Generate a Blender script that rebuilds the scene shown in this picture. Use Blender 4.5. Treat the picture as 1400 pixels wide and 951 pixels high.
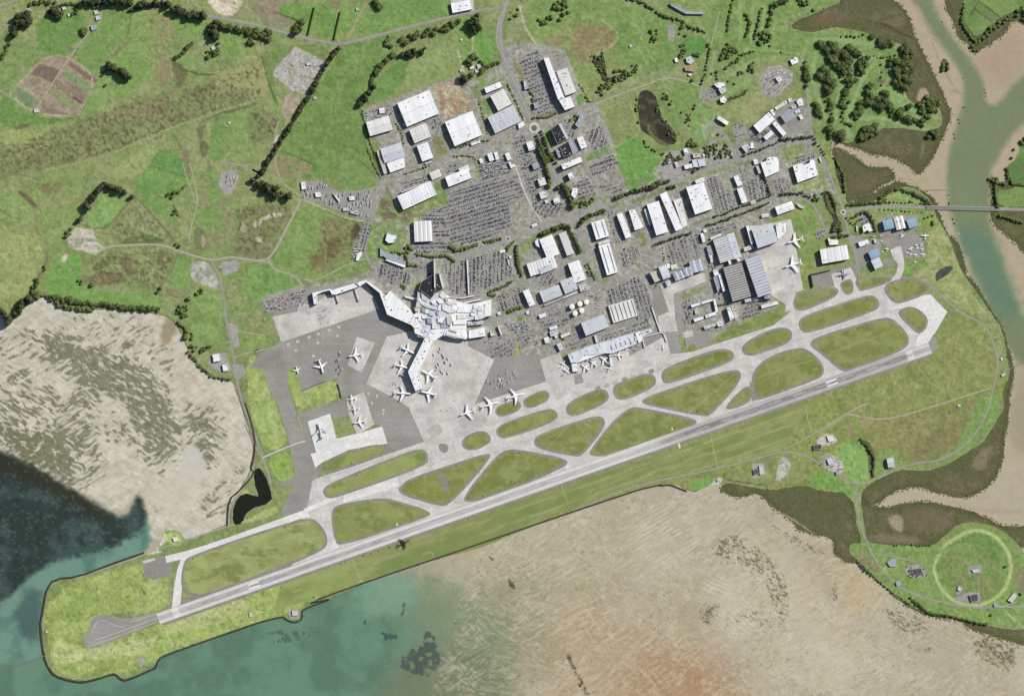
import bpy, bmesh, math, random
import numpy as np
for o in list(bpy.data.objects): bpy.data.objects.remove(o)
scene = bpy.context.scene
col = scene.collection
R = math.radians
SC = 3.0                                   # metres per map unit

# ---------------- camera, light, exposure ----------------
cam_d = bpy.data.cameras.new('aerial_camera')
cam = bpy.data.objects.new('aerial_camera', cam_d); col.objects.link(cam)
CAM_H = 8000.0
cam.location = (0, 0, CAM_H)
cam_d.sensor_fit = 'HORIZONTAL'; cam_d.sensor_width = 36.0
cam_d.lens = 36.0 * CAM_H / (1400 * SC)
cam_d.clip_start = 100.0; cam_d.clip_end = 90000.0
scene.camera = cam
SUN_AZ, SUN_EL = 33.0, 34.0                # degrees from +X towards +Y, elevation
sv = (math.cos(R(SUN_EL))*math.cos(R(SUN_AZ)), math.cos(R(SUN_EL))*math.sin(R(SUN_AZ)), math.sin(R(SUN_EL)))
from mathutils import Vector, Matrix
sun_d = bpy.data.lights.new('sun', 'SUN'); sun_d.energy = 4.8; sun_d.angle = R(0.5); sun_d.color = (1.0, 0.965, 0.91)
sun = bpy.data.objects.new('sun', sun_d); col.objects.link(sun)
sun.rotation_euler = Vector(sv).to_track_quat('Z', 'Y').to_euler()
world = bpy.data.worlds.new('World'); scene.world = world; world.use_nodes = True
wn = world.node_tree; bg = wn.nodes['Background']
sky = wn.nodes.new('ShaderNodeTexSky'); sky.sky_type = 'NISHITA'; sky.sun_disc = False
sky.sun_elevation = R(SUN_EL); sky.sun_rotation = R(90.0 - SUN_AZ)
wn.links.new(sky.outputs[0], bg.inputs[0]); bg.inputs[1].default_value = 0.07
scene.view_settings.view_transform = 'Standard'
try: scene.view_settings.look = 'None'
except Exception: pass
scene.view_settings.exposure = 0.5; scene.view_settings.gamma = 1.0
scene.view_settings.use_curve_mapping = False
GAIN = 1.35                                # brightness a sunlit level surface reaches per unit of base colour

# ---------------- helpers ----------------
def lin(c):
    c = np.asarray(c, float) / 255.0
    return np.where(c <= 0.04045, c/12.92, ((c+0.055)/1.055)**2.4) / GAIN
def W(p): return ((p[0]-700.0)*SC, (475.5-p[1])*SC)
TILES = dict(A=(480,60,5.8333), B=(660,60,5.8333), C=(860,60,5.8333), D=(480,200,5.8333), E=(660,200,5.8333), F=(860,200,5.8333),
    G=(340,340,5.8333), H=(520,340,5.8333), I=(680,340,5.8333), J=(860,290,5.8333), K=(1060,180,5.8333), L=(1060,320,5.8333),
    M=(0,0,3.8806), N=(340,0,3.8806), O=(0,230,3.8806), T=(250,230,3.8806), Q=(0,420,3.8806), U=(400,580,3.8806), V=(720,440,3.8806), Y=(680,0,3.8806),
    R=(0,640,3.0435), S=(340,460,4.6633), E2=(560,440,4.6633), W=(980,440,3.3333), X=(980,666,3.3333), Z=(1000,0,3.4975), AA=(1100,230,4.6633), AB=(400,640,2.3333),
    T1=(395,475,11.6), T2=(520,470,10.567), T3=(620,510,12.68), T4=(422,535,11.89), T5=(755,450,11.667), T6=(1195,295,13.588), T7=(1060,320,15.85), T8=(555,390,10.77), P=(0,0,1))
def q(s):
    ox, oy, k = TILES['P']; out = []
    for t in s.split():
        if ',' in t:
            a, b = t.split(','); out.append((ox+float(a)/k, oy+float(b)/k))
        else: ox, oy, k = TILES[t]
    return out
def chaikin(pts, n=2, closed=True):
    pts = [tuple(p) for p in pts]
    for _ in range(n):
        out = []; m = len(pts)
        rng = range(m) if closed else range(m-1)
        if not closed: out.append(pts[0])
        for i in rng:
            a, b = pts[i], pts[(i+1) % m]
            out.append((a[0]*.75+b[0]*.25, a[1]*.75+b[1]*.25)); out.append((a[0]*.25+b[0]*.75, a[1]*.25+b[1]*.75))
        if not closed: out.append(pts[-1])
        pts = out
    return pts
_tab = np.random.RandomState(7).rand(8, 256, 256)
def vnoise(x, y, seed=0):
    t = _tab[seed % 8]; xi = np.floor(x).astype(int); yi = np.floor(y).astype(int)
    fx = x-xi; fy = y-yi; fx = fx*fx*(3-2*fx); fy = fy*fy*(3-2*fy)
    a = t[xi & 255, yi & 255]; b = t[(xi+1) & 255, yi & 255]; c = t[xi & 255, (yi+1) & 255]; d = t[(xi+1) & 255, (yi+1) & 255]
    return (a*(1-fx)+b*fx)*(1-fy) + (c*(1-fx)+d*fx)*fy
def fbm(x, y, oct=4, seed=0):
    s = 0; a = .5; tot = 0
    for k in range(oct):
        s = s + a*vnoise(x*(2**k)+17.3*k, y*(2**k)-9.1*k, seed+k); tot += a; a *= .55
    return s/tot
def sstep(a, b, x):
    t = np.clip((x-a)/(b-a), 0, 1); return t*t*(3-2*t)
def jag(pts, amp=1.5, step=4, seed=0, n=1):
    """a natural, uneven outline"""
    pts = chaikin(pts, n); out = []; r = random.Random(seed)
    for i in range(len(pts)):
        a, b = pts[i], pts[(i+1) % len(pts)]
        L = math.hypot(b[0]-a[0], b[1]-a[1]); k = max(1, int(L/step))
        for j in range(k):
            t = j/k; out.append((a[0]+(b[0]-a[0])*t+r.uniform(-amp, amp), a[1]+(b[1]-a[1])*t+r.uniform(-amp, amp)))
    return out
def poly_sd(X, Y, pts):
    """distance to an outline, positive inside; also nearest point"""
    d2 = np.full(X.shape, 1e18); nx = np.zeros_like(X); ny = np.zeros_like(X); ins = np.zeros(X.shape, bool)
    n = len(pts)
    for i in range(n):
        ax, ay = pts[i]; bx, by = pts[(i+1) % n]
        dx, dy = bx-ax, by-ay; L = dx*dx+dy*dy
        if L < 1e-12: continue
        t = np.clip(((X-ax)*dx+(Y-ay)*dy)/L, 0, 1); px = ax+t*dx; py = ay+t*dy
        d = (X-px)**2+(Y-py)**2; m = d < d2
        d2 = np.where(m, d, d2); nx = np.where(m, px, nx); ny = np.where(m, py, ny)
        if ay != by:
            c = ((ay > Y) != (by > Y)) & (X < (bx-ax)*(Y-ay)/(by-ay)+ax); ins ^= c
    d = np.sqrt(d2)
    return np.where(ins, d, -d), nx, ny
def inside(x, y, pts):
    c = False; n = len(pts)
    for i in range(n):
        ax, ay = pts[i]; bx, by = pts[(i+1) % n]
        if (ay > y) != (by > y) and x < (bx-ax)*(y-ay)/(by-ay)+ax: c = not c
    return c
class Paint:
    def __init__(s, X, Y, base):
        s.X, s.Y = X, Y; s.C = np.tile(np.asarray(base, float), (len(X), 1))
    def mix(s, c, a, idx=None):
        a = a[:, None]
        if idx is None: s.C += (np.asarray(c, float)-s.C)*a
        else: s.C[idx] += (np.asarray(c, float)-s.C[idx])*a
    def poly(s, pts, c, soft=2, wob=3, a=1.0, var=None, vs=8, seed=1, sm=1):
        if isinstance(pts, str): pts = q(pts)
        if sm: pts = chaikin(pts, sm)
        P = np.array(pts); m = soft+wob+2
        idx = np.where((s.X > P[:,0].min()-m) & (s.X < P[:,0].max()+m) & (s.Y > P[:,1].min()-m) & (s.Y < P[:,1].max()+m))[0]
        if not len(idx): return
        X, Y = s.X[idx], s.Y[idx]; sd, _, _ = poly_sd(X, Y, pts)
        sd = sd+(fbm(X/9, Y/9, 4, seed)-.5)*2*wob
        al = sstep(-soft, soft, sd)*a
        s.mix(c, al, idx)
        if var is not None: s.mix(var, al*sstep(.42, .66, fbm(X/vs, Y/vs, 4, seed+2)), idx)
    def line(s, pts, w, c, soft=.8, wob=.6, a=1.0):
        if isinstance(pts, str): pts = q(pts)
        pts = chaikin(pts, 2, False); P = np.array(pts); m = w+soft+wob+2
        idx = np.where((s.X > P[:,0].min()-m) & (s.X < P[:,0].max()+m) & (s.Y > P[:,1].min()-m) & (s.Y < P[:,1].max()+m))[0]
        if not len(idx): return
        X, Y = s.X[idx], s.Y[idx]; d2 = np.full(X.shape, 1e18)
        for (ax, ay), (bx, by) in zip(pts[:-1], pts[1:]):
            dx, dy = bx-ax, by-ay; L = dx*dx+dy*dy+1e-9
            t = np.clip(((X-ax)*dx+(Y-ay)*dy)/L, 0, 1); d2 = np.minimum(d2, (X-ax-t*dx)**2+(Y-ay-t*dy)**2)
        sd = w/2-np.sqrt(d2)+(fbm(X/5, Y/5, 3, 3)-.5)*2*wob
        s.mix(c, sstep(-soft, soft, sd)*a, idx)
def tag(o, label=None, cat=None, group=None, kind=None):
    if label: o['label'] = label
    if cat: o['category'] = cat
    if group: o['group'] = group
    if kind: o['kind'] = kind
    return o
def mesh_obj(name, verts, faces, mats, parent=None, mi=None, colors=None, smooth=False):
    me = bpy.data.meshes.new(name)
    if isinstance(faces, np.ndarray):
        nv, nf, k = len(verts), len(faces), faces.shape[1]
        me.vertices.add(nv); me.vertices.foreach_set('co', np.asarray(verts, np.float32).ravel())
        me.loops.add(nf*k); me.loops.foreach_set('vertex_index', faces.astype(np.int32).ravel())
        me.polygons.add(nf); me.polygons.foreach_set('loop_start', np.arange(0, nf*k, k, dtype=np.int32))
        me.update(calc_edges=True)
    else:
        me.from_pydata([tuple(v) for v in verts], [], faces)
    for m in (mats if isinstance(mats, (list, tuple)) else [mats]): me.materials.append(m)
    if mi is not None: me.polygons.foreach_set('material_index', np.asarray(mi, np.int32))
    if colors is not None:
        at = me.color_attributes.new('Col', 'FLOAT_COLOR', 'POINT')
        cc = np.ones((len(verts), 4), np.float32); cc[:, :3] = colors; at.data.foreach_set('color', cc.ravel())
    if smooth: me.polygons.foreach_set('use_smooth', np.ones(len(me.polygons), bool))
    me.update()
    o = bpy.data.objects.new(name, me); col.objects.link(o)
    if parent: o.parent = parent
    return o
def region(name, pts, z, painter, mat, cell=2.0, relief=0.0, holes=(), bounds=(-90, -80, 1490, 1031)):
    P = np.array(pts); x0 = max(bounds[0], P[:,0].min()-cell); x1 = min(bounds[2], P[:,0].max()+cell); y0 = max(bounds[1], P[:,1].min()-cell); y1 = min(bounds[3], P[:,1].max()+cell)
    nx = int((x1-x0)/cell)+2; ny = int((y1-y0)/cell)+2
    gx, gy = np.meshgrid(x0+np.arange(nx)*cell, y0+np.arange(ny)*cell, indexing='ij'); X = gx.ravel(); Y = gy.ravel()
    sd, px, py = poly_sd(X, Y, pts)
    cx = (gx[:-1, :-1]+cell/2).ravel(); cy = (gy[:-1, :-1]+cell/2).ravel()
    keep = poly_sd(cx, cy, pts)[0] > 0
    for h in holes:
        hd, hx, hy = poly_sd(X, Y, h); m = (np.abs(hd) < np.abs(sd)); px = np.where(m, hx, px); py = np.where(m, hy, py); sd = np.where(m, -hd, np.minimum(sd, -hd))
        keep &= poly_sd(cx, cy, h)[0] < 0
    m = np.abs(sd) < .71*cell
    X = np.where(m, px, X); Y = np.where(m, py, Y)
    id_ = np.arange(nx*ny).reshape(nx, ny)
    F = np.stack([id_[:-1, :-1].ravel(), id_[:-1, 1:].ravel(), id_[1:, 1:].ravel(), id_[1:, :-1].ravel()], 1)[keep]
    use = np.unique(F); re = np.full(nx*ny, -1); re[use] = np.arange(len(use)); F = re[F]; X = X[use]; Y = Y[use]
    C = painter(X, Y)
    if mat in (MAT['land'], MAT['turf']): lum = C @ np.array([.35, .5, .15]); lum = lum[:, None]; k = .73 if mat is MAT['land'] else .72; C = (lum+(C-lum)*k+(np.array([0, 0, -1]) if k > .725 else np.array([2, 0, 1])))*(1.02 if k > .725 else 1.05)
    if mat is MAT['land']: C = C*1.04
    if mat in (MAT['sea'], MAT['mud']): lum = C.mean(1, keepdims=True); C = lum+(C-lum)*(1-.16*sstep(-14, 16, (C[:, 1]+C[:, 2])/2-C[:, 0]))[:, None]
    Z = np.full(len(X), float(z))
    if relief: Z = Z+relief*(fbm(X/14, Y/14, 4, 2)-.5)*2*np.clip(np.abs(sd[use])/6, 0, 1)
    V = np.stack([(X-700)*SC, (475.5-Y)*SC, Z], 1)
    return mesh_obj(name, V, F, mat, colors=lin(np.clip(C, 2, 255)))

# ---------------- materials ----------------
def nt(name):
    m = bpy.data.materials.new(name); m.use_nodes = True; n = m.node_tree
    b = n.nodes['Principled BSDF']; b.inputs['Roughness'].default_value = .9; b.inputs['Specular IOR Level'].default_value = .15
    return m, n, b
def node(n, t, **k):
    x = n.nodes.new(t)
    for a, v in k.items(): setattr(x, a, v)
    return x
def noise_val(n, scale, lo, hi, coord='pos', detail=5, stretch=None, dist=0):
    if coord == 'pos': src = node(n, 'ShaderNodeNewGeometry').outputs['Position']
    else: src = node(n, 'ShaderNodeTexCoord').outputs['Object']
    if stretch:
        mp = node(n, 'ShaderNodeMapping'); mp.inputs['Scale'].default_value = stretch[0]; mp.inputs['Rotation'].default_value = (0, 0, R(stretch[1])); n.links.new(src, mp.inputs[0]); src = mp.outputs[0]
    t = node(n, 'ShaderNodeTexNoise'); t.inputs['Scale'].default_value = scale; t.inputs['Detail'].default_value = detail; t.inputs['Distortion'].default_value = dist
    n.links.new(src, t.inputs['Vector'])
    mr = node(n, 'ShaderNodeMapRange'); mr.inputs[1].default_value = .3; mr.inputs[2].default_value = .7; mr.inputs[3].default_value = lo; mr.inputs[4].default_value = hi
    n.links.new(t.outputs['Fac'], mr.inputs[0]); return mr.outputs[0]
def mulc(n, colsock, val):
    v = node(n, 'ShaderNodeVectorMath', operation='SCALE'); n.links.new(colsock, v.inputs[0]); n.links.new(val, v.inputs['Scale']); return v.outputs[0]
def rgb(n, c):
    x = node(n, 'ShaderNodeRGB'); x.outputs[0].default_value = (*lin(c), 1); return x.outputs[0]
def mixc(n, a, b, f):
    x = node(n, 'ShaderNodeMix', data_type='RGBA'); n.links.new(f, x.inputs[0]); n.links.new(a, x.inputs[6]); n.links.new(b, x.inputs[7]); return x.outputs[2]
def ground_mat(name, grains=((.02, .9, 1.1), (.12, .82, 1.18)), rough=.95, bump=0.0, spec=.05, stretch=None):
    m, n, b = nt(name); c = node(n, 'ShaderNodeVertexColor', layer_name='Col').outputs[0]
    for sc_, lo, hi in grains: c = mulc(n, c, noise_val(n, sc_, lo, hi, stretch=stretch))
    n.links.new(c, b.inputs['Base Color']); b.inputs['Roughness'].default_value = rough; b.inputs['Specular IOR Level'].default_value = spec
    if bump:
        t = noise_val(n, .1, 0, 1); bp = node(n, 'ShaderNodeBump'); bp.inputs['Strength'].default_value = bump; bp.inputs['Distance'].default_value = 4; n.links.new(t, bp.inputs['Height']); n.links.new(bp.outputs[0], b.inputs['Normal'])
    return m
def pave_mat(name, c1, c2, patch=.012, grain=.1, lo=.88, hi=1.08, tiles=0, ang=19.3):
    m, n, b = nt(name)
    c = mixc(n, rgb(n, c1), rgb(n, c2), noise_val(n, patch, 0, 1, detail=7, dist=.4))
    c = mulc(n, c, noise_val(n, grain, lo, hi)); c = mulc(n, c, noise_val(n, .03, .94, 1.06, stretch=((.12, 1.6, 1), -ang)))
    if tiles:
        g = node(n, 'ShaderNodeNewGeometry'); mp = node(n, 'ShaderNodeMapping'); mp.inputs['Rotation'].default_value = (0, 0, R(-ang)); n.links.new(g.outputs['Position'], mp.inputs[0])
        br = node(n, 'ShaderNodeTexBrick', offset=0.0); br.inputs['Scale'].default_value = 1/tiles; br.inputs['Mortar Size'].default_value = .02; br.inputs['Brick Width'].default_value = 1; br.inputs['Row Height'].default_value = 1
        br.inputs['Color1'].default_value = (1.03,)*3+(1,); br.inputs['Color2'].default_value = (.95,)*3+(1,); br.inputs['Mortar'].default_value = (.82, .82, .82, 1)
        n.links.new(mp.outputs[0], br.inputs[0])
        mx = node(n, 'ShaderNodeMix', data_type='RGBA', blend_type='MULTIPLY'); mx.inputs[0].default_value = 1; n.links.new(c, mx.inputs[6]); n.links.new(br.outputs[0], mx.inputs[7]); c = mx.outputs[2]
    n.links.new(c, b.inputs['Base Color']); return m
def roof_mat(name, c, panel=9.0, dirt=.17, line=.85):
    m, n, b = nt(name); k = rgb(n, c)
    k = mulc(n, k, noise_val(n, .03, 1-dirt, 1.04, 'obj', stretch=((2.2, .35, 1), 0)))
    k = mulc(n, k, noise_val(n, .25, .95, 1.04, 'obj'))
    tc = node(n, 'ShaderNodeTexCoord'); sx = node(n, 'ShaderNodeSeparateXYZ'); n.links.new(tc.outputs['Object'], sx.inputs[0])
    d = node(n, 'ShaderNodeMath', operation='DIVIDE'); d.inputs[1].default_value = panel; n.links.new(sx.outputs[0], d.inputs[0])
    fr = node(n, 'ShaderNodeMath', operation='FRACT'); n.links.new(d.outputs[0], fr.inputs[0])
    lt = node(n, 'ShaderNodeMath', operation='LESS_THAN'); lt.inputs[1].default_value = .16; n.links.new(fr.outputs[0], lt.inputs[0])
    mr = node(n, 'ShaderNodeMapRange'); mr.inputs[3].default_value = 1; mr.inputs[4].default_value = line; n.links.new(lt.outputs[0], mr.inputs[0])
    k = mulc(n, k, mr.outputs[0]); n.links.new(k, b.inputs['Base Color']); b.inputs['Roughness'].default_value = .6
    return m
def plain(name, c, rough=.6, var=.1, scale=.3, metal=0):
    m, n, b = nt(name); k = mulc(n, rgb(n, c), noise_val(n, scale, 1-var, 1+var, 'obj')); n.links.new(k, b.inputs['Base Color']); b.inputs['Roughness'].default_value = rough; b.inputs['Metallic'].default_value = metal; return m
def leaf_mat(name, c, c2):
    m, n, b = nt(name); oi = node(n, 'ShaderNodeObjectInfo')
    k = mixc(n, rgb(n, c), rgb(n, c2), oi.outputs['Random']); k = mulc(n, k, noise_val(n, .5, .6, 1.45, 'obj')); n.links.new(k, b.inputs['Base Color']); return m
MAT = dict(
    land=ground_mat('pasture_soil', ((.015, .94, 1.06), (.06, .88, 1.13), (.2, .86, 1.15)), bump=.1),
    turf=ground_mat('airfield_turf', ((.02, .93, 1.07), (.2, .9, 1.1))),
    mud=ground_mat('tidal_mud', ((.03, .95, 1.05), (.15, .93, 1.07)), rough=.8),
    sea=ground_mat('sea_water', ((.02, .96, 1.04), (.12, .93, 1.07)), rough=.7, spec=.06),
    marsh=ground_mat('marsh_plants', ((.03, .92, 1.08), (.2, .8, 1.2)), bump=.15),
    pond=ground_mat('pond_water', ((.05, .9, 1.1),), rough=.4, spec=.1),
    concrete=pave_mat('pale_concrete', (214, 210, 204), (188, 184, 178), patch=.02, tiles=21),
    bright=pave_mat('new_concrete', (228, 226, 221), (216, 213, 208), tiles=21),
    apron=pave_mat('apron_concrete', (212, 207, 200), (182, 177, 170), patch=.016, tiles=24),
    asphalt=pave_mat('airfield_asphalt', (138, 134, 128), (160, 156, 150), patch=.008),
    shoulder=pave_mat('shoulder_asphalt', (134, 127, 120), (150, 142, 134), patch=.03),
    stain=pave_mat('stained_concrete', (188, 183, 176), (172, 167, 160), patch=.05),
    carpark=pave_mat('car_park_asphalt', (141, 138, 132), (158, 155, 148), patch=.02),
    road=pave_mat('road_asphalt', (146, 142, 138), (160, 156, 150), patch=.03),
    track=pave_mat('gravel_track', (178, 170, 156), (160, 152, 136), patch=.04),
    gravel=pave_mat('gravel_yard', (172, 167, 160), (150, 145, 138), patch=.05, grain=.2, lo=.7, hi=1.25),
    paint=plain('line_paint', (232, 230, 224), .7, .06), yellow=plain('yellow_pad', (192, 183, 160), .8, .1), faint=plain('worn_path', (150, 152, 104), .9, .2),
    dash=plain('edge_line', (205, 203, 198), .8, .1),
    white=roof_mat('white_roof', (243, 243, 243)), off=roof_mat('offwhite_roof', (228, 226, 220)), grey=roof_mat('grey_roof', (200, 203, 208), dirt=.1),
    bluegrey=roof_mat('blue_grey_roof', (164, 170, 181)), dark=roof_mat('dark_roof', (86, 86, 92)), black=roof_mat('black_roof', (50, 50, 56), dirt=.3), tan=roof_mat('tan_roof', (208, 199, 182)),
    ltblue=roof_mat('pale_blue_roof', (213, 217, 223)), blue=roof_mat('blue_roof', (146, 180, 200)), beige=roof_mat('beige_roof', (216, 210, 202), panel=30, line=1.0), strip=roof_mat('pale_blue_strip_roof', (215, 218, 224), panel=30, line=1.0),
    chalk=roof_mat('weathered_white_roof', (212, 210, 205), dirt=.25), red=roof_mat('terracotta_roof', (186, 140, 108)),
    wall=plain('wall_panels', (176, 172, 166)), wallw=plain('white_wall', (212, 211, 208)), glass=plain('dark_glass', (62, 72, 86), .35), sky=plain('skylight_sheet', (158, 166, 180), .4, .08), unit=plain('roof_unit_metal', (170, 170, 172), .5), darkunit=plain('dark_vent', (95, 97, 102), .6),
    cream=plain('tank_paint', (240, 236, 222), .5, .03), rock=plain('sea_wall_rock', (66, 60, 54), .9, .5, .4), bark=plain('bark', (84, 72, 58), .9, .3), deck=plain('bridge_deck', (128, 126, 122), .8), plane=plain('aircraft_white', (246, 246, 246), .35, .02), engine=plain('engine_grey', (120, 122, 128), .4), dkshape=plain('dark_shape', (52, 58, 46), .6), tailm=plain('tail_dark', (52, 56, 70), .4), tailred=plain('tail_red', (168, 36, 40), .4), tailblue=plain('tail_blue', (30, 66, 130), .4), tailteal=plain('tail_teal', (20, 116, 124), .4), tyre=plain('tyre', (40, 40, 40)), hull=plain('cabin_glass', (70, 76, 84), .3),
    leaf=leaf_mat('broad_leaves', (74, 84, 48), (92, 104, 58)), pine=leaf_mat('pine_needles', (60, 66, 44), (76, 82, 52)), palm=leaf_mat('street_leaves', (68, 80, 42), (92, 104, 54)), hedge=leaf_mat('hedge_leaves', (92, 112, 56), (104, 122, 64)),
    container=plain('container_steel', (150, 150, 150)))
# ---------------- the ground ----------------
far = mesh_obj('terrain', [(-40000,-40000,-6),(40000,-40000,-6),(40000,40000,-6),(-40000,40000,-6)], [(0,1,2,3)], pave_mat('far_land', (126,136,84), (146,144,104), .0006)); far['kind'] = 'structure'
MAIN = q('P -300,-300 -300,414 0,418 12,432 20,424 32,408 55,404 75,411 85,419 130,423 160,423 200,427 225,431 238,438 250,460 262,487 280,508 300,517 318,519 325,540 340,585 348,610 345,640 330,665 315,690 311,716 297,721 253,741 247,724 224,725 222,738 212,752 '
         'R 590,365 450,410 330,455 225,465 200,500 190,540 180,600 170,660 185,780 205,830 230,860 290,878 340,885 400,872 450,855 480,850 497,868 520,878 645,822 655,790 690,770 860,710 1170,605 1205,633 1240,635 1255,618 1250,592 1275,573 1400,530 '
         'P 507,792 648.6,745 760,706.4 850,676.4 884,665.7 926,661 939,669 952,672 960,667 986,660 1010,662 1052,671 1097,662 1121,671 1165,674 1172,722 1179,742 1162,742 1160,755 1175,768 1196,790 1217,810 1256,834 1283,843 1300,841 1319,846 1361,858 1400,861 1700,880 1700,790 '
         '1405,765 1394,744 1370,723 1334,712 1310,715 1292,732 1274,747 1241,744 1220,745 1190,742 1184,735 1179,700 1176,675 1187,662 1229,641 1250,644 1280,642 1310,626 1334,611 1349,599 1364,572 1373,560 1370,530 1382,515 1376,479 1370,449 1357,431 1334,397 1317,374 1308,354 1299,326 1282,301 1276,281 1266,267 1245,254 1225,258 1206,269 1194,276 1163,281 1156,276 1157,262 1156,250 1149,223 1135,214 1135,199 1134,192 1166,197 1200,177 1229,174 1257,180 1283,177 1289,166 1283,143 1254,143 1243,137 1237,123 1220,117 1229,86 1243,77 1243,69 1229,59 1194,54 1189,46 1160,40 1137,37 1109,46 1077,37 1094,27 1131,11 1154,1 1200,-300')
MARSHES = {
 'creek_marsh': q('Z 270,150 290,110 460,20 530,-10 700,-60 780,0 830,50 860,100 872,160 900,220 960,330 1000,420 1030,490 1050,530 1045,580 1020,640 970,740 925,810 890,840 850,790 760,750 690,740 630,720 580,705 540,690 470,660 K 440,60 440,300'),
 'cove_marsh': q('K 440,130 510,125 600,170 680,235 760,285 820,290 860,280 905,290 945,330 968,372 900,410 830,440 770,495 700,520 600,560 540,560 500,300'),
 'bank_marsh': q('K 560,540 780,500 850,450 940,400 1000,405 1080,425 1170,470 1250,520 1285,570 1290,610 P 1296,322 1310,330 1318,356 1322,370 1318,376 1326,378 1340,397 1350,415 1361,432 1372,448 1380,480 1386,500 W 1355,260 1335,330 1335,400 1310,540 1310,600 1290,680 1230,760 1150,800 1080,795 960,765 920,750 850,760 790,780 720,840 640,840 560,820 830,640 1100,560 1200,440 1200,200 1180,0'),
 'point_marsh': q('W 640,770 720,835 760,845 830,835 880,820 950,815 1060,840 1130,850 1230,890 1300,930 1400,930 X 1470,160 1480,280 1300,260 1100,210 900,300 640,280 620,100'),
 'shore_marsh': q('W 0,762 60,790 110,800 170,780 215,800 245,835 300,870 360,930 X 360,190 420,210 500,225 540,250 530,300 560,320 600,345 660,340 720,400 640,120 600,0 300,-30 100,-50'),
 'foot_marsh': q('X 780,470 860,540 960,585 1040,600 1100,595 1140,640 1200,660 1300,690 1400,720 1500,740 1500,620 1250,600 1000,540 850,460'),
 'far_bank_marsh': q('Z 1020,-40 1022,30 1060,100 1085,185 1140,215 1155,258 1175,250 1265,195 1310,165 1340,95 1420,110 1500,110 1500,-100'),
 'east_marsh': q('AA 1205,345 1190,330 1185,260 1190,150 1172,90 1185,55 1215,60 1240,95 1310,110 1275,0 1500,-10 1500,600 1390,530 1340,470 1270,410 1225,380'),
}
EAST = {'far_field': q('Z 1110,-60 1105,60 1130,140 1172,180 1200,155 1290,80 1400,35 1500,-60'),
        'east_field': q('AA 1225,130 1300,135 1345,125 1290,50 1285,0 1360,-60 Z 1390,660 1500,600 AA 1500,240 1215,250')}
SEA1 = q('P -300,590 0,616 40,636 88,666 125,688 158,708 172,706 184,698 188,680 190,671 196,685 200,705 198,722 191,735 200,745 230,760 150,900 300,1000 412,830 507,793 600,765 640,790 620,860 640,951 660,1300 -300,1300')
CREEK = q('Z 830,-60 858,0 905,50 940,130 990,200 1060,290 1105,370 1113,430 1105,520 1075,620 1045,720 1030,850 AA 912,100 915,240 940,300 970,390 1005,490 1080,640 1150,800 1215,960 W 1303,60 1322,110 1340,140 1370,190 1500,190 1500,-30 AA 1400,960 1345,840 1290,680 1235,540 1195,410 1185,330 1185,200 1178,90 1195,0 Z 1250,800 1290,730 1330,660 1400,590 1500,520 1500,300 1400,350 1320,440 1280,500 1215,500 1210,400 1160,310 1060,180 985,70 965,0 960,-60')

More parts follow.
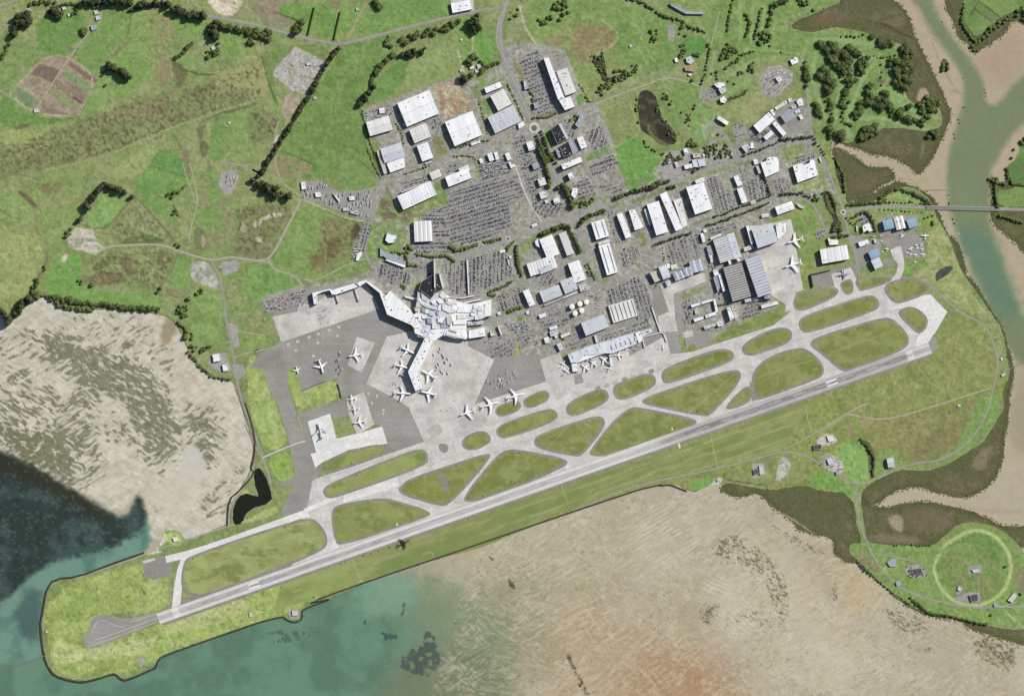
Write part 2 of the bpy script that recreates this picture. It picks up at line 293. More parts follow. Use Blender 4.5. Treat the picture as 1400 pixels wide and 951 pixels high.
def paint_tide(X, Y):
    p = Paint(X, Y, (173,163,140)); n1 = fbm(X/70, Y/70, 5, 1); n2 = fbm(X/18, Y/18, 4, 3)
    # southern flats: paler, browner and rust-coloured streaks
    p.mix((180,171,148), sstep(.45, .62, n1)*.8); p.mix((166,152,122), sstep(.5, .68, fbm(X/50+9, Y/90, 4, 5))*.6*sstep(700, 800, Y))
    p.poly('P 760,951 700,860 780,820 900,850 1000,900 1050,990 760,1100', (170,148,116), 30, 25, .7); p.poly('P 850,905 960,895 1000,951 960,1050 870,1050', (166,130,98), 25, 18, .65)
    p.poly('P 640,760 850,690 900,720 840,800 700,840', (172,166,134), 25, 15, .6); p.poly('P 640,800 740,770 770,860 720,951 640,1000', (148,146,116), 30, 18, .85)
    p.poly('X 100,200 350,330 560,520 700,700 900,900 300,951 0,600', (190,180,156), 30, 15, .8)
    p.poly('X 540,350 640,360 780,480 740,560 640,600 560,500', (184,168,132), 10, 6, .8)
    # sea colours
    sea = sstep(0, 30, 640+(fbm(X/40, Y/40, 4, 6)-.5)*120-X-.22*(Y-800))*sstep(690, 745, Y+.35*X-60)
    p.poly('P 380,860 560,780 640,800 690,860 700,980 500,1000 300,990', (118,136,104), 40, 30, .9)
    p.poly('P 300,850 480,810 580,830 560,980 380,1050', (98,138,110), 40, 20, .9)
    p.poly('P -100,820 60,830 120,915 250,870 420,800 520,790 545,890 470,1050 -100,1100', (86,124,100), 16, 8, 1.0, (98,138,112), 40)
    p.poly('P 480,800 560,775 575,830 500,850', (120,158,128), 14, 8, .8); p.poly('P 510,910 650,870 700,951 680,1100 500,1100', (112,120,92), 22, 12, .75)
    # north bay
    bay = q('P -300,400 30,400 250,430 330,530 350,620 320,720 250,745 190,730 190,670 160,705 88,665 0,616 -300,590')
    p.poly(bay, (193,188,172), 3, 2, 1.0)
    u = X*.83+Y*.55; v = -X*.55+Y*.83
    p.poly(bay, (184,176,154), 3, 2, .55, (206,200,184), 14)
    dens = np.zeros_like(X)
    def zone(pts, d, soft=18):
        nonlocal dens
        sd = poly_sd(X, Y, chaikin(q(pts), 2))[0]+(fbm(X/12, Y/12, 3, 4)-.5)*12; dens = np.maximum(dens, d*sstep(-soft, soft, sd))
    zone('Q 190,120 420,150 560,220 720,280 850,360 930,520 985,640 965,740 880,860 800,800 640,470 470,500 360,370 230,290', 1.0); zone('Q 0,330 100,320 330,440 480,480 560,600 540,951 330,940 0,740', .62, 14); zone('Q -60,560 260,640 400,700 440,951 330,940 0,760', .95, 14)
    zone('Q 60,90 260,120 300,260 120,300 0,320 -60,200', .5, 14); zone('Q 950,540 1050,505 1160,560 1185,700 1100,900 1060,760 960,720', .85); zone('Q 540,600 600,540 780,700 760,760 640,740 550,720', .5, 8); zone('Q 700,760 860,620 890,700 800,880 740,820', .5, 8); zone('Q 820,210 930,200 910,440 860,340', .6, 8); zone('Q 300,30 560,40 860,100 880,320 700,260 450,150', .42, 14)
    zone('R 820,110 940,60 1000,-20 1060,-20 960,130 900,230 830,200', .5, 6); zone('R 600,130 650,150 720,190 700,215 640,190', .6, 3); zone('R 640,-20 720,-20 690,90 640,60', .5, 6); zone('Q -60,480 60,480 100,620 -60,640', .6, 10)
    def aniso(ang, su, sv, sd):
        ca, sa = math.cos(R(ang)), math.sin(R(ang)); uu = X*ca+Y*sa+5*fbm(X/18, Y/18, 2, 3); vv = -X*sa+Y*ca+5*fbm(X/18+5, Y/18, 2, 4); return fbm(uu/su, vv/sv, 3, sd)
    wA = aniso(-32, 10, 2.5, 2); wB = aniso(32, 8, 2.6, 5); k = sstep(.42, .58, fbm(X/45, Y/45, 2, 6)); tex = wA*(1-k)+wB*k
    m = sstep(-.06, .07, dens*.43+.215-tex)*sstep(.02, .25, dens); p.mix((118,120,96), m*.9); p.mix((104,106,80), m*sstep(.45, .65, aniso(10, 4, 2.2, 1))*.6); p.mix((158,155,134), m*sstep(.52, .64, fbm(X/3+11, Y/2.4, 3, 3))*.5); p.mix((110,108,82), m*sstep(-.2, .8, dens-.3)*sstep(120, 20, X)*.5)
    p.mix((214,208,192), (1-m)*sstep(.5, .64, aniso(-32, 14, 2.6, 7))*.5*sstep(0, 8, poly_sd(X, Y, bay)[0])); p.mix((160,152,130), (1-m)*sstep(.52, .64, aniso(28, 10, 2.4, 3))*.35*sstep(0, 8, poly_sd(X, Y, bay)[0]))
    p.poly('Q 955,860 990,730 1040,730 1085,800 1080,900 1040,951 960,951', (192,189,178), 3, 4); p.poly('Q 870,60 930,40 945,130 880,200 850,180', (146,132,104), 4, 3, .8); p.poly('R 740,0 860,0 800,90 780,200 740,210 620,180 600,60', (196,188,166), 6, 4, .6)
    # deep dark water of the bay and the turquoise shallows round the point
    deep = q('P -300,590 0,614 40,634 88,664 125,686 158,707 178,708 190,668 204,720 190,738 170,748 150,755 120,762 60,775 0,830 -300,900')
    p.poly(deep, (48,61,57), 5, 4, 1.0, (62,82,78), 26); p.poly('P -100,600 0,612 88,662 158,705 140,716 60,668 0,645', (52,52,40), 8, 6, .9)
    p.mix((96,112,104), sstep(.6, .72, fbm(X/4, Y/3, 3, 1))*.5*sstep(0, 6, poly_sd(X, Y, deep)[0]))
    p.poly('P 0,830 60,770 130,757 195,727 203,712 206,740 190,762 100,800 70,830 66,900 0,905 -100,900', (106,146,126), 6, 6, 1.0, (86,126,112), 25)
    p.poly('R 70,560 120,500 180,510 180,700 100,720 60,640', (72,100,94), 8, 8, .9)
    # dark weed patches under the southern sea
    def clump(pts, thr, s, c=(62,84,80), a=.9):
        P = q(pts); sd = poly_sd(X, Y, P)[0]; p.mix(c, a*sstep(thr-.05, thr+.04, fbm(X/s, Y/s, 4, 5)*sstep(-4, 6, sd)))
    clump('AB 340,590 400,560 430,500 450,520 470,560 480,620 440,670 380,660 340,640', .42, 6, (74,88,80)); clump('AB 260,560 270,515 310,520 350,515 330,560', .45, 6); clump('AB 340,470 350,420 365,430 355,490', .4, 5); clump('AB 300,610 335,615 330,640 300,635', .45, 5)
    clump('AB 100,440 135,430 130,490 105,490', .5, 5, (84,118,98)); clump('AB 0,510 70,520 60,550 0,540', .48, 5, (70,104,86)); clump('AB 215,470 260,460 225,520', .5, 4); clump('R 1090,670 1180,660 1300,680 1290,720 1120,740', .56, 6, (78,108,90))
    for s in ('AB 615,275 650,285 640,300', 'AB 685,350 705,350 715,395 690,375', 'AB 868,590 885,590 950,720 925,726', 'AB 690,240 710,242 705,255', 'AB 1090,360 1120,362 1110,372', 'AB 840,640 860,660 830,650'): clump(s, .3, 4, (70,66,52), .85)
    # rippled weed beds on the flats
    def beds(pts, thr, ang, c=(102,96,72), su=3.6, sv=1.6, a=.85, soft=18):
        P = chaikin(q(pts), 2); sd = poly_sd(X, Y, P)[0]; ca, sa = math.cos(R(ang)), math.sin(R(ang)); uu = X*ca+Y*sa; vv = -X*sa+Y*ca
        p.mix(c, a*sstep(thr-.04, thr+.05, fbm(uu/su, vv/sv, 3, 6)*sstep(-soft, soft, sd)))
    beds('AB 1310,225 1400,200 X 120,200 260,300 350,420 350,560 300,670 240,600 200,420 60,360 0,380', .5, 35); beds('AB 1285,440 1340,420 1380,430 1340,520 1290,500', .45, -40); beds('X 520,440 545,420 560,480 540,560 515,540', .38, 70)
    beds('X 40,560 200,500 300,620 180,660 60,640', .58, 30); beds('X 760,510 1000,600 990,660 900,700 820,680 740,580', .47, 35, (112,110,86)); beds('X 1140,640 1400,690 1400,780 1330,880 1240,820 1150,760', .45, 30, (96,94,68)); beds('X 190,100 300,170 520,280 500,330 380,310 220,180', .5, 35, (98,88,62)); beds('X 960,720 975,740 950,760', .3, 0)
    # pale sand ripples
    def rip(pts, ang, per, a, c=(208,202,186), soft=16):
        P = chaikin(q(pts), 2); sd = poly_sd(X, Y, P)[0]; ca, sa = math.cos(R(ang)), math.sin(R(ang)); w = (-X*sa+Y*ca)+7*fbm(X/22, Y/22, 3, 3)
        p.mix(c, a*sstep(.2, .9, np.sin(w*2*math.pi/per))*sstep(-soft, soft, sd)*sstep(.34, .6, fbm(X/25, Y/25, 3, 7)))
    rip('AB 1090,180 1150,110 1290,130 1330,230 1270,330 1130,300 1080,250', -32, 5.5, .75); rip('AB 1230,360 1400,330 1400,480 1260,430', 25, 6, .7); rip('X 0,420 120,500 200,640 80,700 0,560', 40, 6, .6); rip('X 600,850 800,780 820,880 640,940', -30, 6, .8); rip('X 1000,620 1100,600 1120,700 1020,700', 30, 6, .5)
    rip('AB 640,250 1000,300 1000,560 760,560 640,420', -25, 8, .3); rip('Q 60,260 330,310 370,400 100,600 40,560', 30, 6, .7, (204,198,184)); rip('X 550,600 900,720 700,800 500,760', 25, 7, .4); rip('AB 900,500 1300,500 1300,726 900,726', -40, 9, .25)
    south = sstep(-10, 25, X-640+.3*(Y-760))*sstep(640, 690, Y)*sstep(1480, 1380, Y); ph = fbm(X/60, Y/60, 3, 1)
    for ang, su, sv, thr, am, c in ((-34, 10, 1.9, .54, .42, (204,197,180)), (38, 9, 2.0, .56, .38, (200,191,172)), (-30, 8, 1.8, .57, .35, (146,134,108)), (10, 12, 2.4, .55, .35, (196,176,146))):
        w = fbm((X*math.cos(R(ang))+Y*math.sin(R(ang))+8*ph)/su, (-X*math.sin(R(ang))+Y*math.cos(R(ang))+14*ph)/sv, 3, int(su))
        p.mix(c, am*south*sstep(thr, thr+.1, w)*sstep(.34, .56, fbm(X/36+su*7, Y/30+ang, 3, 2)))
    p.mix((40,50,48), sstep(.58, .7, fbm(X/5+20, Y/4, 3, 6))*.5*sstep(0, 6, poly_sd(X, Y, deep)[0])); p.mix((112,104,80), south*.35*sstep(.7, .76, fbm(X/2.6, Y/2.2, 2, 5))*sstep(.45, .6, fbm(X/40+3, Y/40, 3, 6)))
    # creek
    p.poly('P 1170,-80 1500,-80 1500,560 1330,560 1310,330 1270,260 1140,200 1200,180 1290,160', (174,160,134), 8, 2)
    p.poly('W 1335,200 1500,150 1500,900 1300,930 1130,860 900,830 740,840 860,750 1100,790 1250,740 1300,600', (176,165,142), 6, 2); p.poly('W 1400,150 1500,100 1500,600 1340,600 1330,380', (158,148,120), 12, 4, .9); p.poly('W 1000,800 1200,850 1400,850 1400,880 1200,870', (160,150,124), 3, 1, .5)
    p.poly('Z 1150,270 1400,110 1400,330 1300,430 1200,380', (168,150,126), 16, 4)
    p.poly(CREEK, (118,130,96), 6, 2, 1); p.poly('AA 940,380 1190,400 1290,680 1400,951 1210,951 1080,640', (98,128,102), 16, 8, .95); p.poly('Z 1105,500 1220,520 1200,700 1180,951 1060,951 1060,740', (120,130,98), 10, 6, .7); p.poly('AA 940,60 1100,60 1120,280 980,300', (122,138,100), 10, 6, .5)
    for s in ('K 960,370 1060,380 1110,400 1150,470', 'K 1150,470 1270,465 1400,470', 'Z 990,430 1060,430 1100,450', 'Z 960,200 1010,330 1080,440', 'Z 900,170 960,180 1000,220'): p.line(s, 1.1, (136,122,98), .8, .8, .8)
    return p.C
tide_bounds = [(-90,-80),(1490,-80),(1490,1031),(-90,1031)]
FLAT = q('P 580,745 648.6,730 760,690 850,660 900,655 980,650 1060,655 1130,700 1180,760 1250,840 1320,850 1485,880 1485,1025 650,1025 640,951 620,860 640,790 600,765')
BAY = q('P -80,400 20,400 200,410 330,480 380,600 340,740 232,762 200,745 191,735 198,722 200,705 196,685 190,671 188,680 184,698 172,706 158,708 125,688 88,666 40,636 0,616 -80,602')
o = region('mudflat', tide_bounds, -1.6, paint_tide, MAT['mud'], 2.0, holes=[SEA1, CREEK, BAY, FLAT]); o['kind'] = 'structure'
o = region('mudflat', FLAT, -1.6, paint_tide, MAT['mud'], 1.4); o['kind'] = 'structure'
o = region('mudflat', BAY, -1.6, paint_tide, MAT['mud'], 1.2); o['kind'] = 'structure'
o = region('sea_water', SEA1, -1.6, paint_tide, MAT['sea'], 2.0); o['kind'] = 'structure'
o = region('creek_water', CREEK, -1.6, paint_tide, MAT['sea'], 2.0); o['kind'] = 'structure'

def paint_marsh(X, Y):
    p = Paint(X, Y, (98,98,70)); p.mix((112,106,80), sstep(.4, .65, fbm(X/30, Y/30, 4, 2))); p.mix((94,98,62), sstep(.48, .6, fbm(X/12, Y/12, 4, 5))*.7); p.mix((84,82,58), sstep(.5, .62, fbm(X/3, Y/3, 3, 1))*.5)
    for s in MARSHES.values():
        sd = poly_sd(X, Y, jag(s, 1.2, 4, 3))[0]; p.mix((82,86,54), sstep(9, 1, sd)*sstep(-2, .5, sd)*.8)
    p.poly('Z 700,115 760,120 820,160 872,180 870,190 800,170 750,150', (88,80,56), 2, 2, .6); p.poly('Z 880,470 905,420 930,420 950,460 900,500', (168,150,124), 2, 1.5); p.poly('K 1150,220 1175,130 1185,150 1170,215', (140,128,96), 2, 2, .7); p.poly('Z 910,690 930,690 905,760', (138,126,96), 2, 1, .6)
    p.line('Z 630,95 720,110 790,150 860,180', 1, (60,60,40)); p.line('K 510,130 560,165 640,200', 1.4, (150,136,110)); p.poly('K 600,370 800,350 820,420 700,470 600,440', (116,100,78), 8, 6, .6); p.poly('Z 350,70 620,60 700,90 560,100 400,120', (112,98,76), 5, 4, .6)
    p.poly('W 1150,640 1240,560 1265,570 1230,640 1200,690', (140,128,100), 3, 3, .7); p.poly('X 770,150 830,110 860,180 830,210', (172,160,134), 3, 3, .8); p.poly('X 850,100 1050,90 1080,200 880,200', (120,106,84), 6, 5, .6); p.poly('X 690,210 900,220 950,260 700,250', (142,126,100), 4, 3, .6); p.poly('AA 1225,340 1330,340 1400,420 1300,430', (104,112,72), 4, 3, .7)
    for s in ('X 230,150 330,230 480,310', 'X 300,120 420,190 500,280', 'X 200,90 300,140 360,200', 'X 330,240 420,260 510,320'): p.line(s, 2.2, (176,162,134), 1, 1.5, .8)
    return p.C
SAND_INLET = q('W 720,840 760,810 800,780 850,758 900,752 960,770 1080,798 1150,803')
for k, s in MARSHES.items():
    o = region('salt_marsh', jag(s, 1.2, 4, len(k)), -.9-.04*list(MARSHES).index(k), paint_marsh, MAT['marsh'], 1.7); tag(o, kind='stuff')

SOFT = []
def F_(s, c, soft=1.2, wob=2.0, a=1.0, var=None, vs=8, sm=1): SOFT.append((s, c, soft, wob, a, var, vs, sm))
G1, G2, G3, OL, YE, BR = (110,146,66), (98,140,60), (120,150,72), (134,140,80), (146,156,84), (122,112,72)
F_('P -300,-300 480,-300 480,200 350,300 -300,420', (122,142,74), 4, 4, 1, (136,144,86), 20)
F_('M -200,780 200,740 600,560 850,480 1000,480 1397,310 1397,540 930,660 560,830 250,900 -200,1000', (128,130,80), 3, 5, 1, (112,124,66), 6); F_('M 200,760 620,600 640,680 540,780 240,900', (116,126,66), 2, 4, .7, (132,128,86), 4); F_('M 420,660 880,500 920,600 640,640', (136,124,84), 2, 4, .8, (120,128,70), 5); F_('M 820,290 900,290 900,450 840,470', (134,122,84), 2, 3, .8)
F_('M 550,60 690,40 690,180 600,250 500,420 380,300 480,170', G1); F_('M 690,50 800,60 820,280 620,290 690,200', G3, 1.2, 2); F_('M 780,100 900,60 930,200 840,260', (142,134,88), 3, 5, .9, G3); F_('M 600,290 800,270 820,380 730,470 480,620 420,610 520,440', (112,148,66), 2, 2, 1, (126,152,78), 14)
F_('M 200,80 440,60 470,160 330,300 240,290 190,240', G2, 1.5, 2); F_('M 0,100 190,240 230,300 60,450 0,470', (116,142,72)); F_('M 0,520 40,510 140,590 220,630 420,620 300,660 0,700', G2); F_('M 0,690 300,650 180,760 0,770', (140,154,78), 2, 3)
F_('M 980,420 930,290 1190,330 1380,300 1330,170 1180,160 1080,300', G3, 1.2, 2, 1, G1, 12); F_('M 910,80 1090,110 1080,190 1000,210 930,160', G1); F_('M 1140,380 1397,310 1397,480 1150,470', (146,146,86), 3, 5, .8); F_('M 900,300 1000,370 970,460 930,460', (104,96,62), 1, 2, .8); F_('M 1020,460 1150,450 1130,480 1020,500', (108,104,64), 1, 2, .7)
F_('M 1040,680 1110,640 1060,740 1115,760 1080,860 1060,780', (100,92,60), 1, 2, .8); F_('M 1120,640 1200,600 1280,640 1180,860 1110,860', (106,142,64)); F_('M 960,800 1000,790 1020,940 1000,951', (132,116,84), 2, 3, .8); F_('M 1200,600 1397,530 1397,800 1250,790 1180,860', (124,144,74), 2, 3, 1, G1, 10)
F_('M 230,310 300,295 370,300 520,415 410,615 250,610 50,500', (152,130,112), .8, .5, sm=0); F_('M 205,335 315,372 285,440 165,395', (120,98,86), .8, .6, sm=0); F_('M 95,460 205,540 150,575 55,505', (112,132,88), .8, .6, sm=0); F_('M 340,360 485,455 460,495 325,400', (120,140,88), .8, .6, sm=0); F_('M 370,325 515,425 500,445 360,345', (118,98,80), .8, .6, .9, sm=0); F_('M 300,420 450,530 430,560 285,450', (138,112,94), .8, .6, sm=0); F_('M 285,455 420,560 395,590 255,490', (134,142,90), .8, .6, sm=0); F_('M 215,555 370,610 250,605', (126,106,88), 1, 1, .8, sm=0); F_('M 110,450 230,520 215,540 95,460', (146,150,104), .8, .6, .8, sm=0); F_('M 390,510 440,545 430,552 385,520', (96,78,66), .6, .4, sm=0); F_('M 340,425 465,500 440,545', (128,104,88), .8, .6, .7, sm=0)
F_('M 80,670 150,655 155,675 85,692', (112,96,72), .6, .4, sm=0); F_('M 320,240 385,235 380,270 320,275', (112,128,80), .6, .3, sm=0)
F_('M 790,870 860,770 990,860 1000,951 740,960', (96,142,62), 1, 1); F_('O 720,0 780,-20 1000,40 1000,100 890,150 920,230 850,260 720,150', (98,146,60), 1, 1, 1, (110,150,66), 14)
F_('M 660,830 850,770 740,951 560,951', (140,152,84), 3, 4)
F_('O -100,280 180,330 250,470 160,640 80,740 -100,740', (144,156,84), 2, 3, 1, (130,146,76), 18); F_('O 80,120 120,118 205,200 185,212', (98,90,58), 1.5, 1.5); F_('O 0,100 80,130 190,220 180,300 -60,290', (126,152,78), 3, 4); F_('O 190,90 320,60 360,90 250,150', (112,118,66), 2, 3, .8, BR, 4); F_('O 200,200 460,180 400,310 330,380 220,380', (124,148,74), 2, 3); F_('O 0,210 70,265 60,270 0,225', (100,104,60), 1, 1, .7)
F_('O 545,110 690,145 560,330 440,300', (120,158,76), .8, .6); F_('O 215,620 260,540 330,440 440,460 430,560 410,610 520,660 860,680 850,750 280,680', (104,154,60), 1, 1.5, 1, (112,152,66), 14); F_('O 560,330 720,165 860,300 960,400 800,400 640,410', (134,142,88), 2, 3, 1, (118,124,70), 6); F_('O 720,280 860,370 760,350', (140,158,84), 2, 2, .8); F_('O 645,380 720,352 800,355 880,380 840,398 660,405', (94,112,54), 1, 2)
F_('O 480,470 560,430 900,420 950,440 870,590 850,660 700,570 620,600 470,560', (136,146,84), 2, 3, 1, (116,120,66), 6); F_('O 440,590 560,545 660,560 680,590 620,620 470,620', (128,112,78), 2, 3, .9, (104,96,60), 4); F_('O 480,520 600,475 620,485 520,545', (98,104,56), 1, 2, .9); F_('O 620,470 690,460 720,570 670,580', (110,104,66), 2, 3, .8); F_('O 840,430 880,450 850,520 830,510', (100,104,60), 1, 2, .9); F_('O 380,340 410,310 495,330 500,375 560,420 500,460 460,440 360,430 360,380', (192,180,160), 1.2, 1.5, 1, (172,164,148), 6); F_('O 430,375 500,370 530,395 430,385', (142,136,124), 1, 1, .7); F_('O 330,470 350,450 365,455 345,500 325,495', (196,178,150), 1, 1)
F_('O 940,470 1010,480 1010,560 1000,640 880,640 900,580', (112,148,68), 1.5, 2); F_('O 880,640 960,650 980,690 900,680', (128,120,82), 2, 2, .8); F_('O 1010,650 1170,660 1190,900 1050,951 1000,800', (120,152,72), 2, 3, 1, (110,140,64), 14); F_('O 1020,490 1110,500 1140,560 1180,660 1100,625 1020,590 1005,560', (178,174,166), 1, 1.5, 1, (148,142,134), 5); F_('O 1160,500 1270,485 1265,550 1180,575', (166,160,150), 1, 1.5, 1, (128,124,106), 4)
F_('T 100,0 200,0 200,120 260,200 270,340 240,430 180,460 60,460 90,160', (112,146,70), 2, 4, 1, (132,130,86), 14); F_('T 60,300 130,350 130,430 60,430', (112,108,70), 1.5, 2, .8); F_('T 92,375 115,350 120,420 95,420', (160,142,110), 1, 1); F_('T 285,330 320,210 450,190 570,180 580,260 480,420 440,480 270,470', (128,128,82), 2, 4, 1, (112,122,66), 6); F_('T 370,290 430,260 480,230 560,245 440,270 400,310 370,315', (188,176,152), 1, 1.5); F_('T 385,365 415,370 420,395 390,390', (186,180,168), 1, 1); F_('T 300,310 330,290 345,330 310,340', (168,158,124), 1.5, 1.5, .8); F_('T 270,400 470,440 450,490 270,470', (112,108,80), 2, 3, .7)
F_('T 640,170 760,230 935,290 905,470 800,540 690,580 500,530 465,480', (112,146,66), 1, 1.5, 1, (122,144,72), 12); F_('T 740,250 860,270 935,290 905,420 830,520 720,560 660,510 740,400', (126,118,72), 3, 6, .85, (118,134,66), 5); F_('T 880,350 925,285 945,300 935,350 895,390', (84,70,46), 1.5, 2); F_('T 760,380 840,360 830,440 780,470', (106,86,54), 2, 4, .7); F_('T 660,470 730,450 740,500 680,520', (122,92,62), 3, 4, .6)
F_('T 310,500 460,510 600,580 640,640 420,710 340,700', (108,150,66), 1, 2); F_('T 190,520 310,500 340,700 400,700 410,720 480,800 480,900 280,860 220,700', (118,144,70), 2, 3, 1, (134,140,86), 10); F_('T 300,880 440,890 460,951 300,951', (124,150,68)); F_('T 480,720 520,900 490,900 470,800', (148,126,92), 1.5, 2, .8)
F_('T 990,480 1000,520 700,620 640,620 850,540 960,490', (112,140,62), 1, 1)
F_('N 490,250 720,195 800,170 700,330 600,540 600,700 700,951 150,951 150,800 340,500 480,270', (108,142,64), 1, 1.5, 1, (98,134,58), 16); F_('N 700,951 D 220,330 150,340 0,360 -100,250 -100,-60 130,-40', (104,140,62), 1, 1, 1, (112,142,70), 14); F_('N 360,640 560,560 640,700 600,840 420,760', (96,128,54), 5, 8, .5)
F_('N 690,400 830,300 860,310 810,480 640,555 650,450', (96,140,58), .8, 1); F_('N 850,310 1110,190 1140,380 810,480', (128,148,80), 1, 1); F_('N 1100,130 1180,90 1190,270 1140,380', (112,150,68), 1, 1); F_('N 1190,200 1240,100 1320,280 1340,340 1240,370', (98,152,56), 1, 1); F_('N 640,560 1110,400 1110,415 640,580', (134,138,84), 1, 1, .8)
F_('N 20,0 200,-20 250,10 160,40 150,70 250,115 200,150 40,110', (140,126,98), 1, 1.5); F_('N 150,70 170,20 300,10 470,40 450,210 330,180 250,115', (104,144,60), 1, 1); F_('N 470,40 640,20 560,150 490,200', (108,146,64), 1, 1); F_('N 640,20 1060,-60 1075,75 900,120 540,215', (100,142,60), 1, 1, 1, (110,148,66), 16); F_('N 440,0 480,-10 480,50 440,40', (134,110,80), 1, 1)
F_('N 70,250 440,230 400,330 250,250 130,380 160,600 90,440', (108,134,66), 1, 1.5); F_('N -20,290 70,300 120,500 0,550', (146,146,84), 1, 2); F_('N 150,350 250,250 410,330 300,500 230,480 130,400', (172,167,160), .8, .8, 1, (156,150,142), 5, 0); F_('N 170,615 200,480 290,520 225,630', (170,152,124), 1, 1.5, 1, (150,140,120), 5); F_('N 0,560 160,610 160,700 90,760 0,760', (112,132,70), 2, 3, 1, (134,124,86), 6); F_('N 130,820 330,860 350,910 280,951 130,951', (124,134,76), 2, 3, 1, (142,128,92), 6); F_('N 130,740 170,710 175,760 140,780', (196,182,156), 1, 1)
F_('M 1085,-10 1310,-10 1250,70 1225,92 1150,68', (206,190,164), 1, 1.5, 1, (192,172,142), 8); F_('M 1310,0 1360,0 1370,100 1240,95', (140,136,92), 1.5, 2, .8)
F_('Y 130,0 660,-20 665,170 560,110 400,110 340,140 230,240 130,180', (120,148,70), 2, 2, 1, (110,142,64), 12); F_('Y 50,300 30,200 80,80 150,60 150,180 220,250', (124,136,82), 1.5, 2, 1, (134,142,94), 6); F_('Y 370,190 430,150 540,130 640,190 610,240 490,310 470,350 400,300', (142,122,82), 2, 3, 1, (126,126,76), 8); F_('Y 240,200 340,180 350,260 250,260', (138,122,82), 2, 3, .8); F_('Y 350,300 470,340 560,400 530,500 430,420', (120,144,70), 1, 1); F_('Y 665,20 820,70 930,120 960,300 880,380 640,330 640,200', (104,142,62), 1, 1.5, 1, (114,146,70), 12); F_('Y 500,510 800,390 960,340 1060,310 1060,380 820,440 520,560', (132,144,88), 1, 1)
F_('Y 560,570 700,520 730,640 740,720 620,780', (118,140,72), 1, 1, 1, (130,140,82), 10); F_('Y 620,780 750,720 860,830 870,880 820,951 660,951', (100,150,58), 1, 1); F_('Y 920,440 1060,430 1060,560 1000,610 920,560', (112,144,64), 1, 1); F_('Y 860,480 920,560 1000,620 960,700 900,640 850,540', (110,140,66), 1, 1); F_('C 500,500 560,470 670,480 690,560 640,680 700,710 600,790 520,740 480,690', (116,150,74), 1, 1); F_('Y 1000,190 1110,190 1100,290 1040,310 960,280', (86,138,54), 1, 1)
F_('Y 910,0 1200,-30 1190,150 1100,170 980,100', (122,148,74), 1, 1.5); F_('Z -100,-60 560,-60 500,20 300,120 700,200 830,240 760,420 980,560 980,620 700,570 560,680 420,560 370,430 330,250 0,300 -100,340', (108,142,64), 1.5, 2, 1, (118,146,74), 8); F_('Z 380,150 480,140 660,170 680,200 800,210 800,240 600,220 380,200', (118,148,76), 1, 1); F_('Z 690,390 760,420 830,440 880,520 850,540 770,500', (124,158,82), 1, 1); F_('Z 680,370 770,380 760,420 690,390', (118,98,70), 1.5, 2); F_('Z 90,470 350,380 320,440 180,500 60,540', (136,136,84), 2, 3, .8)
F_('B 950,520 1170,470 1220,720 1060,820', (120,138,72), 1, 1, 1, (130,140,82), 8); F_('B 895,520 950,560 1020,790 1000,800 960,640 900,640', (176,152,122), 1, 2, 1, (150,140,110), 5)
# commercial quarter: mixed yard ground
YARD = 'P 494,152 590,116 625,106 648,108 660,116 668,100 690,84 684,68 700,60 712,62 735,58 772,70 786,100 800,140 816,142 838,192 848,240 880,235 905,225 960,205 1030,190 1060,176 1082,155 1096,146 1108,150 1112,205 1102,215 1125,215 1142,265 1120,270 1080,275 1075,290 1050,300 1045,345 1053,400 1064,418 1000,445 960,470 905,450 760,485 690,492 640,470 560,440 500,390 362,418 358,406 450,380 510,352 505,330 512,300 515,262 520,200'
F_(YARD, (148,143,136), 1.2, 1, 1, (154,151,140), 6, 0)
for s, c in (('A 655,345 860,285 930,420 975,520 740,610', (176,138,96)), ): F_(s, c, 1, 1, 1, (196,172,138), 7, 0)
F_('A 700,350 740,400 750,530 720,530', (150,108,74), 1, 1, .8); F_('A 870,450 920,480 960,520 860,530', (138,124,92), 1, 1.5, .8)
F_('A 630,760 720,740 780,870 700,905', (128,126,72), 1, 1, 1, (142,120,78), 5); F_('E 1215,690 1270,670 1310,780 1250,810', (134,112,66), 1, 1, 1, (120,126,66), 4); F_('D 215,400 330,400 360,510 780,350 790,470 640,500 540,560 460,640 200,600', (120,142,64), 1, 1); F_('D 160,610 210,600 460,650 430,800 390,830 250,951 120,870', (112,146,66), 1, 1); F_('D 225,425 325,430 330,500 230,510', (104,88,58), 1.5, 1.5, .9); F_('D 230,525 360,525 370,580 230,575', (112,94,66), 1.5, 1.5, .9); F_('D 385,520 500,515 470,580 420,610 385,580', (112,100,64), 1.5, 1.5, .9); F_('D 650,290 720,270 750,340 770,440 680,460 690,380', (108,146,62), 1, 1); F_('D 260,310 300,330 360,480 310,480', (106,122,62), 1, 1, .9); F_('D 960,90 990,85 1045,270 1020,280', (112,134,66), .8, .6)
F_('A 945,330 1200,250 1240,330 960,390', (104,146,62), 1, 1); F_('A 1030,450 1110,420 1150,560 1060,580', (104,146,62), 1, 1); F_('A 1000,440 1040,420 1110,720 1060,730', (116,136,74), 1, 1, .9); F_('A 940,380 1040,340 1050,410 1000,440', (112,140,66), 1, 1, .9); F_('A 850,285 910,250 930,350 870,360', (64,70,42), 1, 1.5, .7)
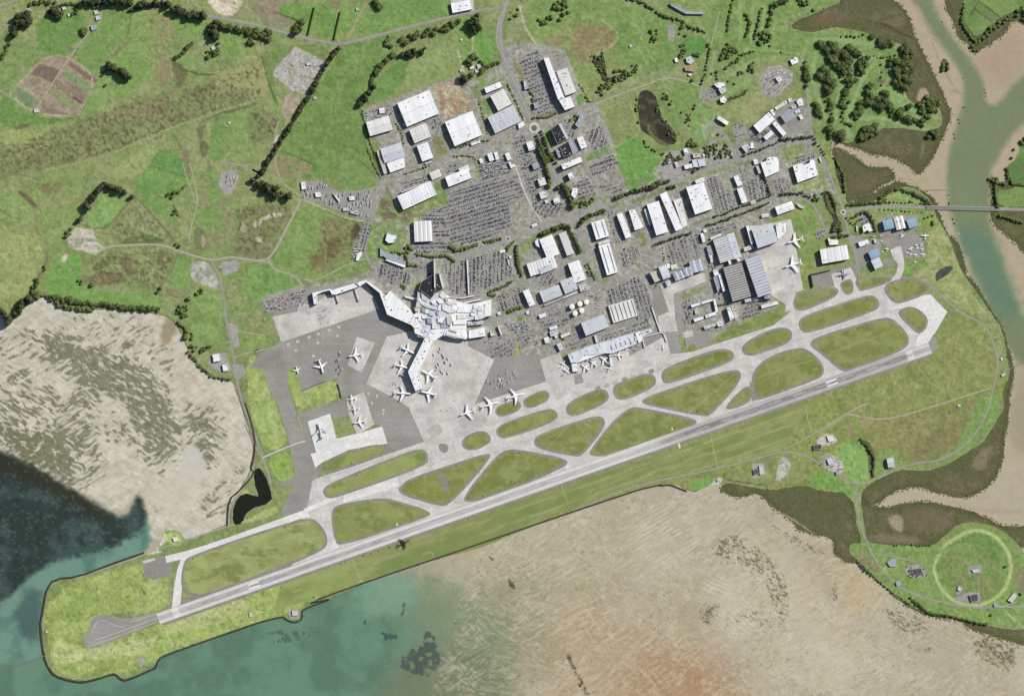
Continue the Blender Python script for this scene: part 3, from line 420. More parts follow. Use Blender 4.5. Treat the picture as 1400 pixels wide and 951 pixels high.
F_('B 230,140 280,120 340,290 300,310', (140,126,76), 1, 1, 1, (126,130,76), 4); F_('B 390,590 600,540 620,570 470,610', (118,104,68), 1, 1.5, .9); F_('B 750,410 800,390 820,470 760,500', (96,150,56), 1, 1); F_('B 480,700 520,660 580,800 550,840 520,820', (112,152,62), .8, .6); F_('B 820,890 1000,810 1040,840 830,930', (100,144,60), .8, .6); F_('E 820,95 1030,-10 1040,30 830,130', (100,144,60), .8, .6); F_('E 1100,170 1260,120 1380,160 1400,260 1200,350 1150,360', (98,150,58), 1, 1); F_('B 680,600 780,570 760,640 720,680', (110,132,66), 1, 1.5, .9); F_('C 990,680 1060,600 940,640 C 800,640 1000,380 1060,400 1110,440', (150,148,92), 2, 2, .8)
F_('E 290,800 380,720 650,630 700,660 560,700 400,760 340,850 300,850', (116,142,62), 1, 1.5); F_('E 410,720 460,690 420,760', (124,140,70), 1, 1); F_('E 750,600 900,520 980,500 900,560 790,620 770,650', (112,128,66), 1, 1.5); F_('E 990,480 1200,420 1060,490 1000,510', (118,138,66), 1, 1); F_('E 550,570 650,510 600,560', (120,138,70), 1, 1); F_('E 200,690 340,680 240,720', (126,136,84), 1, 1, .8); F_('E 700,430 900,400 900,450 740,510', (108,134,62), 1, 1.5, 1, (84,104,50), 4); F_('E 950,400 1000,380 1010,430 960,445', (120,150,66), 1, 1); F_('F 0,430 450,270 480,300 20,460', (118,138,68), .8, .8, .9, (104,120,60), 4); F_('F 450,260 850,140 870,170 470,290', (126,144,72), .8, .8, .9); F_('F 0,440 260,350 420,300 280,380 20,470', (112,126,70), 1, 1, .6); F_('F 480,620 900,480 1120,420 960,500 560,640', (126,138,78), .8, .8, .8); F_('F 860,140 1000,100 950,160 880,160', (116,126,64), 1, 1); F_('F 1200,40 1400,-20 1400,90 1220,110', (132,150,76), 1, 1)
F_('J 60,160 110,150 150,240 90,270', (136,116,68), 1, 1, 1, (118,128,64), 4); F_('J 380,660 580,580 580,640 400,710', (122,136,72), 1, 1); F_('J 820,140 860,120 900,280 860,260', (130,136,66), 1, 1, .9); F_('I 820,240 900,230 880,270 830,280', (118,140,64), 1, 1); F_('I 130,560 260,530 220,570 140,585', (112,142,58), 1, 1); F_('I 10,510 60,480 220,440 200,490 60,520', (126,150,64), 1, 1, 1, (86,104,46), 4); F_('I 0,890 130,850 160,740 180,800 190,860 140,870 40,910', (150,160,64), 1, 1.5); F_('H 560,80 760,20 860,10 700,80 600,90', (118,142,64), 1, 1); F_('H 240,280 300,230 310,310 250,330', (128,146,74), 1, 1); F_('G 900,0 G 940,100 980,90 970,190 480,300 440,290', (112,142,64), 1, 1)
F_('I 690,100 760,180 780,280 740,240', (98,106,66), 1, 2, .8)
F_('C 560,600 720,620 780,690 600,790', (168,164,152), 1, 1, .5)
# eastern quarter and airfield
F_('K 20,140 210,80 250,120 130,200 60,180', (120,146,70), 1, 1.5); F_('K 100,230 140,200 380,400 430,460 180,480 130,460 140,420', (142,158,88), 1.2, 1.5); F_('K 330,180 430,460 400,480 330,340', (126,148,74), 1, 1); F_('K 140,560 270,550 350,640 380,770 300,830 L 330,60 260,430 160,430 200,200', (116,146,66), 1, 1.2, 1, (134,142,74), 12); F_('K 140,690 210,690 230,780 150,790', (96,142,56), 1, 1, .8); F_('K 360,500 440,470 520,640 540,780 440,790 380,640', (116,134,70), 1, 1.2); F_('K 360,10 440,20 440,180 480,200 520,250 570,520 520,540 400,230', (126,150,74), 1, 1.2); F_('K 570,620 700,630 840,630 1200,640 1300,600 1400,951 1210,951 1130,690 850,660 640,680', (122,146,72), 1, 1.5, 1, (132,150,82), 8); F_('K 580,580 800,540 900,470 1000,480 1260,580 820,600', (130,154,78), 1, 1.2); F_('AA 780,400 900,390 970,580 1100,850 1220,960 1000,900 850,760 680,690 700,620 790,560', (152,158,94), 1.5, 3, 1, (132,146,76), 6); F_('L 650,300 870,290 900,350 700,350', (126,150,72), 1, 1); F_('L 1010,230 1200,190 1220,250 1080,340 1010,340', (112,150,66), 1, 1)
F_('L 180,200 350,290 290,320 300,420 440,380 490,480 160,590 170,490', (130,144,66), 1, 1); F_('L 300,410 450,380 480,430 200,480', (108,152,58), 1, 1, .8)
F_('P 360,800 1275,484 1300,430 1330,430 1380,520 1370,565 1250,640 1170,676 884,664 500,795 300,860', (130,140,66), 1.5, 1.5, 1, (122,136,60), 22); F_('W 1000,100 1200,0 1290,200 1250,280 760,445 600,420 700,300', (126,136,64), 2, 3, 1, (136,140,74), 8); F_('W 620,430 760,460 1250,320 1200,450 1030,620 850,640 720,660 700,560', (126,130,68), 1.5, 2, 1, (138,128,78), 8); F_('W 900,640 870,560 960,500 1180,420 1120,560 1020,620', (124,116,70), 4, 5, .7); F_('W 1200,330 1250,330 1300,320 1310,400 1180,560 1000,650 1100,560', (112,148,66), 1, 1.5); F_('W 520,570 600,540 670,550 700,620 700,710 640,745 590,700', (124,164,74), 1, 1); F_('W 720,600 800,560 860,640 790,690 720,710', (120,148,72), 1, 2); F_('W 380,730 480,660 630,750 620,810 540,770', (108,152,62), 1, 1.2); F_('W 650,530 690,540 720,590 710,700 690,690 690,590', (86,92,54), 1, 1.5); F_('W 580,520 600,450 625,520', (150,128,88), 1, 1); F_('W 30,690 160,660 300,590 380,620 430,680 380,740 100,740 30,730', (126,138,72), 1, 1.5, 1, (138,140,84), 6); F_('W 30,740 100,740 90,770 40,765', (110,154,62), 1, 1); F_('W 290,610 330,620 340,670 280,730 265,720', (178,174,164), 1, 1, 1, (150,146,136), 4); F_('W 450,550 490,505 530,520 555,540 490,570', (182,176,164), 1, 1, 1, (160,152,140), 4); F_('W 460,620 520,590 590,660 560,695 520,680', (178,172,162), 1, 1, 1, (150,146,136), 4); F_('V 850,870 960,810 990,850 920,900', (104,156,58), 1, 1); F_('V 985,850 1030,810 1040,850 960,930 920,920', (190,182,164), 1, 1)
# point with the circular track
F_('X 600,255 690,250 990,270 1100,180 1200,160 1340,230 1400,330 1500,340 1500,620 1280,640 1130,600 1000,580 920,550 780,460 700,380 610,310', (112,148,64), 1.2, 2, 1, (124,146,72), 8); F_('X 610,310 690,290 760,380 720,390', (134,124,82), 2, 2, .8); F_('X 1020,300 1170,250 1320,360 1290,500 1150,530 1040,450', (118,132,70), 3, 3, 1, (110,142,62), 8); F_('X 1040,270 1200,190 1320,290 1280,360 1180,240', (98,138,56), 1.5, 2, .9); F_('X 1350,400 1400,350 1400,480 1370,470', (130,118,84), 2, 2, .8)
# western end and the strip along the sea
F_('R 205,510 590,380 700,420 700,560 650,600 420,600 370,740 640,660 1400,380 1400,530 660,790 500,860 340,880 230,850 190,700', (150,170,80), 1.5, 2, 1, (136,158,66), 10); F_('R 220,700 350,760 640,690 640,760 340,800 230,820', (184,188,122), 3, 6, .8, (158,174,92), 6); F_('R 560,560 650,400 690,560 600,600', (156,172,92), 3, 4, .7); F_('R 290,520 420,500 330,640 270,660', (126,152,56), 3, 4, .7); F_('R 640,660 1040,520 1040,600 700,700', (172,176,108), 3, 5, .7)
F_('R 675,290 690,270 740,258 765,300 740,330', (160,182,84), 1, 1); F_('R 590,290 620,265 680,260 700,300 650,340 690,350 590,360', (196,188,168), 1, 1.5); F_('R 600,285 640,255 660,265 620,310', (96,90,66), 1, 1.5, .8)
F_('R 960,120 1030,80 1060,120 1010,190 965,240 1150,150 1160,190 960,245', (156,172,84), 1, 1); F_('R 1120,0 1220,0 1225,40 1170,60', (142,168,74), 1, 1)
F_('S -10,130 60,110 130,340 190,440 260,690 100,740 0,450', (140,164,72), 1.2, 2, 1, (158,174,100), 8); F_('S 110,770 270,720 295,880 190,920', (132,164,64), 1, 1); F_('S 245,190 300,180 340,345 560,265 590,390 320,480 260,330', (140,162,74), 1, 1.2, 1, (158,172,92), 8); F_('S 310,490 450,440 480,440 340,500 370,640 420,730 390,720 320,560', (158,140,104), 1.5, 2); F_('S 530,490 620,460 640,500 540,525', (128,160,62), 1, 1)
F_('P 318,519 325,540 340,585 348,610 345,640 330,665 315,690 311,716 316,716 320,690 336,664 350,640 353,610 345,580 330,535', (128,116,92), 1, 1.2, .9)
def paint_land(X, Y):
    p = Paint(X, Y, (118,138,72)); p.mix((134,146,84), sstep(.4, .62, fbm(X/40, Y/40, 3, 1))*.8)
    for i, (s, c, so, wo, a, var, vs, sm) in enumerate(SOFT): p.poly(s, c, so, wo, a, var, vs, i, sm)
    # faint field textures
    p.mix((150,160,96), sstep(.54, .72, fbm(X/8, Y/8, 4, 6))*.26); p.mix((88,110,54), sstep(.58, .72, fbm(X/11+40, Y/11, 4, 3))*.25)
    g1 = fbm(X/2.6, Y/2.6, 3, 4); g2 = fbm(X/2.2+50, Y/2.2, 2, 7); p.C *= (1+.22*(g1-.5)+.12*(g2-.5))[:, None]; p.mix((92,100,58), .5*sstep(.68, .78, fbm(X/4+9, Y/4, 3, 2)))
    yard = sstep(-1, 1, poly_sd(X, Y, q(YARD))[0]); p.mix((186,181,172), yard*sstep(.6, .7, fbm(X/4, Y/4, 2, 4))*.45); p.mix((108,110,84), yard*sstep(.62, .7, fbm(X/3.2+30, Y/3.2, 3, 1))*.45); p.mix((118,112,106), yard*sstep(.56, .68, fbm(X/2.6+70, Y/2.6, 2, 6))*.5)
    for l in ('M 50,498 225,312 300,294 372,302 522,416 412,616', 'M 50,500 150,580 250,612 412,618'): p.line(l, 1.0, (186,176,150), .5, .2, .8)
    for l in ('M 690,60 690,180 640,250 600,300', 'M 520,410 420,610', 'M 560,60 470,170 380,300', 'M 0,460 90,410 240,295', 'M 820,280 800,150 780,60', 'M 930,310 1080,200 1100,110', 'M 1397,310 1140,385 1010,380', 'M 740,951 860,770 930,660', 'O 440,460 330,440 215,620', 'O 690,160 560,330 500,345', 'O 250,470 230,300 180,200', 'N 500,245 720,195 900,130', 'N 160,640 350,300 480,260', 'N 150,800 340,860 360,951', 'T 640,165 470,490', 'T 460,510 600,570 640,640', 'Y 665,0 665,170 640,190', 'Y 350,290 380,370 480,520', 'Y 500,540 700,470 960,340', 'Y 620,780 740,720', 'B 1220,720 1060,820', 'C 560,320 545,460', 'C 640,60 600,250 560,330', 'A 30,520 380,420 650,330', 'W 720,660 700,560 610,430', 'W 1000,100 860,250 740,440', 'S 130,340 190,440 260,690'): p.line(l, .8, (92,106,58), .7, .3, .55)
    for l in ('M 0,800 300,690 600,570 850,490', 'M 120,900 420,800 700,690 900,600', 'M 0,870 330,750 640,640', 'N 520,400 470,560 420,700', 'N 620,420 560,300', 'T 600,200 560,330 500,430', 'O 620,140 560,240', 'Y 720,60 760,200 830,330', 'Y 430,60 460,110', 'O 60,420 150,520 200,480', 'V 600,830 900,760 1100,700', 'W 620,440 800,500 1000,480'): p.line(l, .9, (158,164,104), .8, .6, .5)
    # scrub dots in the rough pasture
    for s in ('M 0,780 600,560 1000,480 1397,320 1397,530 560,830 0,951', 'T 270,200 580,180 480,440 270,470', 'O 480,430 950,430 850,660 480,600', 'T 740,250 935,290 900,460 660,560', 'O 560,330 720,165 960,400 640,410', 'N 0,560 160,610 160,760 0,760'):
        sd = poly_sd(X, Y, q(s))[0]; p.mix((84,80,52), sstep(0, 6, sd)*sstep(.56, .68, fbm(X/3.2, Y/3.2, 3, 2))*.75)
    # worn tracks, ditches and field edges
    for s, w, c in (('M 0,850 180,790 330,730', 1.2, YE), ('M 250,900 560,830 930,665 1397,520', 1.6, (150,158,92)), ('M 700,200 640,260 600,300', 1.2, (104,112,62)), ('M 690,60 690,170 620,270', 1.0, (88,112,52)), ('M 0,450 90,400', 1, (84,108,50)), ('M 900,310 960,370 1010,380 1060,400 1130,395', 2.4, (86,90,50)), ('M 1197,600 1360,550', 3, (98,94,60)), ('M 1197,590 1060,650 1045,700', 2, (104,100,62)), ('M 160,620 300,640 420,620', 1, (84,110,50)), ('M 740,951 800,830 860,770', .8, (146,160,90)), ('M 930,720 960,790 1000,870 1010,951', 1.4, (118,106,72)), ('M 800,880 990,940', .8, (72,100,48)), ('M 1190,860 1280,660', .8, (150,160,96)), ('M 820,740 860,720', 2, (104,104,64)), ('M 390,730 700,640 860,600', 1.0, (108,112,64)),
        ('O 440,300 560,335 690,165 720,150 760,190 930,390', 1.6, (96,100,58)), ('O 880,150 960,120 990,90', 2.2, (92,94,58)), ('O 920,200 950,260', 2.4, (84,90,54)), ('O 500,340 560,340', 1.2, (130,116,84)), ('O 250,470 230,540 180,620 190,680', 3.2, (112,108,76)), ('O 700,570 830,660 900,560 950,450', 1.6, (106,108,66)), ('O 530,700 545,650', 1, (128,128,90)), ('O 0,0 200,60', 1, (112,118,64)), ('O 1300,500 1310,570', 1, (88,100,58)), ('O 180,210 190,330 220,360', 1.2, (110,116,64)), ('O 880,630 890,670 960,690 980,680', 1.1, (110,92,62)),
        ('T 640,165 760,220 870,270 960,280', 2.2, (170,162,146)), ('T 760,225 870,275 960,290', 1, (72,76,48)), ('T 300,330 305,260 350,190', 1.6, (92,96,58)), ('N 70,300 110,460 160,570', 1.2, (72,90,46)), ('N 180,800 340,870 360,890', 1.2, (84,98,54)), ('N 0,560 120,500', 1, (120,140,80)), ('N 150,70 260,110', 1.6, (60,80,40)), ('N 640,570 1110,405', 1.2, (150,150,104)), ('N 590,575 700,951', 2, (92,104,58)), ('N 1240,80 1260,200 1310,330', 2.2, (138,128,92)), ('N 520,210 560,140 620,20', 2.2, (166,142,108)), ('N 480,570 540,610 570,580', .8, (140,150,92)), ('N 550,830 640,890 680,951', 1.4, (84,116,52)), ('N 1105,260 1140,380', 1.2, (206,192,168)), ('N 1190,180 1190,290', 1.4, (196,188,170)),
        ('Y 120,30 140,140 210,240', 2, (176,168,140)), ('Y 560,110 640,170 640,210 590,260 480,310', 1.4, (170,160,124)), ('Y 660,180 720,220 760,280', 1, (150,164,96)), ('Y 720,130 740,70 790,130 740,250 780,310', .8, (140,162,86)), ('Y 380,370 440,460 490,530', 1.8, (150,156,104)), ('Y 620,780 740,720', 1, (150,160,104)), ('Y 700,540 730,620', 1, (164,168,104)), ('Y 840,430 960,420 1040,440', 1, (140,150,92)), ('Z 0,230 110,240 300,250 330,270', .9, (156,164,110)), ('Z 230,100 380,50 460,20', .9, (150,162,104)), ('Z 500,420 600,280 640,260 660,290', 1, (142,160,100)), ('E 1110,120 1260,100 1400,80', .8, (150,160,104)),
        ('K 450,210 500,260 540,330 560,430 575,500', 1.2, (148,158,104)), ('AA 700,620 790,700 900,790', 1.6, (146,138,104)), ('V 880,440 980,400 1100,330', 1, (140,138,96)), ('X 990,370 1010,300 1080,230 1170,190 1260,210 1330,290 1345,370 1320,460 1250,520 1170,545 1080,520 1010,450 990,370', 4.6, (160,178,100)), ('Z 560,650 552,560 590,470 640,350 690,300', 5, (130,160,88)), ('Z 500,590 505,480 530,400 590,300', 4.5, (128,158,86)), ('Z 400,260 385,360 410,460 450,560', 6, (128,156,86)), ('Z 620,570 720,560 830,600 950,625', 5, (130,160,88)), ('Z 400,190 560,190 700,225', 6, (128,158,86)), ('Z 215,100 190,160 160,240', 4.5, (126,156,84)), ('Z 160,30 150,110 145,150', 4, (128,158,86)), ('Z 100,30 105,120 95,200', 4, (126,154,82)), ('Z 40,20 45,110 40,190', 4.5, (128,158,86)), ('C 830,250 900,190 1010,130', 6, (128,158,86)), ('C 800,390 880,330 960,290', 6, (124,156,84)), ('C 690,60 660,200 640,300', 4, (130,156,88)), ('Z 700,440 740,400 780,330', 4, (126,156,84)), ('X 1000,360 1040,270 1150,240 1190,250', 1, (98,120,56)), ('X 1010,300 1060,260', 1.6, (82,110,50)), ('X 1310,560 1400,640', 1.2, (170,164,140)), ('X 1240,250 1290,360 1320,360', 1.6, (90,126,52)), ('R 430,600 440,545 520,480 540,410', 1.4, (150,158,104)), ('R 260,500 280,550', 1.2, (176,178,128)), ('R 590,500 600,520', 3, (96,126,52)), ('R 470,490 540,430 700,560', 1, (170,178,104)), ('R 690,680 720,740', 1, (190,190,140)), ('R 1050,610 1100,590 1115,610', .8, (190,190,140)), ('W 400,370 320,560', 1.6, (146,140,104)), ('W 405,400 430,500', .8, (160,156,112)), ('W 470,505 640,390 690,370', 2.4, (150,146,112)), ('W 950,260 990,290 1100,320', 1.6, (150,146,96)), ('W 30,690 40,720 160,735 230,745', 1.2, (66,80,44)), ('V 185,870 215,951', 1, (150,152,104)), ('V 975,610 1015,770', 1.2, (156,158,112)), ('U 320,715 360,830', 1.4, (164,164,118)), ('U 735,670 750,700', 1.4, (196,192,160)), ('V 190,870 205,940', 1, (150,150,104))): p.line(s, w, c)
    return p.C
PONDS = {'pond': [q('C 70,400 130,362 205,398 240,500 270,605 355,680 388,760 362,805 300,805 215,765 135,715 88,680 72,560'), q('R 1060,0 1088,0 1125,80 1135,142 1030,170 1008,230 968,236 970,150 1010,100 1058,112 1080,122 1055,50'), q('K 375,500 430,480 470,600 500,690 535,740 480,790 430,755 470,700 420,640 390,570'), q('K 465,220 500,240 545,390 553,510 525,470 480,330'), q('AA 830,680 880,630 950,620 940,655 860,712 838,722'), q('Y 490,310 560,290 580,360 570,400 600,420 700,370 640,440 560,440 540,380')]}
o = region('ground', jag(MAIN, .7, 5, 2, 1), 0, paint_land, MAT['land'], 2.0); o['kind'] = 'structure'
for k, s in EAST.items():
    def pe(X, Y):
        p = Paint(X, Y, (112,142,66)); p.mix((98,134,58), sstep(.4, .6, fbm(X/25, Y/25, 4, 1)))
        p.poly('Z 1170,40 1185,5 1285,80 1250,110', (104,126,68), .6, .3, 1, None, 8, 1, 0)
        for l in ('Z 1165,45 1250,110', 'Z 1185,8 1285,82', 'Z 1140,80 1185,0', 'AA 1230,290 1300,280 1400,285'): p.line(l, 1.2, (62,66,44))
        return p.C
    o = region('ground', jag(s, 1, 4, 5), -.3, pe, MAT['land'], 2.0); o['kind'] = 'structure'
o = region('islet_marsh', jag(q('Z 1000,285 1025,280 1042,310 1035,345 1005,345'), .8, 3), -.9, paint_marsh, MAT['marsh'], 1.5); o['kind'] = 'stuff'; o.name = 'salt_marsh'
for z_, s in ((.0, 'Z 1310,800 1340,780 1380,745 1500,760 1500,930 1420,900 1340,880 1325,840'), (.0, 'Z 1375,700 1395,660 1440,700 1420,720')):
    o = region('ground', jag(q(s), 1, 4, 6), -.2, lambda X, Y: Paint(X, Y, (84,124,58)).C, MAT['land'], 2.0); o['kind'] = 'structure'
def paint_pond(X, Y):
    p = Paint(X, Y, (62,60,50)); p.mix((84,82,60), sstep(.5, .62, fbm(X/7, Y/7, 4, 2))); p.poly('R 900,-20 1200,-20 1200,250 900,250', (34,38,30), 1, 0); p.poly('AA 800,600 970,600 970,740 800,740', (76,86,84), 1, 0, 1, (66,72,66), 5)
    p.poly('C 200,640 260,640 340,700 350,780 300,780 230,720', (58,50,42), 3, 2); return p.C
for i, s in enumerate(PONDS['pond']):
    o = region('pond_water', jag(s, .5, 3, i), .12, paint_pond, MAT['pond'], 1.2); o['kind'] = 'structure'
for s in ('C 145,640 165,640 170,700 260,780 320,800 310,820 240,800 150,710', 'K 400,500 415,500 430,590 480,640 470,660 420,610'):
    o = region('marsh_plants', jag(q(s), .4, 2, 3), .25, lambda X, Y: Paint(X, Y, (104,108,66)).C, MAT['marsh'], 1.2); o['kind'] = 'stuff'
# ---------------- paved surfaces ----------------
from mathutils.geometry import tessellate_polygon
_lz = {}
def sheet(name, s, z, mat, sm=0, kind='structure'):
    pts = q(s) if isinstance(s, str) else s
    if sm: pts = chaikin(pts, sm)
    v = [(*W(p), z) for p in pts]
    tri = tessellate_polygon([[Vector(a) for a in v]])
    f = []
    for t in tri:
        a, b, c = (Vector(v[i]) for i in t)
        f.append(tuple(t) if (b-a).cross(c-a).z > 0 else tuple(reversed(t)))
    o = mesh_obj(name, v, f, mat)
    if kind: o['kind'] = kind
    return o
def ribbon(name, s, w, z, mat, sm=2, kind='structure', closed=False, th=0):
    pts = q(s) if isinstance(s, str) else s
    pts = chaikin(pts, sm, closed)
    if closed: pts = pts+pts[:2]
    v = []; f = []
    for i, p in enumerate(pts):
        a = pts[max(i-1, 0)]; b = pts[min(i+1, len(pts)-1)]
        dx, dy = b[0]-a[0], b[1]-a[1]; L = math.hypot(dx, dy) or 1; nx, ny = -dy/L*w/2, dx/L*w/2
        v += [(*W((p[0]+nx, p[1]+ny)), z), (*W((p[0]-nx, p[1]-ny)), z)]
    for i in range(len(pts)-1): f.append((2*i, 2*i+2, 2*i+3, 2*i+1)[::-1])
    # faces upwards
    a, b, c = (Vector(v[k]) for k in f[0][:3])
    if (b-a).cross(c-a).z < 0: f = [x[::-1] for x in f]
    o = mesh_obj(name, v, f, mat)
    if kind: o['kind'] = kind
    return o
zc = [0.10]
def nz():
    zc[0] += .012; return zc[0]
M_ = MAT
HC = 3.0; HM = np.zeros((520, 380))         # how high the laid surfaces already stand, so that each one lies clear of those below
def lay(pts, w=None, step=.03):
    P = np.array(pts); i0 = max(0, int((P[:,0].min()+80-6)/HC)); i1 = min(519, int((P[:,0].max()+80+6)/HC)+1); j0 = max(0, int((P[:,1].min()+80-6)/HC)); j1 = min(379, int((P[:,1].max()+80+6)/HC)+1)
    if i1 <= i0 or j1 <= j0: return .1
    gx, gy = np.meshgrid((np.arange(i0, i1)+.5)*HC-80, (np.arange(j0, j1)+.5)*HC-80, indexing='ij')
    if w is None: m = poly_sd(gx.ravel(), gy.ravel(), [tuple(p) for p in pts])[0].reshape(gx.shape) > -3.2
    else:
        d2 = np.full(gx.shape, 1e9)
        for (ax, ay), (bx, by) in zip(pts[:-1], pts[1:]):
            dx, dy = bx-ax, by-ay; t = np.clip(((gx-ax)*dx+(gy-ay)*dy)/(dx*dx+dy*dy+1e-9), 0, 1); d2 = np.minimum(d2, (gx-ax-t*dx)**2+(gy-ay-t*dy)**2)
        m = d2 < (w/2+3.2)**2
    sub = HM[i0:i1, j0:j1]; z = (sub[m].max() if m.any() else 0)+step; z = max(z, .06); sub[m] = z; return z
# airfield asphalt grounds
for s in ('G 395,330 940,262 1060,350 1120,540 1320,640 1390,720 1100,951 0,951 100,830 255,750 190,540', 'I 700,850 1240,660 1400,560 1400,951 340,951 340,880', 'G 90,430 450,325 940,250 900,310 540,400 330,480 160,520', 'S 60,110 200,60 500,-40 620,-120 860,-60 890,0 760,300 1060,480 1130,640 1125,690 880,740 880,680 850,570 800,560 735,350 600,390 590,370 560,265 340,350 300,180 245,190 250,300 320,560 370,640 400,740 425,830 460,850 415,951 205,951 200,930 300,890 260,690 190,440 130,340',
          'S 310,490 360,480 610,400 640,500 540,525 525,490 370,540 400,640 430,740 395,740 340,560', 'H 650,720 840,700 870,870 1060,850 1300,840 1340,951 E2 835,240 875,380 600,495 415,530 540,240 330,128',
          'P 405,655 428,640 445,668 447,692 420,705 390,712 384,700', 'I 1240,300 1310,330 1390,500 1290,530 1240,470', 'J 330,650 380,640 440,720 470,880 450,951 390,951 330,760', 'V 740,70 790,40 820,150 765,180', 'V 840,85 960,50 990,120 850,150', 'R 590,390 680,365 720,395 710,440 640,465 605,445', 'L 390,300 440,290 640,240 600,0 780,60 640,360 450,420 320,420 285,330', 'AA 470,450 590,420 760,425 770,570 640,570 600,510 560,520 480,470', 'L 860,190 930,200 960,250 870,270', 'W 975,60 1000,70 1005,120 985,140 965,120'):
    sheet('taxiway_asphalt', s, nz(), M_['asphalt'])
sheet('runway_shoulder', [( 228+0, 841-13.5), (1271, 476-12), (1274, 487), (228, 841+12)], .3, M_['shoulder'])
# concrete: taxiways and aprons
zc[0] = .34
sheet('taxiway', 'P 398,778 412,712 420,694 427,657 432,654 580,603.5 600,595 649,552.6 746,521.5 790,518 916,484 944,481 1057,445 1083,424 1089,402 1100,402 1145,390 1136,375 1163,365.5 1178,395 1211,386 1219,405 1272,402 1295,426 1279,454 1269,467 1268,484 1080,550 760,659 400,787', nz(), M_['concrete'])
ribbon('taxiway', 'R 690,378 800,352 1000,285 1290,178 1340,170', 9.5, nz(), M_['bright'], 1); ribbon('taxiway', 'R 780,350 745,450 730,600', 11, nz(), M_['bright'], 1); ribbon('taxiway', 'L 860,430 960,370 1000,290 1005,220 975,100', 9, nz(), M_['concrete'])
ribbon('taxiway', 'U 70,470 240,395 480,330 560,300', 13, nz(), M_['bright'], 1); ribbon('taxiway', 'U 120,460 190,560 225,660', 12, nz(), M_['bright'], 1); sheet('taxiway', 'L 915,125 985,105 1000,230 980,240 945,205', nz(), M_['apron'])
sheet('taxiway', 'L 900,600 980,560 1235,480 1370,620 1290,760 1215,870 1210,951 1130,951 1120,850 1190,740 1205,670 1100,585', nz(), M_['bright'])
for s, m in (('S 880,0 750,300 940,400 1060,480 1125,670 1250,700 1399,560 1399,300 1399,0 1130,-60', 'apron'), ('E2 140,120 330,130 540,240 415,525 600,490 640,560 500,700 100,780 0,560 0,300 60,180', 'apron'), ('G 190,540 G 390,500 400,440 540,440 600,380 930,260 990,370 1040,480 260,745', 'apron'), ('S 690,0 805,40 720,232 630,180', 'apron'), ('S 620,400 735,350 800,560 690,625 640,500', 'apron'),
             ('S 375,540 520,490 560,650 680,620 850,570 885,680 640,720 470,800 425,835 395,745 430,740', 'bright'), ('E2 830,240 960,195 990,280 1399,150 1399,380 1000,440 940,460 880,380', 'apron'), ('V 480,220 740,70 765,180 860,165 470,300', 'apron'), ('I 1300,280 1400,270 1420,600 1330,670 1280,540 1370,500', 'apron'), ('J 250,590 340,560 600,480 620,550 380,640 330,660 390,951 240,951 230,830 320,800', 'apron'), ('J 960,110 1080,100 1290,55 1315,160 1340,330 1360,450 1390,620 1330,640 1320,780 1240,800 1250,740 1190,700 1130,660 1020,340', 'apron'), ('L 445,320 600,265 680,440 610,470 600,370 530,395 575,475 500,510', 'concrete'), ('R 1280,180 1400,130 1400,60 1440,80 1380,330 1340,300', 'concrete'), ('V 830,55 880,45 885,75 840,85', 'concrete'), ('R 590,385 640,372 650,380 600,395', 'apron')):
    sheet('apron', s, nz(), M_[m])
sheet('apron', 'E2 300,610 480,575 500,660 330,690', nz(), M_['stain'], 2); sheet('apron', 'S 1125,600 1200,545 1240,590 1220,630 1170,635', nz(), M_['stain'], 1); sheet('apron', 'S 1210,680 1270,685 1275,730 1240,742 1215,720', nz(), M_['shoulder'], 1)
sheet('apron', 'E2 1050,340 1095,325 1110,385 1055,400', nz(), M_['asphalt']); sheet('apron', 'E2 830,240 870,380 885,372 845,236', nz(), M_['apron'])
for k in range(9): sheet('stand_wear', [(813+k*12.2+dx, 529-k*3.9+dy) for dx, dy in ((0, 0), (7, -2.4), (9, 3), (2, 5.4))], nz(), M_['stain'] if k % 3 else M_['asphalt'], 1)
for x, y in ((315,765),(390,740),(480,705),(555,680),(640,650),(715,625),(705,695),(550,750),(375,810),(515,855)):
    sheet('stand_pad', q(f'G {x-13},{y-11} {x+13},{y-12} {x+14},{y+10} {x-12},{y+12}'), nz(), M_['yellow'])
for x, y in ((763,362),(818,378),(785,422),(858,468),(856,490)): sheet('stand_pad', q(f'S {x-8},{y-8} {x+8},{y-8} {x+8},{y+9} {x-8},{y+9}'), nz(), M_['yellow'])
wr = random.Random(3)
for s_, n_ in (('E2 130,180 500,260 420,500 200,640 120,400', 16), ('S 880,40 1000,300 1080,460 820,300', 7), ('G 300,560 880,330 980,420 300,700', 12), ('J 1080,330 1280,330 1330,600 1150,620', 8), ('E2 860,250 1300,180 1380,330 960,440', 9)):
    P_ = q(s_)
    for _ in range(n_):
        x, y = wr.uniform(min(p[0] for p in P_), max(p[0] for p in P_)), wr.uniform(min(p[1] for p in P_), max(p[1] for p in P_))
        if inside(x, y, P_): sheet('stand_wear', jag([(x+wr.uniform(1, 4)*math.cos(t), y+wr.uniform(.6, 2)*math.sin(t)) for t in (0, 1, 2, 3, 4, 5)], .2, 1, 1), nz(), wr.choice([M_['stain'], M_['stain'], M_['apron']]))
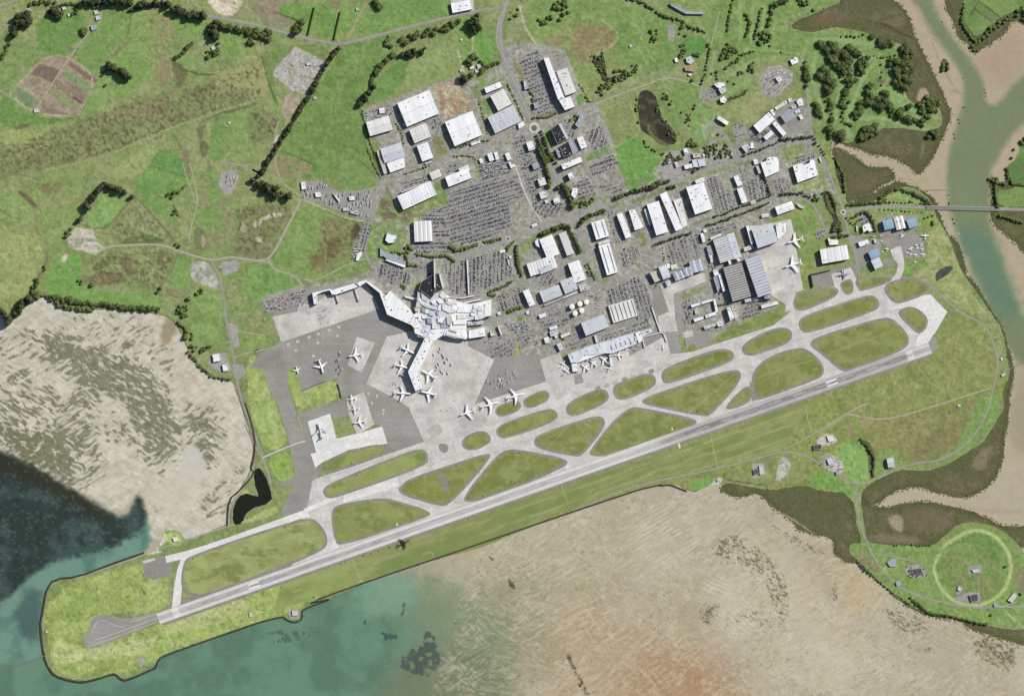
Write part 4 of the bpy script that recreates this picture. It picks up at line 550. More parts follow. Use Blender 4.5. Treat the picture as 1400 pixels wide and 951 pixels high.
# grass islands, each inside its dark shoulder
ISL = ['879,548 890,543 1003,506 1011,511 1006,525 971,564 962,566 887,551', '864,559 875,560 948,574 950,578 916,592 833,620 810,620 809,617 843,574', '733,601 743,594 815,570 824,574 823,584 795,619 788,621 735,610', '692,617 714,618 771,629 773,633 755,642 720,657 681,673 640,684 636,680 676,630', '552,665 560,657 611,640 665,622 669,624 614,687 601,688 555,675 548,669', '455,698 467,691 521,683 539,686 589,700 580,705 467,743 460,737', '253,770 263,761 417,709 434,715 447,738 437,753 289,809 273,812 250,806', '444,669 459,660 565,617 580,617 583,626 578,635 462,676 448,678', '437,641 451,629 485,617 513,610 526,612 524,619 459,642 441,643', '633,604 642,595 660,590 669,597 668,604 650,613 637,612', '680,588 689,580 749,560 759,563 761,573 697,596 684,596', '679,562 684,555 708,548 711,558 689,567 682,566', '718,546 742,535 749,538 748,546 725,556 719,553', '777,560 779,552 817,534 828,536 830,547 787,566 779,564', '841,530 849,525 887,512 894,517 893,527 854,544 844,542', '907,512 913,504 980,479 998,481 1001,488 993,494 916,521 909,520', '1017,476 1025,467 1061,450 1079,452 1080,461 1073,468 1031,483 1019,482', '1029,513 1049,491 1091,477 1106,482 1121,497 1124,509 1115,516 1040,543 1035,543', '1025,524 1027,546 998,557 995,555', '1111,469 1120,462 1206,437 1219,438 1236,455 1240,464 1238,471 1226,479 1160,504 1151,504 1124,480 1113,473', '1095,440 1103,433 1183,407 1195,407 1200,416 1194,423 1105,453 1097,449', '1087,416 1091,404 1101,401 1142,394 1144,402 1101,421 1091,421', '1151,389 1154,386 1163,383 1165,397 1159,401 1153,395', '1172,385 1180,379 1219,380 1214,384 1180,394 1177,394', '1211,395 1218,387 1249,382 1267,389 1267,398 1231,412 1221,409', '1229,427 1247,420 1266,435 1264,447 1257,453 1249,447']
def inflate(pts, d):
    A = sum(pts[i][0]*pts[(i+1)%len(pts)][1]-pts[(i+1)%len(pts)][0]*pts[i][1] for i in range(len(pts))); sg = 1 if A > 0 else -1; out = []
    for i in range(len(pts)):
        a, b, c = pts[i-1], pts[i], pts[(i+1) % len(pts)]
        n1 = (b[1]-a[1], a[0]-b[0]); n2 = (c[1]-b[1], b[0]-c[0]); l1 = math.hypot(*n1) or 1; l2 = math.hypot(*n2) or 1
        nx, ny = n1[0]/l1+n2[0]/l2, n1[1]/l1+n2[1]/l2; k = nx*nx+ny*ny or 1; s = min(2/k, 1.6)
        out.append((b[0]+sg*nx*s*d, b[1]+sg*ny*s*d))
    return out
ux, uy = math.cos(R(-19.3)), math.sin(R(-19.3))
def turf_paint(base, seed):
    def f(X, Y):
        p = Paint(X, Y, base); p.mix((138,146,74), sstep(.4, .65, fbm(X/16+seed, Y/10, 4, seed))*.8); p.mix((104,124,46), sstep(.5, .68, fbm(X/20, Y/12+seed, 4, seed+1))*.7); p.mix((150,148,88), sstep(.6, .72, fbm(X/7+seed*3, Y/6, 3, 5))*.6)
        v = -X*uy+Y*ux; u = X*ux+Y*uy; p.mix((100,116,48), .22*sstep(.2, .9, np.sin(v*2*math.pi/4.3+.5*fbm(u/30, v/30, 2, 2)))); return p.C
    return f
bases = {5: (124,140,60), 6: (150,166,84), 7: (138,158,66), 8: (132,154,64)}
for i, s in enumerate(ISL):
    p0 = q('P '+s); pr = chaikin(p0, 3); d = 2.6 if i in (9, 10, 11, 12, 22) else 3.4
    sheet('taxiway_shoulder', chaikin(inflate(p0, d), 3), .8+.008*i, M_['shoulder'])
    o = region('grass_verge', jag(pr, .25, 2, i, 0), 1.05, turf_paint(bases.get(i, (122,133,54)), i % 6), M_['turf'], 1.4); o['kind'] = 'structure'
for s in ('P 997,449 1054,430 1074,424 1073,431 1031,447 1000,456', 'V 850,140 882,106 910,150 878,157', 'V 1010,75 1060,55 1075,75 1060,90 1012,104'):
    o = region('grass_verge', jag(chaikin(q(s), 2), .3, 2), 1.05, turf_paint((116,138,54), 2), M_['turf'], 1.4); o['kind'] = 'structure'
for s in ('U 770,265 805,258 833,350 806,360', 'V 1183,320 1195,316 1222,412 1200,420'): sheet('taxiway_asphalt', s, 1.1, M_['shoulder'])
for s, w in (('W 520,140 660,90 800,45', 1.4), ('W 175,258 300,215 440,172', 1.3), ('V 830,440 960,385 1110,330', 1.2), ('L 210,500 340,460 480,420', 1.2), ('U 490,228 520,255', 1.8), ('V 978,225 990,160', 1.2)): ribbon('footpath', s, w*.7, 1.12, M_['faint'], 1)
# the strip of mown grass between the runway and the sea
def strip_paint(X, Y):
    p = Paint(X, Y, (122,138,66)); v = -X*uy+Y*ux; u = X*ux+Y*uy
    p.mix((144,154,84), sstep(.45, .62, fbm(u/30, v/4, 4, 1))*.8); p.mix((150,146,78), sstep(.42, .62, fbm(u/14, v/5, 4, 3))*.55*sstep(14, 2, np.abs(v-(781*ux-400*uy)-16))); p.mix((112,136,56), sstep(.5, .65, fbm(u/50, v/9, 3, 6))*.7)
    st = np.sin((v+1.2*fbm(u/60, v/60, 2, 3))*2*math.pi/3.9); p.mix((104,122,56), .5*sstep(0, 1, st)*sstep(430, 520, X)); p.mix((164,170,108), .55*sstep(.86, 1, np.sin((v+3)*2*math.pi/15.6))*sstep(.3, .5, fbm(u/20, v/3, 3, 2))*sstep(600, 760, X))
    p.mix((140,160,74), sstep(560, 420, X)*.7*sstep(.3, .5, fbm(u/40, v/14, 3, 4)))
    for l in ('U 320,715 340,770 365,835', 'V 185,870 215,951', 'V 975,605 1015,775', 'U 690,690 740,670 750,705'): p.line(l, 1.2, (168,166,124), .8, .4, .8)
    return p.C
o = region('grass_verge', q('U -60,845 0,818 200,752 560,632 760,560 1397,318 V 0,935 500,770 1080,580 W 400,330 380,420 320,560 290,585 0,662 V 600,850 380,935 240,990 U 1250,550 1000,650 600,760 200,890 0,960 -100,990'), .16, strip_paint, M_['turf'], 1.7); o['kind'] = 'structure'
# runway
def runway():
    x0, x1 = 216.0, 1272.0; L = (x1-x0)/ux; n, m = int(L/1.2), 19; hw = 8.0
    t = np.linspace(0, 1, n); c = np.linspace(-1, 1, m); TT, CC = np.meshgrid(t, c, indexing='ij'); T_, C_ = TT.ravel(), CC.ravel()
    X = x0+(x1-x0)*T_-C_*hw*uy*1.0; Y = 781-.35*(x0+(x1-x0)*T_-400)+C_*hw*ux
    px = x0+(x1-x0)*T_; P_ = Paint(px, C_*hw, (208,205,200))
    a = np.abs(C_); st = fbm(px/90, C_*7, 4, 2); P_.mix((222,220,216), sstep(.45, .6, st)*.8); P_.mix((164,160,157), sstep(.6, .3, a)*.7*sstep(.3, .55, fbm(px/120, C_*3, 3, 7)+.08))
    P_.mix((118,116,116), sstep(232, 300, px)*sstep(760, 380, px)*sstep(.45, .1, a)*.8*sstep(.3, .5, fbm(px/60, C_*5, 3, 4)))          # rubber, western touchdown
    P_.mix((176,173,170), sstep(.35, .1, np.abs(a-.1))*.5)
    dk = sstep(880, 960, px)*sstep(1262, 1225, px); P_.mix((150,146,144), dk*.85*sstep(.95, .8, a)); P_.mix((116,112,112), dk*sstep(.5, .15, a)*.7*sstep(.35, .55, fbm(px/70, C_*4, 3, 1)+.1))
    P_.mix((216,213,208), dk*sstep(.1, .02, np.abs(a-.62))*.7); P_.mix((148,142,138), sstep(.84, .97, a)*.75)
    P_.mix((196,192,186), sstep(.5, .65, fbm(px/14, C_*3, 4, 5))*.35)
    Fi = np.arange(n*m).reshape(n, m); F = np.stack([Fi[:-1, :-1].ravel(), Fi[:-1, 1:].ravel(), Fi[1:, 1:].ravel(), Fi[1:, :-1].ravel()], 1)
    V = np.stack([(X-700)*SC, (475.5-Y)*SC, np.full(len(X), 1.2)], 1)
    o = mesh_obj('runway', V, F, ground_mat('runway_surface', ((.03, .95, 1.05), (.25, .93, 1.07))), colors=lin(P_.C)); o['kind'] = 'structure'
    if o.data.polygons[0].normal.z < 0: o.data.flip_normals()
runway()
sheet('runway_end', 'R 345,695 370,682 378,640 400,612 440,605 520,626 600,612 668,592 676,634 460,722 360,756', .97, M_['asphalt'], 1)
for s, w in (('R 400,712 540,665 662,618', .55), ('R 380,690 400,640 430,628 470,650 520,662', .5), ('R 362,742 470,706 662,634', .45), ('R 540,640 660,600', .4)): ribbon('runway_marking', s, w, 1.25, M_['dash'], 1)
def on_runway(x, c): return (x-c*uy, 781-.35*(x-400)+c*ux)
for k in range(30):
    xa = 260+k*33; pts = [on_runway(xa, -.18), on_runway(xa+16, -.18), on_runway(xa+16, .18), on_runway(xa, .18)]; sheet('runway_marking', pts, 1.25, M_['paint'])
for xa in (1240, 236):
    for k in range(-5, 6):
        if k: sheet('runway_marking', [on_runway(xa, k*1.2-.3), on_runway(xa+9, k*1.2-.3), on_runway(xa+9, k*1.2+.3), on_runway(xa, k*1.2+.3)], 1.25, M_['paint'])
for xa in (1130, 340):
    for k in (-2.6, 2.6): sheet('runway_marking', [on_runway(xa, k-.9), on_runway(xa+15, k-.9), on_runway(xa+15, k+.9), on_runway(xa, k+.9)], 1.25, M_['paint'])
for s in ('U 553,512 560,536 551,538', 'V 768,552 778,572 770,576', 'V 800,645 810,640 818,668 808,670'): sheet('taxiway', s, 1.18, M_['bright'])
# taxiway centre lines
for s in ('P 432,695 560,645 700,595 900,530 1100,462 1215,425', 'P 432,656 580,610 700,570', 'P 690,612 790,575 900,540', 'P 1110,430 1200,398 1228,372', 'P 700,660 790,570', 'P 900,600 1005,510'): ribbon('taxiway_line', s, .28, 1.26, M_['yellow'], 1)
# car parks, yards
PARK = {  # name: outline, direction of the rows in degrees, fill
 'the vast central car park': ('D 775,375 1050,290 1330,215 1350,300 1390,400 1260,470 1280,640 1180,690 1000,760 810,785 740,620 730,545 750,490 640,520 660,490 770,470', 17, .86),
 'the car park wrapped round the white square shed': ('D 560,560 640,520 730,500 735,545 800,780 790,850 520,850 500,765 655,765 650,590 580,590', 1, .8),
 'the fan shaped car park before the terminal': ('H 505,115 700,85 930,20 1000,40 1055,170 1040,215 870,305 720,360 570,365', 89, .84),
 'the coach and car lot north of the terminal hotel': ('H 260,180 330,110 420,100 430,200 330,215', 20, .6),
 'the car park behind the diagonal pier': ('G 1015,120 1130,120 1300,195 1270,295 1160,290 1040,235', 80, .72),
 'the long car park beside the tall strip building': ('B 285,120 440,40 470,150 600,540 440,572 390,400', 20, .62),
 'the lot beside the roundabout': ('B 245,745 335,720 350,790 360,870 440,950 E 450,180 440,240 380,200 340,180 290,60 240,0', 18, .55),
 'the narrow lot under the tree avenue': ('E 270,60 350,40 400,200 440,250 450,440 410,470 360,350', 18, .5),
 'the round cornered lot by the crossroads': ('E 390,460 440,430 640,450 655,510 500,570 430,540', 60, .7),
 'the striped lot behind the black roofed offices': ('B 825,705 940,655 1000,790 880,850', 72, .85),
 'the lot below the green lawn strip': ('E 850,160 1040,65 1090,150 880,240', 18, .85),
 'the lot between the boulevard trees and pale offices': ('E 720,310 840,250 900,390 760,425', 18, .72),
 'the small lot beside the oval roof': ('E 930,320 1080,240 1120,380 1020,420', 18, .5),
 'the rental lot beside the equipment covered warehouse': ('F 620,255 700,235 870,490 790,540 700,540', 106, .75),
 'the storage lot beside the thin white sheds': ('F 900,300 1080,230 1125,420 990,450 930,380', 100, .6),
 'the works car park above the cargo hangars': ('J 285,265 550,170 555,345 310,430', 106, .66),
 'the striped lot beside the parking deck': ('I 880,330 1110,220 1190,300 1250,490 1200,580 1110,560 1080,390 900,450', 106, .8),
 'the terminal staff lot beside the tree clump': ('H 920,380 1110,310 1150,430 960,505', 106, .8),
 'the lot above the striped hangars': ('J 640,140 850,80 860,130 660,190', 17, .7),
 'the lot beside the dark annex': ('J 860,150 930,120 960,240 900,260', 106, .6),
 'the lot below the warehouse nearest the creek road': ('F 1110,280 1240,245 1300,350 1150,410', 106, .55),
 'the lot above the angular white factory': ('K 120,230 310,160 320,210 140,260', 17, .6),
 'the lot at the foot of the striped hangars': ('J 890,760 1040,700 1060,790 910,860', 17, .75),
 'the lot round the courtyard building': ('J 420,720 500,690 470,760 520,900 440,900', 106, .6),
 'the college car lot': ('C 820,650 920,610 950,740 850,790', 20, .25), 'the yard between the long college sheds': ('C 960,740 1080,660 1190,740 1040,800', 30, .5), 'the clubhouse lot': ('C 570,370 700,340 720,450 570,450', 30, .3),
 'the lot with the curved lane': ('I 990,0 1110,-20 1140,40 1090,120 1000,150', 106, .75), 'the lot north of the round tanks': ('I 330,560 540,450 600,560 520,620 350,650', 15, .5),
 'the lot east of the long strip building': ('B 525,100 640,70 660,190 580,210', 30, .1), 'the lot by the striped office roofs': ('B 600,620 690,600 760,760 690,790', 70, .4), 'the lot beside the big white hangar': ('K 320,790 390,770 410,830 330,860', 30, .5),
 'the yard behind the white creek house': ('K 640,660 740,640 790,770 690,740', 30, .4), 'the lot by the reserve trees': ('C 620,790 770,720 790,760 640,810', 25, .1), 'the lot of the creek road estate': ('F 880,180 940,180 960,290 920,300', 106, .35),
 'the depot lot above the domestic terminal': ('I 520,700 700,640 830,690 820,740 560,820', 17, .35), 'the kerbside lot of the domestic terminal': ('I 810,700 1000,640 1200,570 1230,620 830,745', 17, .5),
 'the truck yard': ('T 640,70 720,65 840,130 1020,115 1015,270 960,275 800,215 630,155', 10, 0), 'the strip lot by the orchard road': ('T 955,290 1000,285 1000,330 950,470 895,490 905,420', 75, .85), 'the lot along the apron fence': ('G 95,430 450,330 520,400 500,440 330,470 150,505', 15, .45),
 'the freight yard by the pale pads': ('H 830,740 960,680 1080,760 1060,850 870,870', 30, .55), 'the container yard by the lime green verge': ('I 60,600 240,575 330,760 180,790 150,680', 30, .35), 'the estate yard under the white truck sheds': ('D 1000,120 1250,80 1290,210 1050,270', 15, .7), 'the yard beside the first warehouse': ('A 95,545 320,500 340,540 300,590 125,615', 40, .6),
 'the yard of the middle warehouses': ('A 620,590 700,560 740,640 640,720', 60, .2), 'the yard beside the blue hangars': ('AA 470,320 560,300 720,300 720,400 480,440', 0, .05), 'the yard of the twin grey halls': ('D 780,140 860,130 850,190 760,220', 15, .5), 'the estate lot above the long white warehouse': ('D 390,300 600,240 640,270 410,340', 15, .45), 'the lot beside the seven sheds': ('I 480,170 700,60 760,250 730,290 700,150 480,260', 60, .1), 'the lot south of the ridge roofed shed': ('I 330,230 440,180 480,260 350,300', 60, .6), 'the lot between the striped long sheds': ('E 970,480 1060,520 1150,770 1070,790', 106, .4), 'the airport village lot': ('Z 60,640 100,600 200,640 90,720', 30, .4)}
z0 = .25
for i, (k, (s, a, fl)) in enumerate(PARK.items()): sheet('car_park', s, lay(q(s)), M_['carpark'])
for s, m in (('K -200,380 100,370 140,490 -200,490', 'carpark'), ('T 205,20 270,10 300,40 260,140 225,140 190,90', 'gravel'), ('Q 1120,250 1200,240 1230,330 1180,350 1100,300', 'gravel'), ('Q 1230,300 1290,300 1305,350 1270,380 1240,370', 'road'), ('T 240,820 290,830 300,951 270,951', 'gravel'), ('W 160,645 215,640 220,700 165,715', 'gravel'), ('X 1085,500 1150,475 1200,480 1200,520 1150,530 1085,515', 'road'), ('X 1145,360 1205,350 1210,390 1145,395', 'road'), ('X 860,360 920,350 965,400 900,415 860,395', 'gravel'), ('X 1100,445 1130,460 1100,490 1090,490', 'road'), ('Y 905,140 945,130 935,225 905,215', 'road'), ('C 1040,270 1110,180 1200,170 1310,230 1300,300 1160,440 1060,400', 'gravel'), ('C 1040,640 1300,440 1400,430 1400,680 1100,790', 'carpark'), ('N 1070,0 1190,-40 1195,60 1090,85', 'apron'), ('I 680,420 860,350 870,480 700,560 560,520 560,440', 'gravel'), ('R 560,790 600,785 610,815 590,820', 'gravel'), ('R 1195,590 1245,590 1245,625 1210,628', 'gravel'), ('J 640,300 740,280 800,720 700,720', 'road'), ('F 250,120 440,100 420,220 270,260', 'gravel'), ('C 270,880 480,830 600,951 300,1000', 'gravel'), ('L 650,60 840,40 840,160 740,250 660,200', 'carpark'), ('O 1175,500 1262,490 1262,545 1185,570', 'gravel')):
    sheet('yard', s, lay(q(s)), M_[m])
# roads
z0 = .70
ROADS = [('M -40,40 60,15 140,-20', 3, 'road'), ('M 1100,85 1250,108 1397,140 N 150,163 300,203 450,232 490,236 600,210 900,130 1200,60 1340,40', 3.6, 'road'), ('N 1380,-30 1352,60 1328,160 1340,260 B 180,165 330,480 395,640', 6.5, 'road'), ('N 1340,60 1310,180 1325,270', 1.5, 'track'),
 ('B 420,690 450,770 510,940 E 540,130 570,220 620,330 680,470 745,600 800,730 835,830 838,880', 6, 'road'), ('B 390,675 200,700 20,750 A 1100,800 900,880 700,935 D 600,160 420,230 300,275 200,335 0,372 -60,360', 3.4, 'road'), ('B 430,660 600,570 750,520 885,480', 4.4, 'road'), ('B 885,485 1100,400 1400,290 C 200,290 340,270 500,310 560,340', 1.6, 'track'), ('C 580,460 640,480 690,520 660,620 680,690 780,720 830,850 850,900', 2, 'road'), ('C 560,440 600,250 640,60 Y 1150,180 1180,60', 1.5, 'track'),
 ('D 760,915 830,895 1000,835 1200,760 E 350,690 500,610 700,565 860,505 1010,450 1200,375 F 120,365 280,305 440,265 600,195 850,105 1050,40 1180,-5 K 30,95 150,70 300,85', 4.6, 'road'), ('Z 335,270 360,400 372,570 385,650 430,740 K 380,220 430,330 490,490 540,600 560,700 590,850 625,951', 3.2, 'road'), ('C 880,912 1100,825 1230,760 K 130,20 260,-30', 3, 'road'),
 ('K 545,640 700,606 980,597 1225,604', 3.6, 'road'), ('AA 1243,259 1500,266', 4.5, 'road'), ('F 60,830 200,765 480,655 700,575 950,485 1150,405 1290,388 K 100,507 150,512 270,548 340,640 390,770 440,820 570,805', 3.2, 'road'), ('I 770,310 900,285 1030,240 1200,100 1330,40 E 1240,830', 3.2, 'road'), ('J 555,170 600,310 645,440 700,590 740,700 720,800 600,880', 3, 'road'),
 ('T 1078,72 1022,112 1020,220 1000,290 965,410 975,480 1015,520', 3, 'road'), ('O 500,460 570,415 640,410 850,400 950,440 1050,470 1130,490 1220,470 T 270,472 420,495 475,465 555,310 630,165', 2.6, 'track'), ('T 450,490 490,540 590,565 640,630', 2.4, 'track'), ('O 1120,490 1175,590 1195,760 1205,840 Q 1215,130 1240,260 1260,420 1320,600 S 20,560 60,680 95,780 145,940', 2.8, 'road'), ('S 90,770 170,735 300,680 360,665', 2, 'apron'), ('R 950,245 955,150 1030,60 1060,-20', 2, 'track'), ('Q 1245,265 1397,215 S 0,105 200,60', 1.4, 'track'), ('O 1000,400 1015,300 1050,200 1040,110 1015,0 1005,-20', 1.3, 'track'), ('T 640,590 690,600 760,570 850,520 965,480', 1.5, 'track'), ('Q 1255,125 1397,150', 1.2, 'track'),
 ('V 240,1000 380,945 600,860 800,820 1010,778 1340,690 W 300,590 400,600 500,665 635,752 780,690 880,645 1030,630 1150,550 1230,430 1265,290 1290,170 1230,10 AA 1000,930 800,740 700,700 560,690 380,690', 2, 'road'), ('W 310,580 460,500 640,385 690,370', 1.2, 'track'), ('W 600,420 760,453 1000,380 1250,300', 1.8, 'track'), ('X 635,0 640,130 680,240 720,330 800,430 900,490 1080,535 1200,550 1290,540 1420,545', 2.2, 'road'), ('X 720,300 850,322 985,362', 1.6, 'road'), ('X 1190,400 1198,550', 1.2, 'road'), ('X 1290,545 1370,520', 1.2, 'track'), ('M 540,50 535,120 480,160 370,300 200,565', 1.4, 'track'), ('M 0,480 40,508 150,580', 1, 'track'), ('N 160,640 130,740 T 500,60 630,150', 1.6, 'track'), ('T 0,-30 20,60 60,150', 1, 'track'), ('M 1180,860 1300,880 1397,930 T 350,-10 430,60', 2.6, 'road'),
 ('H 550,365 620,380 700,382 800,360 900,325 1050,250 1110,180 1090,120', 2.6, 'road'), ('I -100,600 0,570 150,520 330,485 620,380 780,315', 3, 'road'), ('H 570,110 700,60 830,15', 2.6, 'road'), ('H 230,60 400,60 560,70', 2, 'road'), ('I 0,345 190,285 250,240 480,180 650,60 830,10', 2.2, 'road'), ('A 960,380 1000,500 1050,640 1080,730 1060,800', 2.6, 'road'), ('A 1000,370 1200,270', 2.2, 'road'), ('B 880,490 890,620', 2.4, 'road'), ('B 600,830 800,760 860,850 E 800,90 870,230 960,430', 2.4, 'road'), ('E 1010,440 1180,400 1190,480', 1.5, 'road'), ('E 1090,180 1150,400', 1.6, 'road'), ('A 400,660 420,800 450,951', 2.4, 'road'), ('A 300,620 380,540', 2.4, 'road'), ('K 620,951 640,830 800,830', 2, 'road'), ('E 260,150 350,420 470,600', 2, 'apron'), ('L 600,0 640,150 680,380', 2.2, 'road'), ('U 900,380 1050,195', 2.6, 'shoulder'), ('F 1080,60 1110,250 1130,430', 1.6, 'road'), ('S -20,560 40,700 95,790', 1.2, 'track'), ('R 320,455 600,360 760,300 950,240 1130,185', 1.2, 'track')]
for i, (s, w, m) in enumerate(ROADS): ribbon('road' if m == 'road' else 'path', s, w, lay(q(s), w), M_[m])
for s in ('N 1380,-30 1352,60 1328,160 1340,260 B 180,165 330,480 385,620', 'E 560,200 620,330 680,470'): ribbon('road_marking', s, .5, 1.28, M_['dash'])
for c, r in (('B 410,672', 7.5), ('D 1252,738', 3.6), ('K 540,642', 4)):
    x, y = q(c)[0]; ring = lambda k: [(x+k*math.cos(2*math.pi*j/28), y+k*math.sin(2*math.pi*j/28)) for j in range(28)]
    sheet('roundabout', ring(r), 1.28, M_['apron']); sheet('roundabout', ring(r*.62), 1.3, M_['road'])
    o = region('grass_verge', ring(r*.45), 1.33, lambda X, Y: Paint(X, Y, (88,110,58)).C, M_['turf'], 1.0); o['kind'] = 'structure'
# ---------------- buildings ----------------
rnd = random.Random(11)
def box(x0, x1, y0, y1, z0, z1):
    v = [(x0,y0,z0),(x1,y0,z0),(x1,y1,z0),(x0,y1,z0),(x0,y0,z1),(x1,y0,z1),(x1,y1,z1),(x0,y1,z1)]
    return v, [(3,2,1,0),(4,5,6,7),(0,1,5,4),(1,2,6,5),(2,3,7,6),(3,0,4,7)]
def boxes(lst):
    V, F = [], []
    for b in lst:
        v, f = box(*b); k = len(V); V += v; F += [tuple(i+k for i in x) for x in f]
    return V, F
def root_at(name, x, y, rz=0, z=0):
    o = bpy.data.objects.new(name, None); col.objects.link(o); o.location = (x, y, z); o.rotation_euler = (0, 0, rz); o.empty_display_size = 5; return o
FOOT = []                                   # footprints, so that trees and cars keep clear
def rect_frame(pts):
    P = [Vector(W(p)) for p in pts]
    a, b, c = P[:3]
    if (c-b).length > (b-a).length:
        e = (c-b).normalized(); ux_ = Vector((e.y, -e.x)); ux_ = ux_ if ux_.dot(b-a) > 0 else -ux_
    else: ux_ = (b-a).normalized()
    n = Vector((-ux_.y, ux_.x)); return (a+c)/2, math.atan2(ux_.y, ux_.x), abs((c-a).dot(ux_)), abs((c-a).dot(n))
def units(root_roof, L, w, z, k, mat='unit', big=1.0, seed=0):
    r = random.Random(seed)
    for i in range(k):
        sx, sy, h = r.uniform(2.2, 6)*big, r.uniform(2, 4.5)*big, r.uniform(1.2, 2.6)
        x = r.uniform(-.42, .42)*L; y = r.uniform(-.38, .38)*w
        v, f = box(x-sx/2, x+sx/2, y-sy/2, y+sy/2, z+.02, z+h); mesh_obj('roof_unit', v, f, MAT[r.choice([mat, mat, 'darkunit'])], root_roof)
def prism(pts, z0, z1):
    n = len(pts); A = sum(pts[i][0]*pts[(i+1) % n][1]-pts[(i+1) % n][0]*pts[i][1] for i in range(n))
    if A < 0: pts = pts[::-1]
    v = [(x, y, z0) for x, y in pts]+[(x, y, z1) for x, y in pts]
    tri = [t if (Vector(v[t[1]][:2])-Vector(v[t[0]][:2])).cross(Vector(v[t[2]][:2])-Vector(v[t[0]][:2])) > 0 else tuple(reversed(t)) for t in map(tuple, tessellate_polygon([[Vector((x, y, 0)) for x, y in pts]]))]
    side = [(i, (i+1) % n, n+(i+1) % n, n+i) for i in range(n)]; top = [tuple(i+n for i in t) for t in tri]
    return v, side, top
def gable(L, w, z, rise, ov=.4, y0=0):
    hx, hy = L/2+ov, w/2+ov; v = [(-hx,y0-hy,z),(hx,y0-hy,z),(hx,y0,z+rise),(-hx,y0,z+rise),(hx,y0+hy,z),(-hx,y0+hy,z),(-hx,y0-hy,z-.4),(hx,y0-hy,z-.4),(hx,y0+hy,z-.4),(-hx,y0+hy,z-.4)]
    return v, [(0,1,2,3),(3,2,4,5),(0,6,7,1),(5,4,8,9),(1,7,8,4,2),(0,3,5,9,6)]
def building(s, h, style, mat, label, cat='warehouse', name='warehouse', u=3, rise=None, wall='wall', n=0, z0=0.0, mat2=None, dark=0):
    h *= 1.22; pts = q(s) if isinstance(s, str) else s; seed = int(pts[0][0]*7+pts[0][1]*13)
    if style == 'poly' or len(pts) > 3:
        P = [Vector(W(p)) for p in pts]; c = sum(P, Vector((0, 0)))/len(P); a = P[1]-P[0]; rz = math.atan2(a.y, a.x)
        r = root_at(name, c.x, c.y, rz); m = Matrix.Rotation(-rz, 2); loc = [tuple(m @ (p-c)) for p in P]; FOOT.append(pts)
        v, side, top = prism(loc, 0, h+.9); mesh_obj('wall', v, side, MAT[wall], r)
        ins = inflate(loc, -.7); v2, s2, t2 = prism(ins, h-.2, h); 
        cap = v[len(loc):]; n_ = len(loc)
        ro = mesh_obj('roof', [(x, y, h) for x, y, _ in v2[n_:]], [tuple(i-n_ for i in t) for t in t2], MAT[mat], r)
        A = v[n_:]; B = [(x, y, h+.9) for x, y, _ in v2[n_:]]
        cc = min(range(n_), key=lambda k: (Vector(B[k])-Vector(A[0])).length)
        B = [B[(cc+i) % n_] for i in range(n_)]; B2 = [(x, y, h) for x, y, _ in B]
        mesh_obj('parapet', A+B+B2, [(i, (i+1) % n_, n_+(i+1) % n_, n_+i) for i in range(n_)]+[(n_+i, n_+(i+1) % n_, 2*n_+(i+1) % n_, 2*n_+i) for i in range(n_)], MAT['wallw'], r)
        xs = [p[0] for p in loc]; ys = [p[1] for p in loc]; rr = random.Random(seed); k = 0
        for _ in range(u*6):
            if k >= u: break
            x, y = rr.uniform(min(xs), max(xs)), rr.uniform(min(ys), max(ys))
            if inside(x, y, ins) and all(inside(x+a, y+b, ins) for a in (-4, 4) for b in (-3, 3)):
                sx, sy = rr.uniform(2, 6), rr.uniform(2, 5); bv, bf = box(x-sx/2, x+sx/2, y-sy/2, y+sy/2, h+.02, h+rr.uniform(1.2, 2.6)); mesh_obj('roof_unit', bv, bf, MAT[rr.choice(['unit', 'darkunit', 'wallw'])], ro); k += 1
        return tag(r, label, cat)
    ctr, rz, L, w = rect_frame(pts); r = root_at(name, ctr.x, ctr.y, rz, z0)
    ca, sa = math.cos(rz), math.sin(rz); FOOT.append([((ctr.x+a*L/2*ca-b*w/2*sa)/SC+700, 475.5-(ctr.y+a*L/2*sa+b*w/2*ca)/SC) for a, b in ((-1,-1),(1,-1),(1,1),(-1,1))])
    hl, hw = L/2, w/2; v, f = box(-hl, hl, -hw, hw, 0, h); W_ = mesh_obj('wall', v, f[2:], MAT[wall], r)
    if style == 'gable':
        rise = rise if rise is not None else min(.085*w, 4.5); gv, gf = gable(L, w, h, rise); ro = mesh_obj('roof', gv, gf, MAT[mat], r)
        v2, f2 = boxes([(-hl, hl, -.5, .5, h+rise-.05, h+rise+.25)]); mesh_obj('ridge_cap', v2, f2, MAT['unit'], ro)
        rr = random.Random(seed)
        for i in range(n):
            x = (-.5+(i+.5)/n)*L
            for sg in (-1, 1):
                ya, yb = sg*.12*w, sg*.42*w; za, zb = h+rise*(1-abs(ya)/(hw+.4))+.08, h+rise*(1-abs(yb)/(hw+.4))+.08
                mesh_obj('skylight', [(x-.8, ya, za), (x+.8, ya, za), (x+.8, yb, zb), (x-.8, yb, zb)], [(0, 1, 2, 3) if sg > 0 else (3, 2, 1, 0)], MAT['sky'], ro)
        for i in range(u):
            x, y = rr.uniform(-.44, .44)*L, rr.uniform(-.42, .42)*w; zz = h+rise*(1-abs(y)/(hw+.4)); k = rr.uniform(1.2, 3)
            v3, f3 = box(x-k, x+k, y-k*.7, y+k*.7, zz-.3, zz+1.3); mesh_obj('roof_vent', v3, f3, MAT[rr.choice(['unit', 'darkunit'])], ro)
    elif style == 'flat':
        v2, f2 = box(-hl+.6, hl-.6, -hw+.6, hw-.6, h-1, h-.05); ro = mesh_obj('roof', v2, f2[1:2], MAT[mat], r)
        A = [(-hl,-hw),(hl,-hw),(hl,hw),(-hl,hw)]; B = [(-hl+.6,-hw+.6),(hl-.6,-hw+.6),(hl-.6,hw-.6),(-hl+.6,hw-.6)]
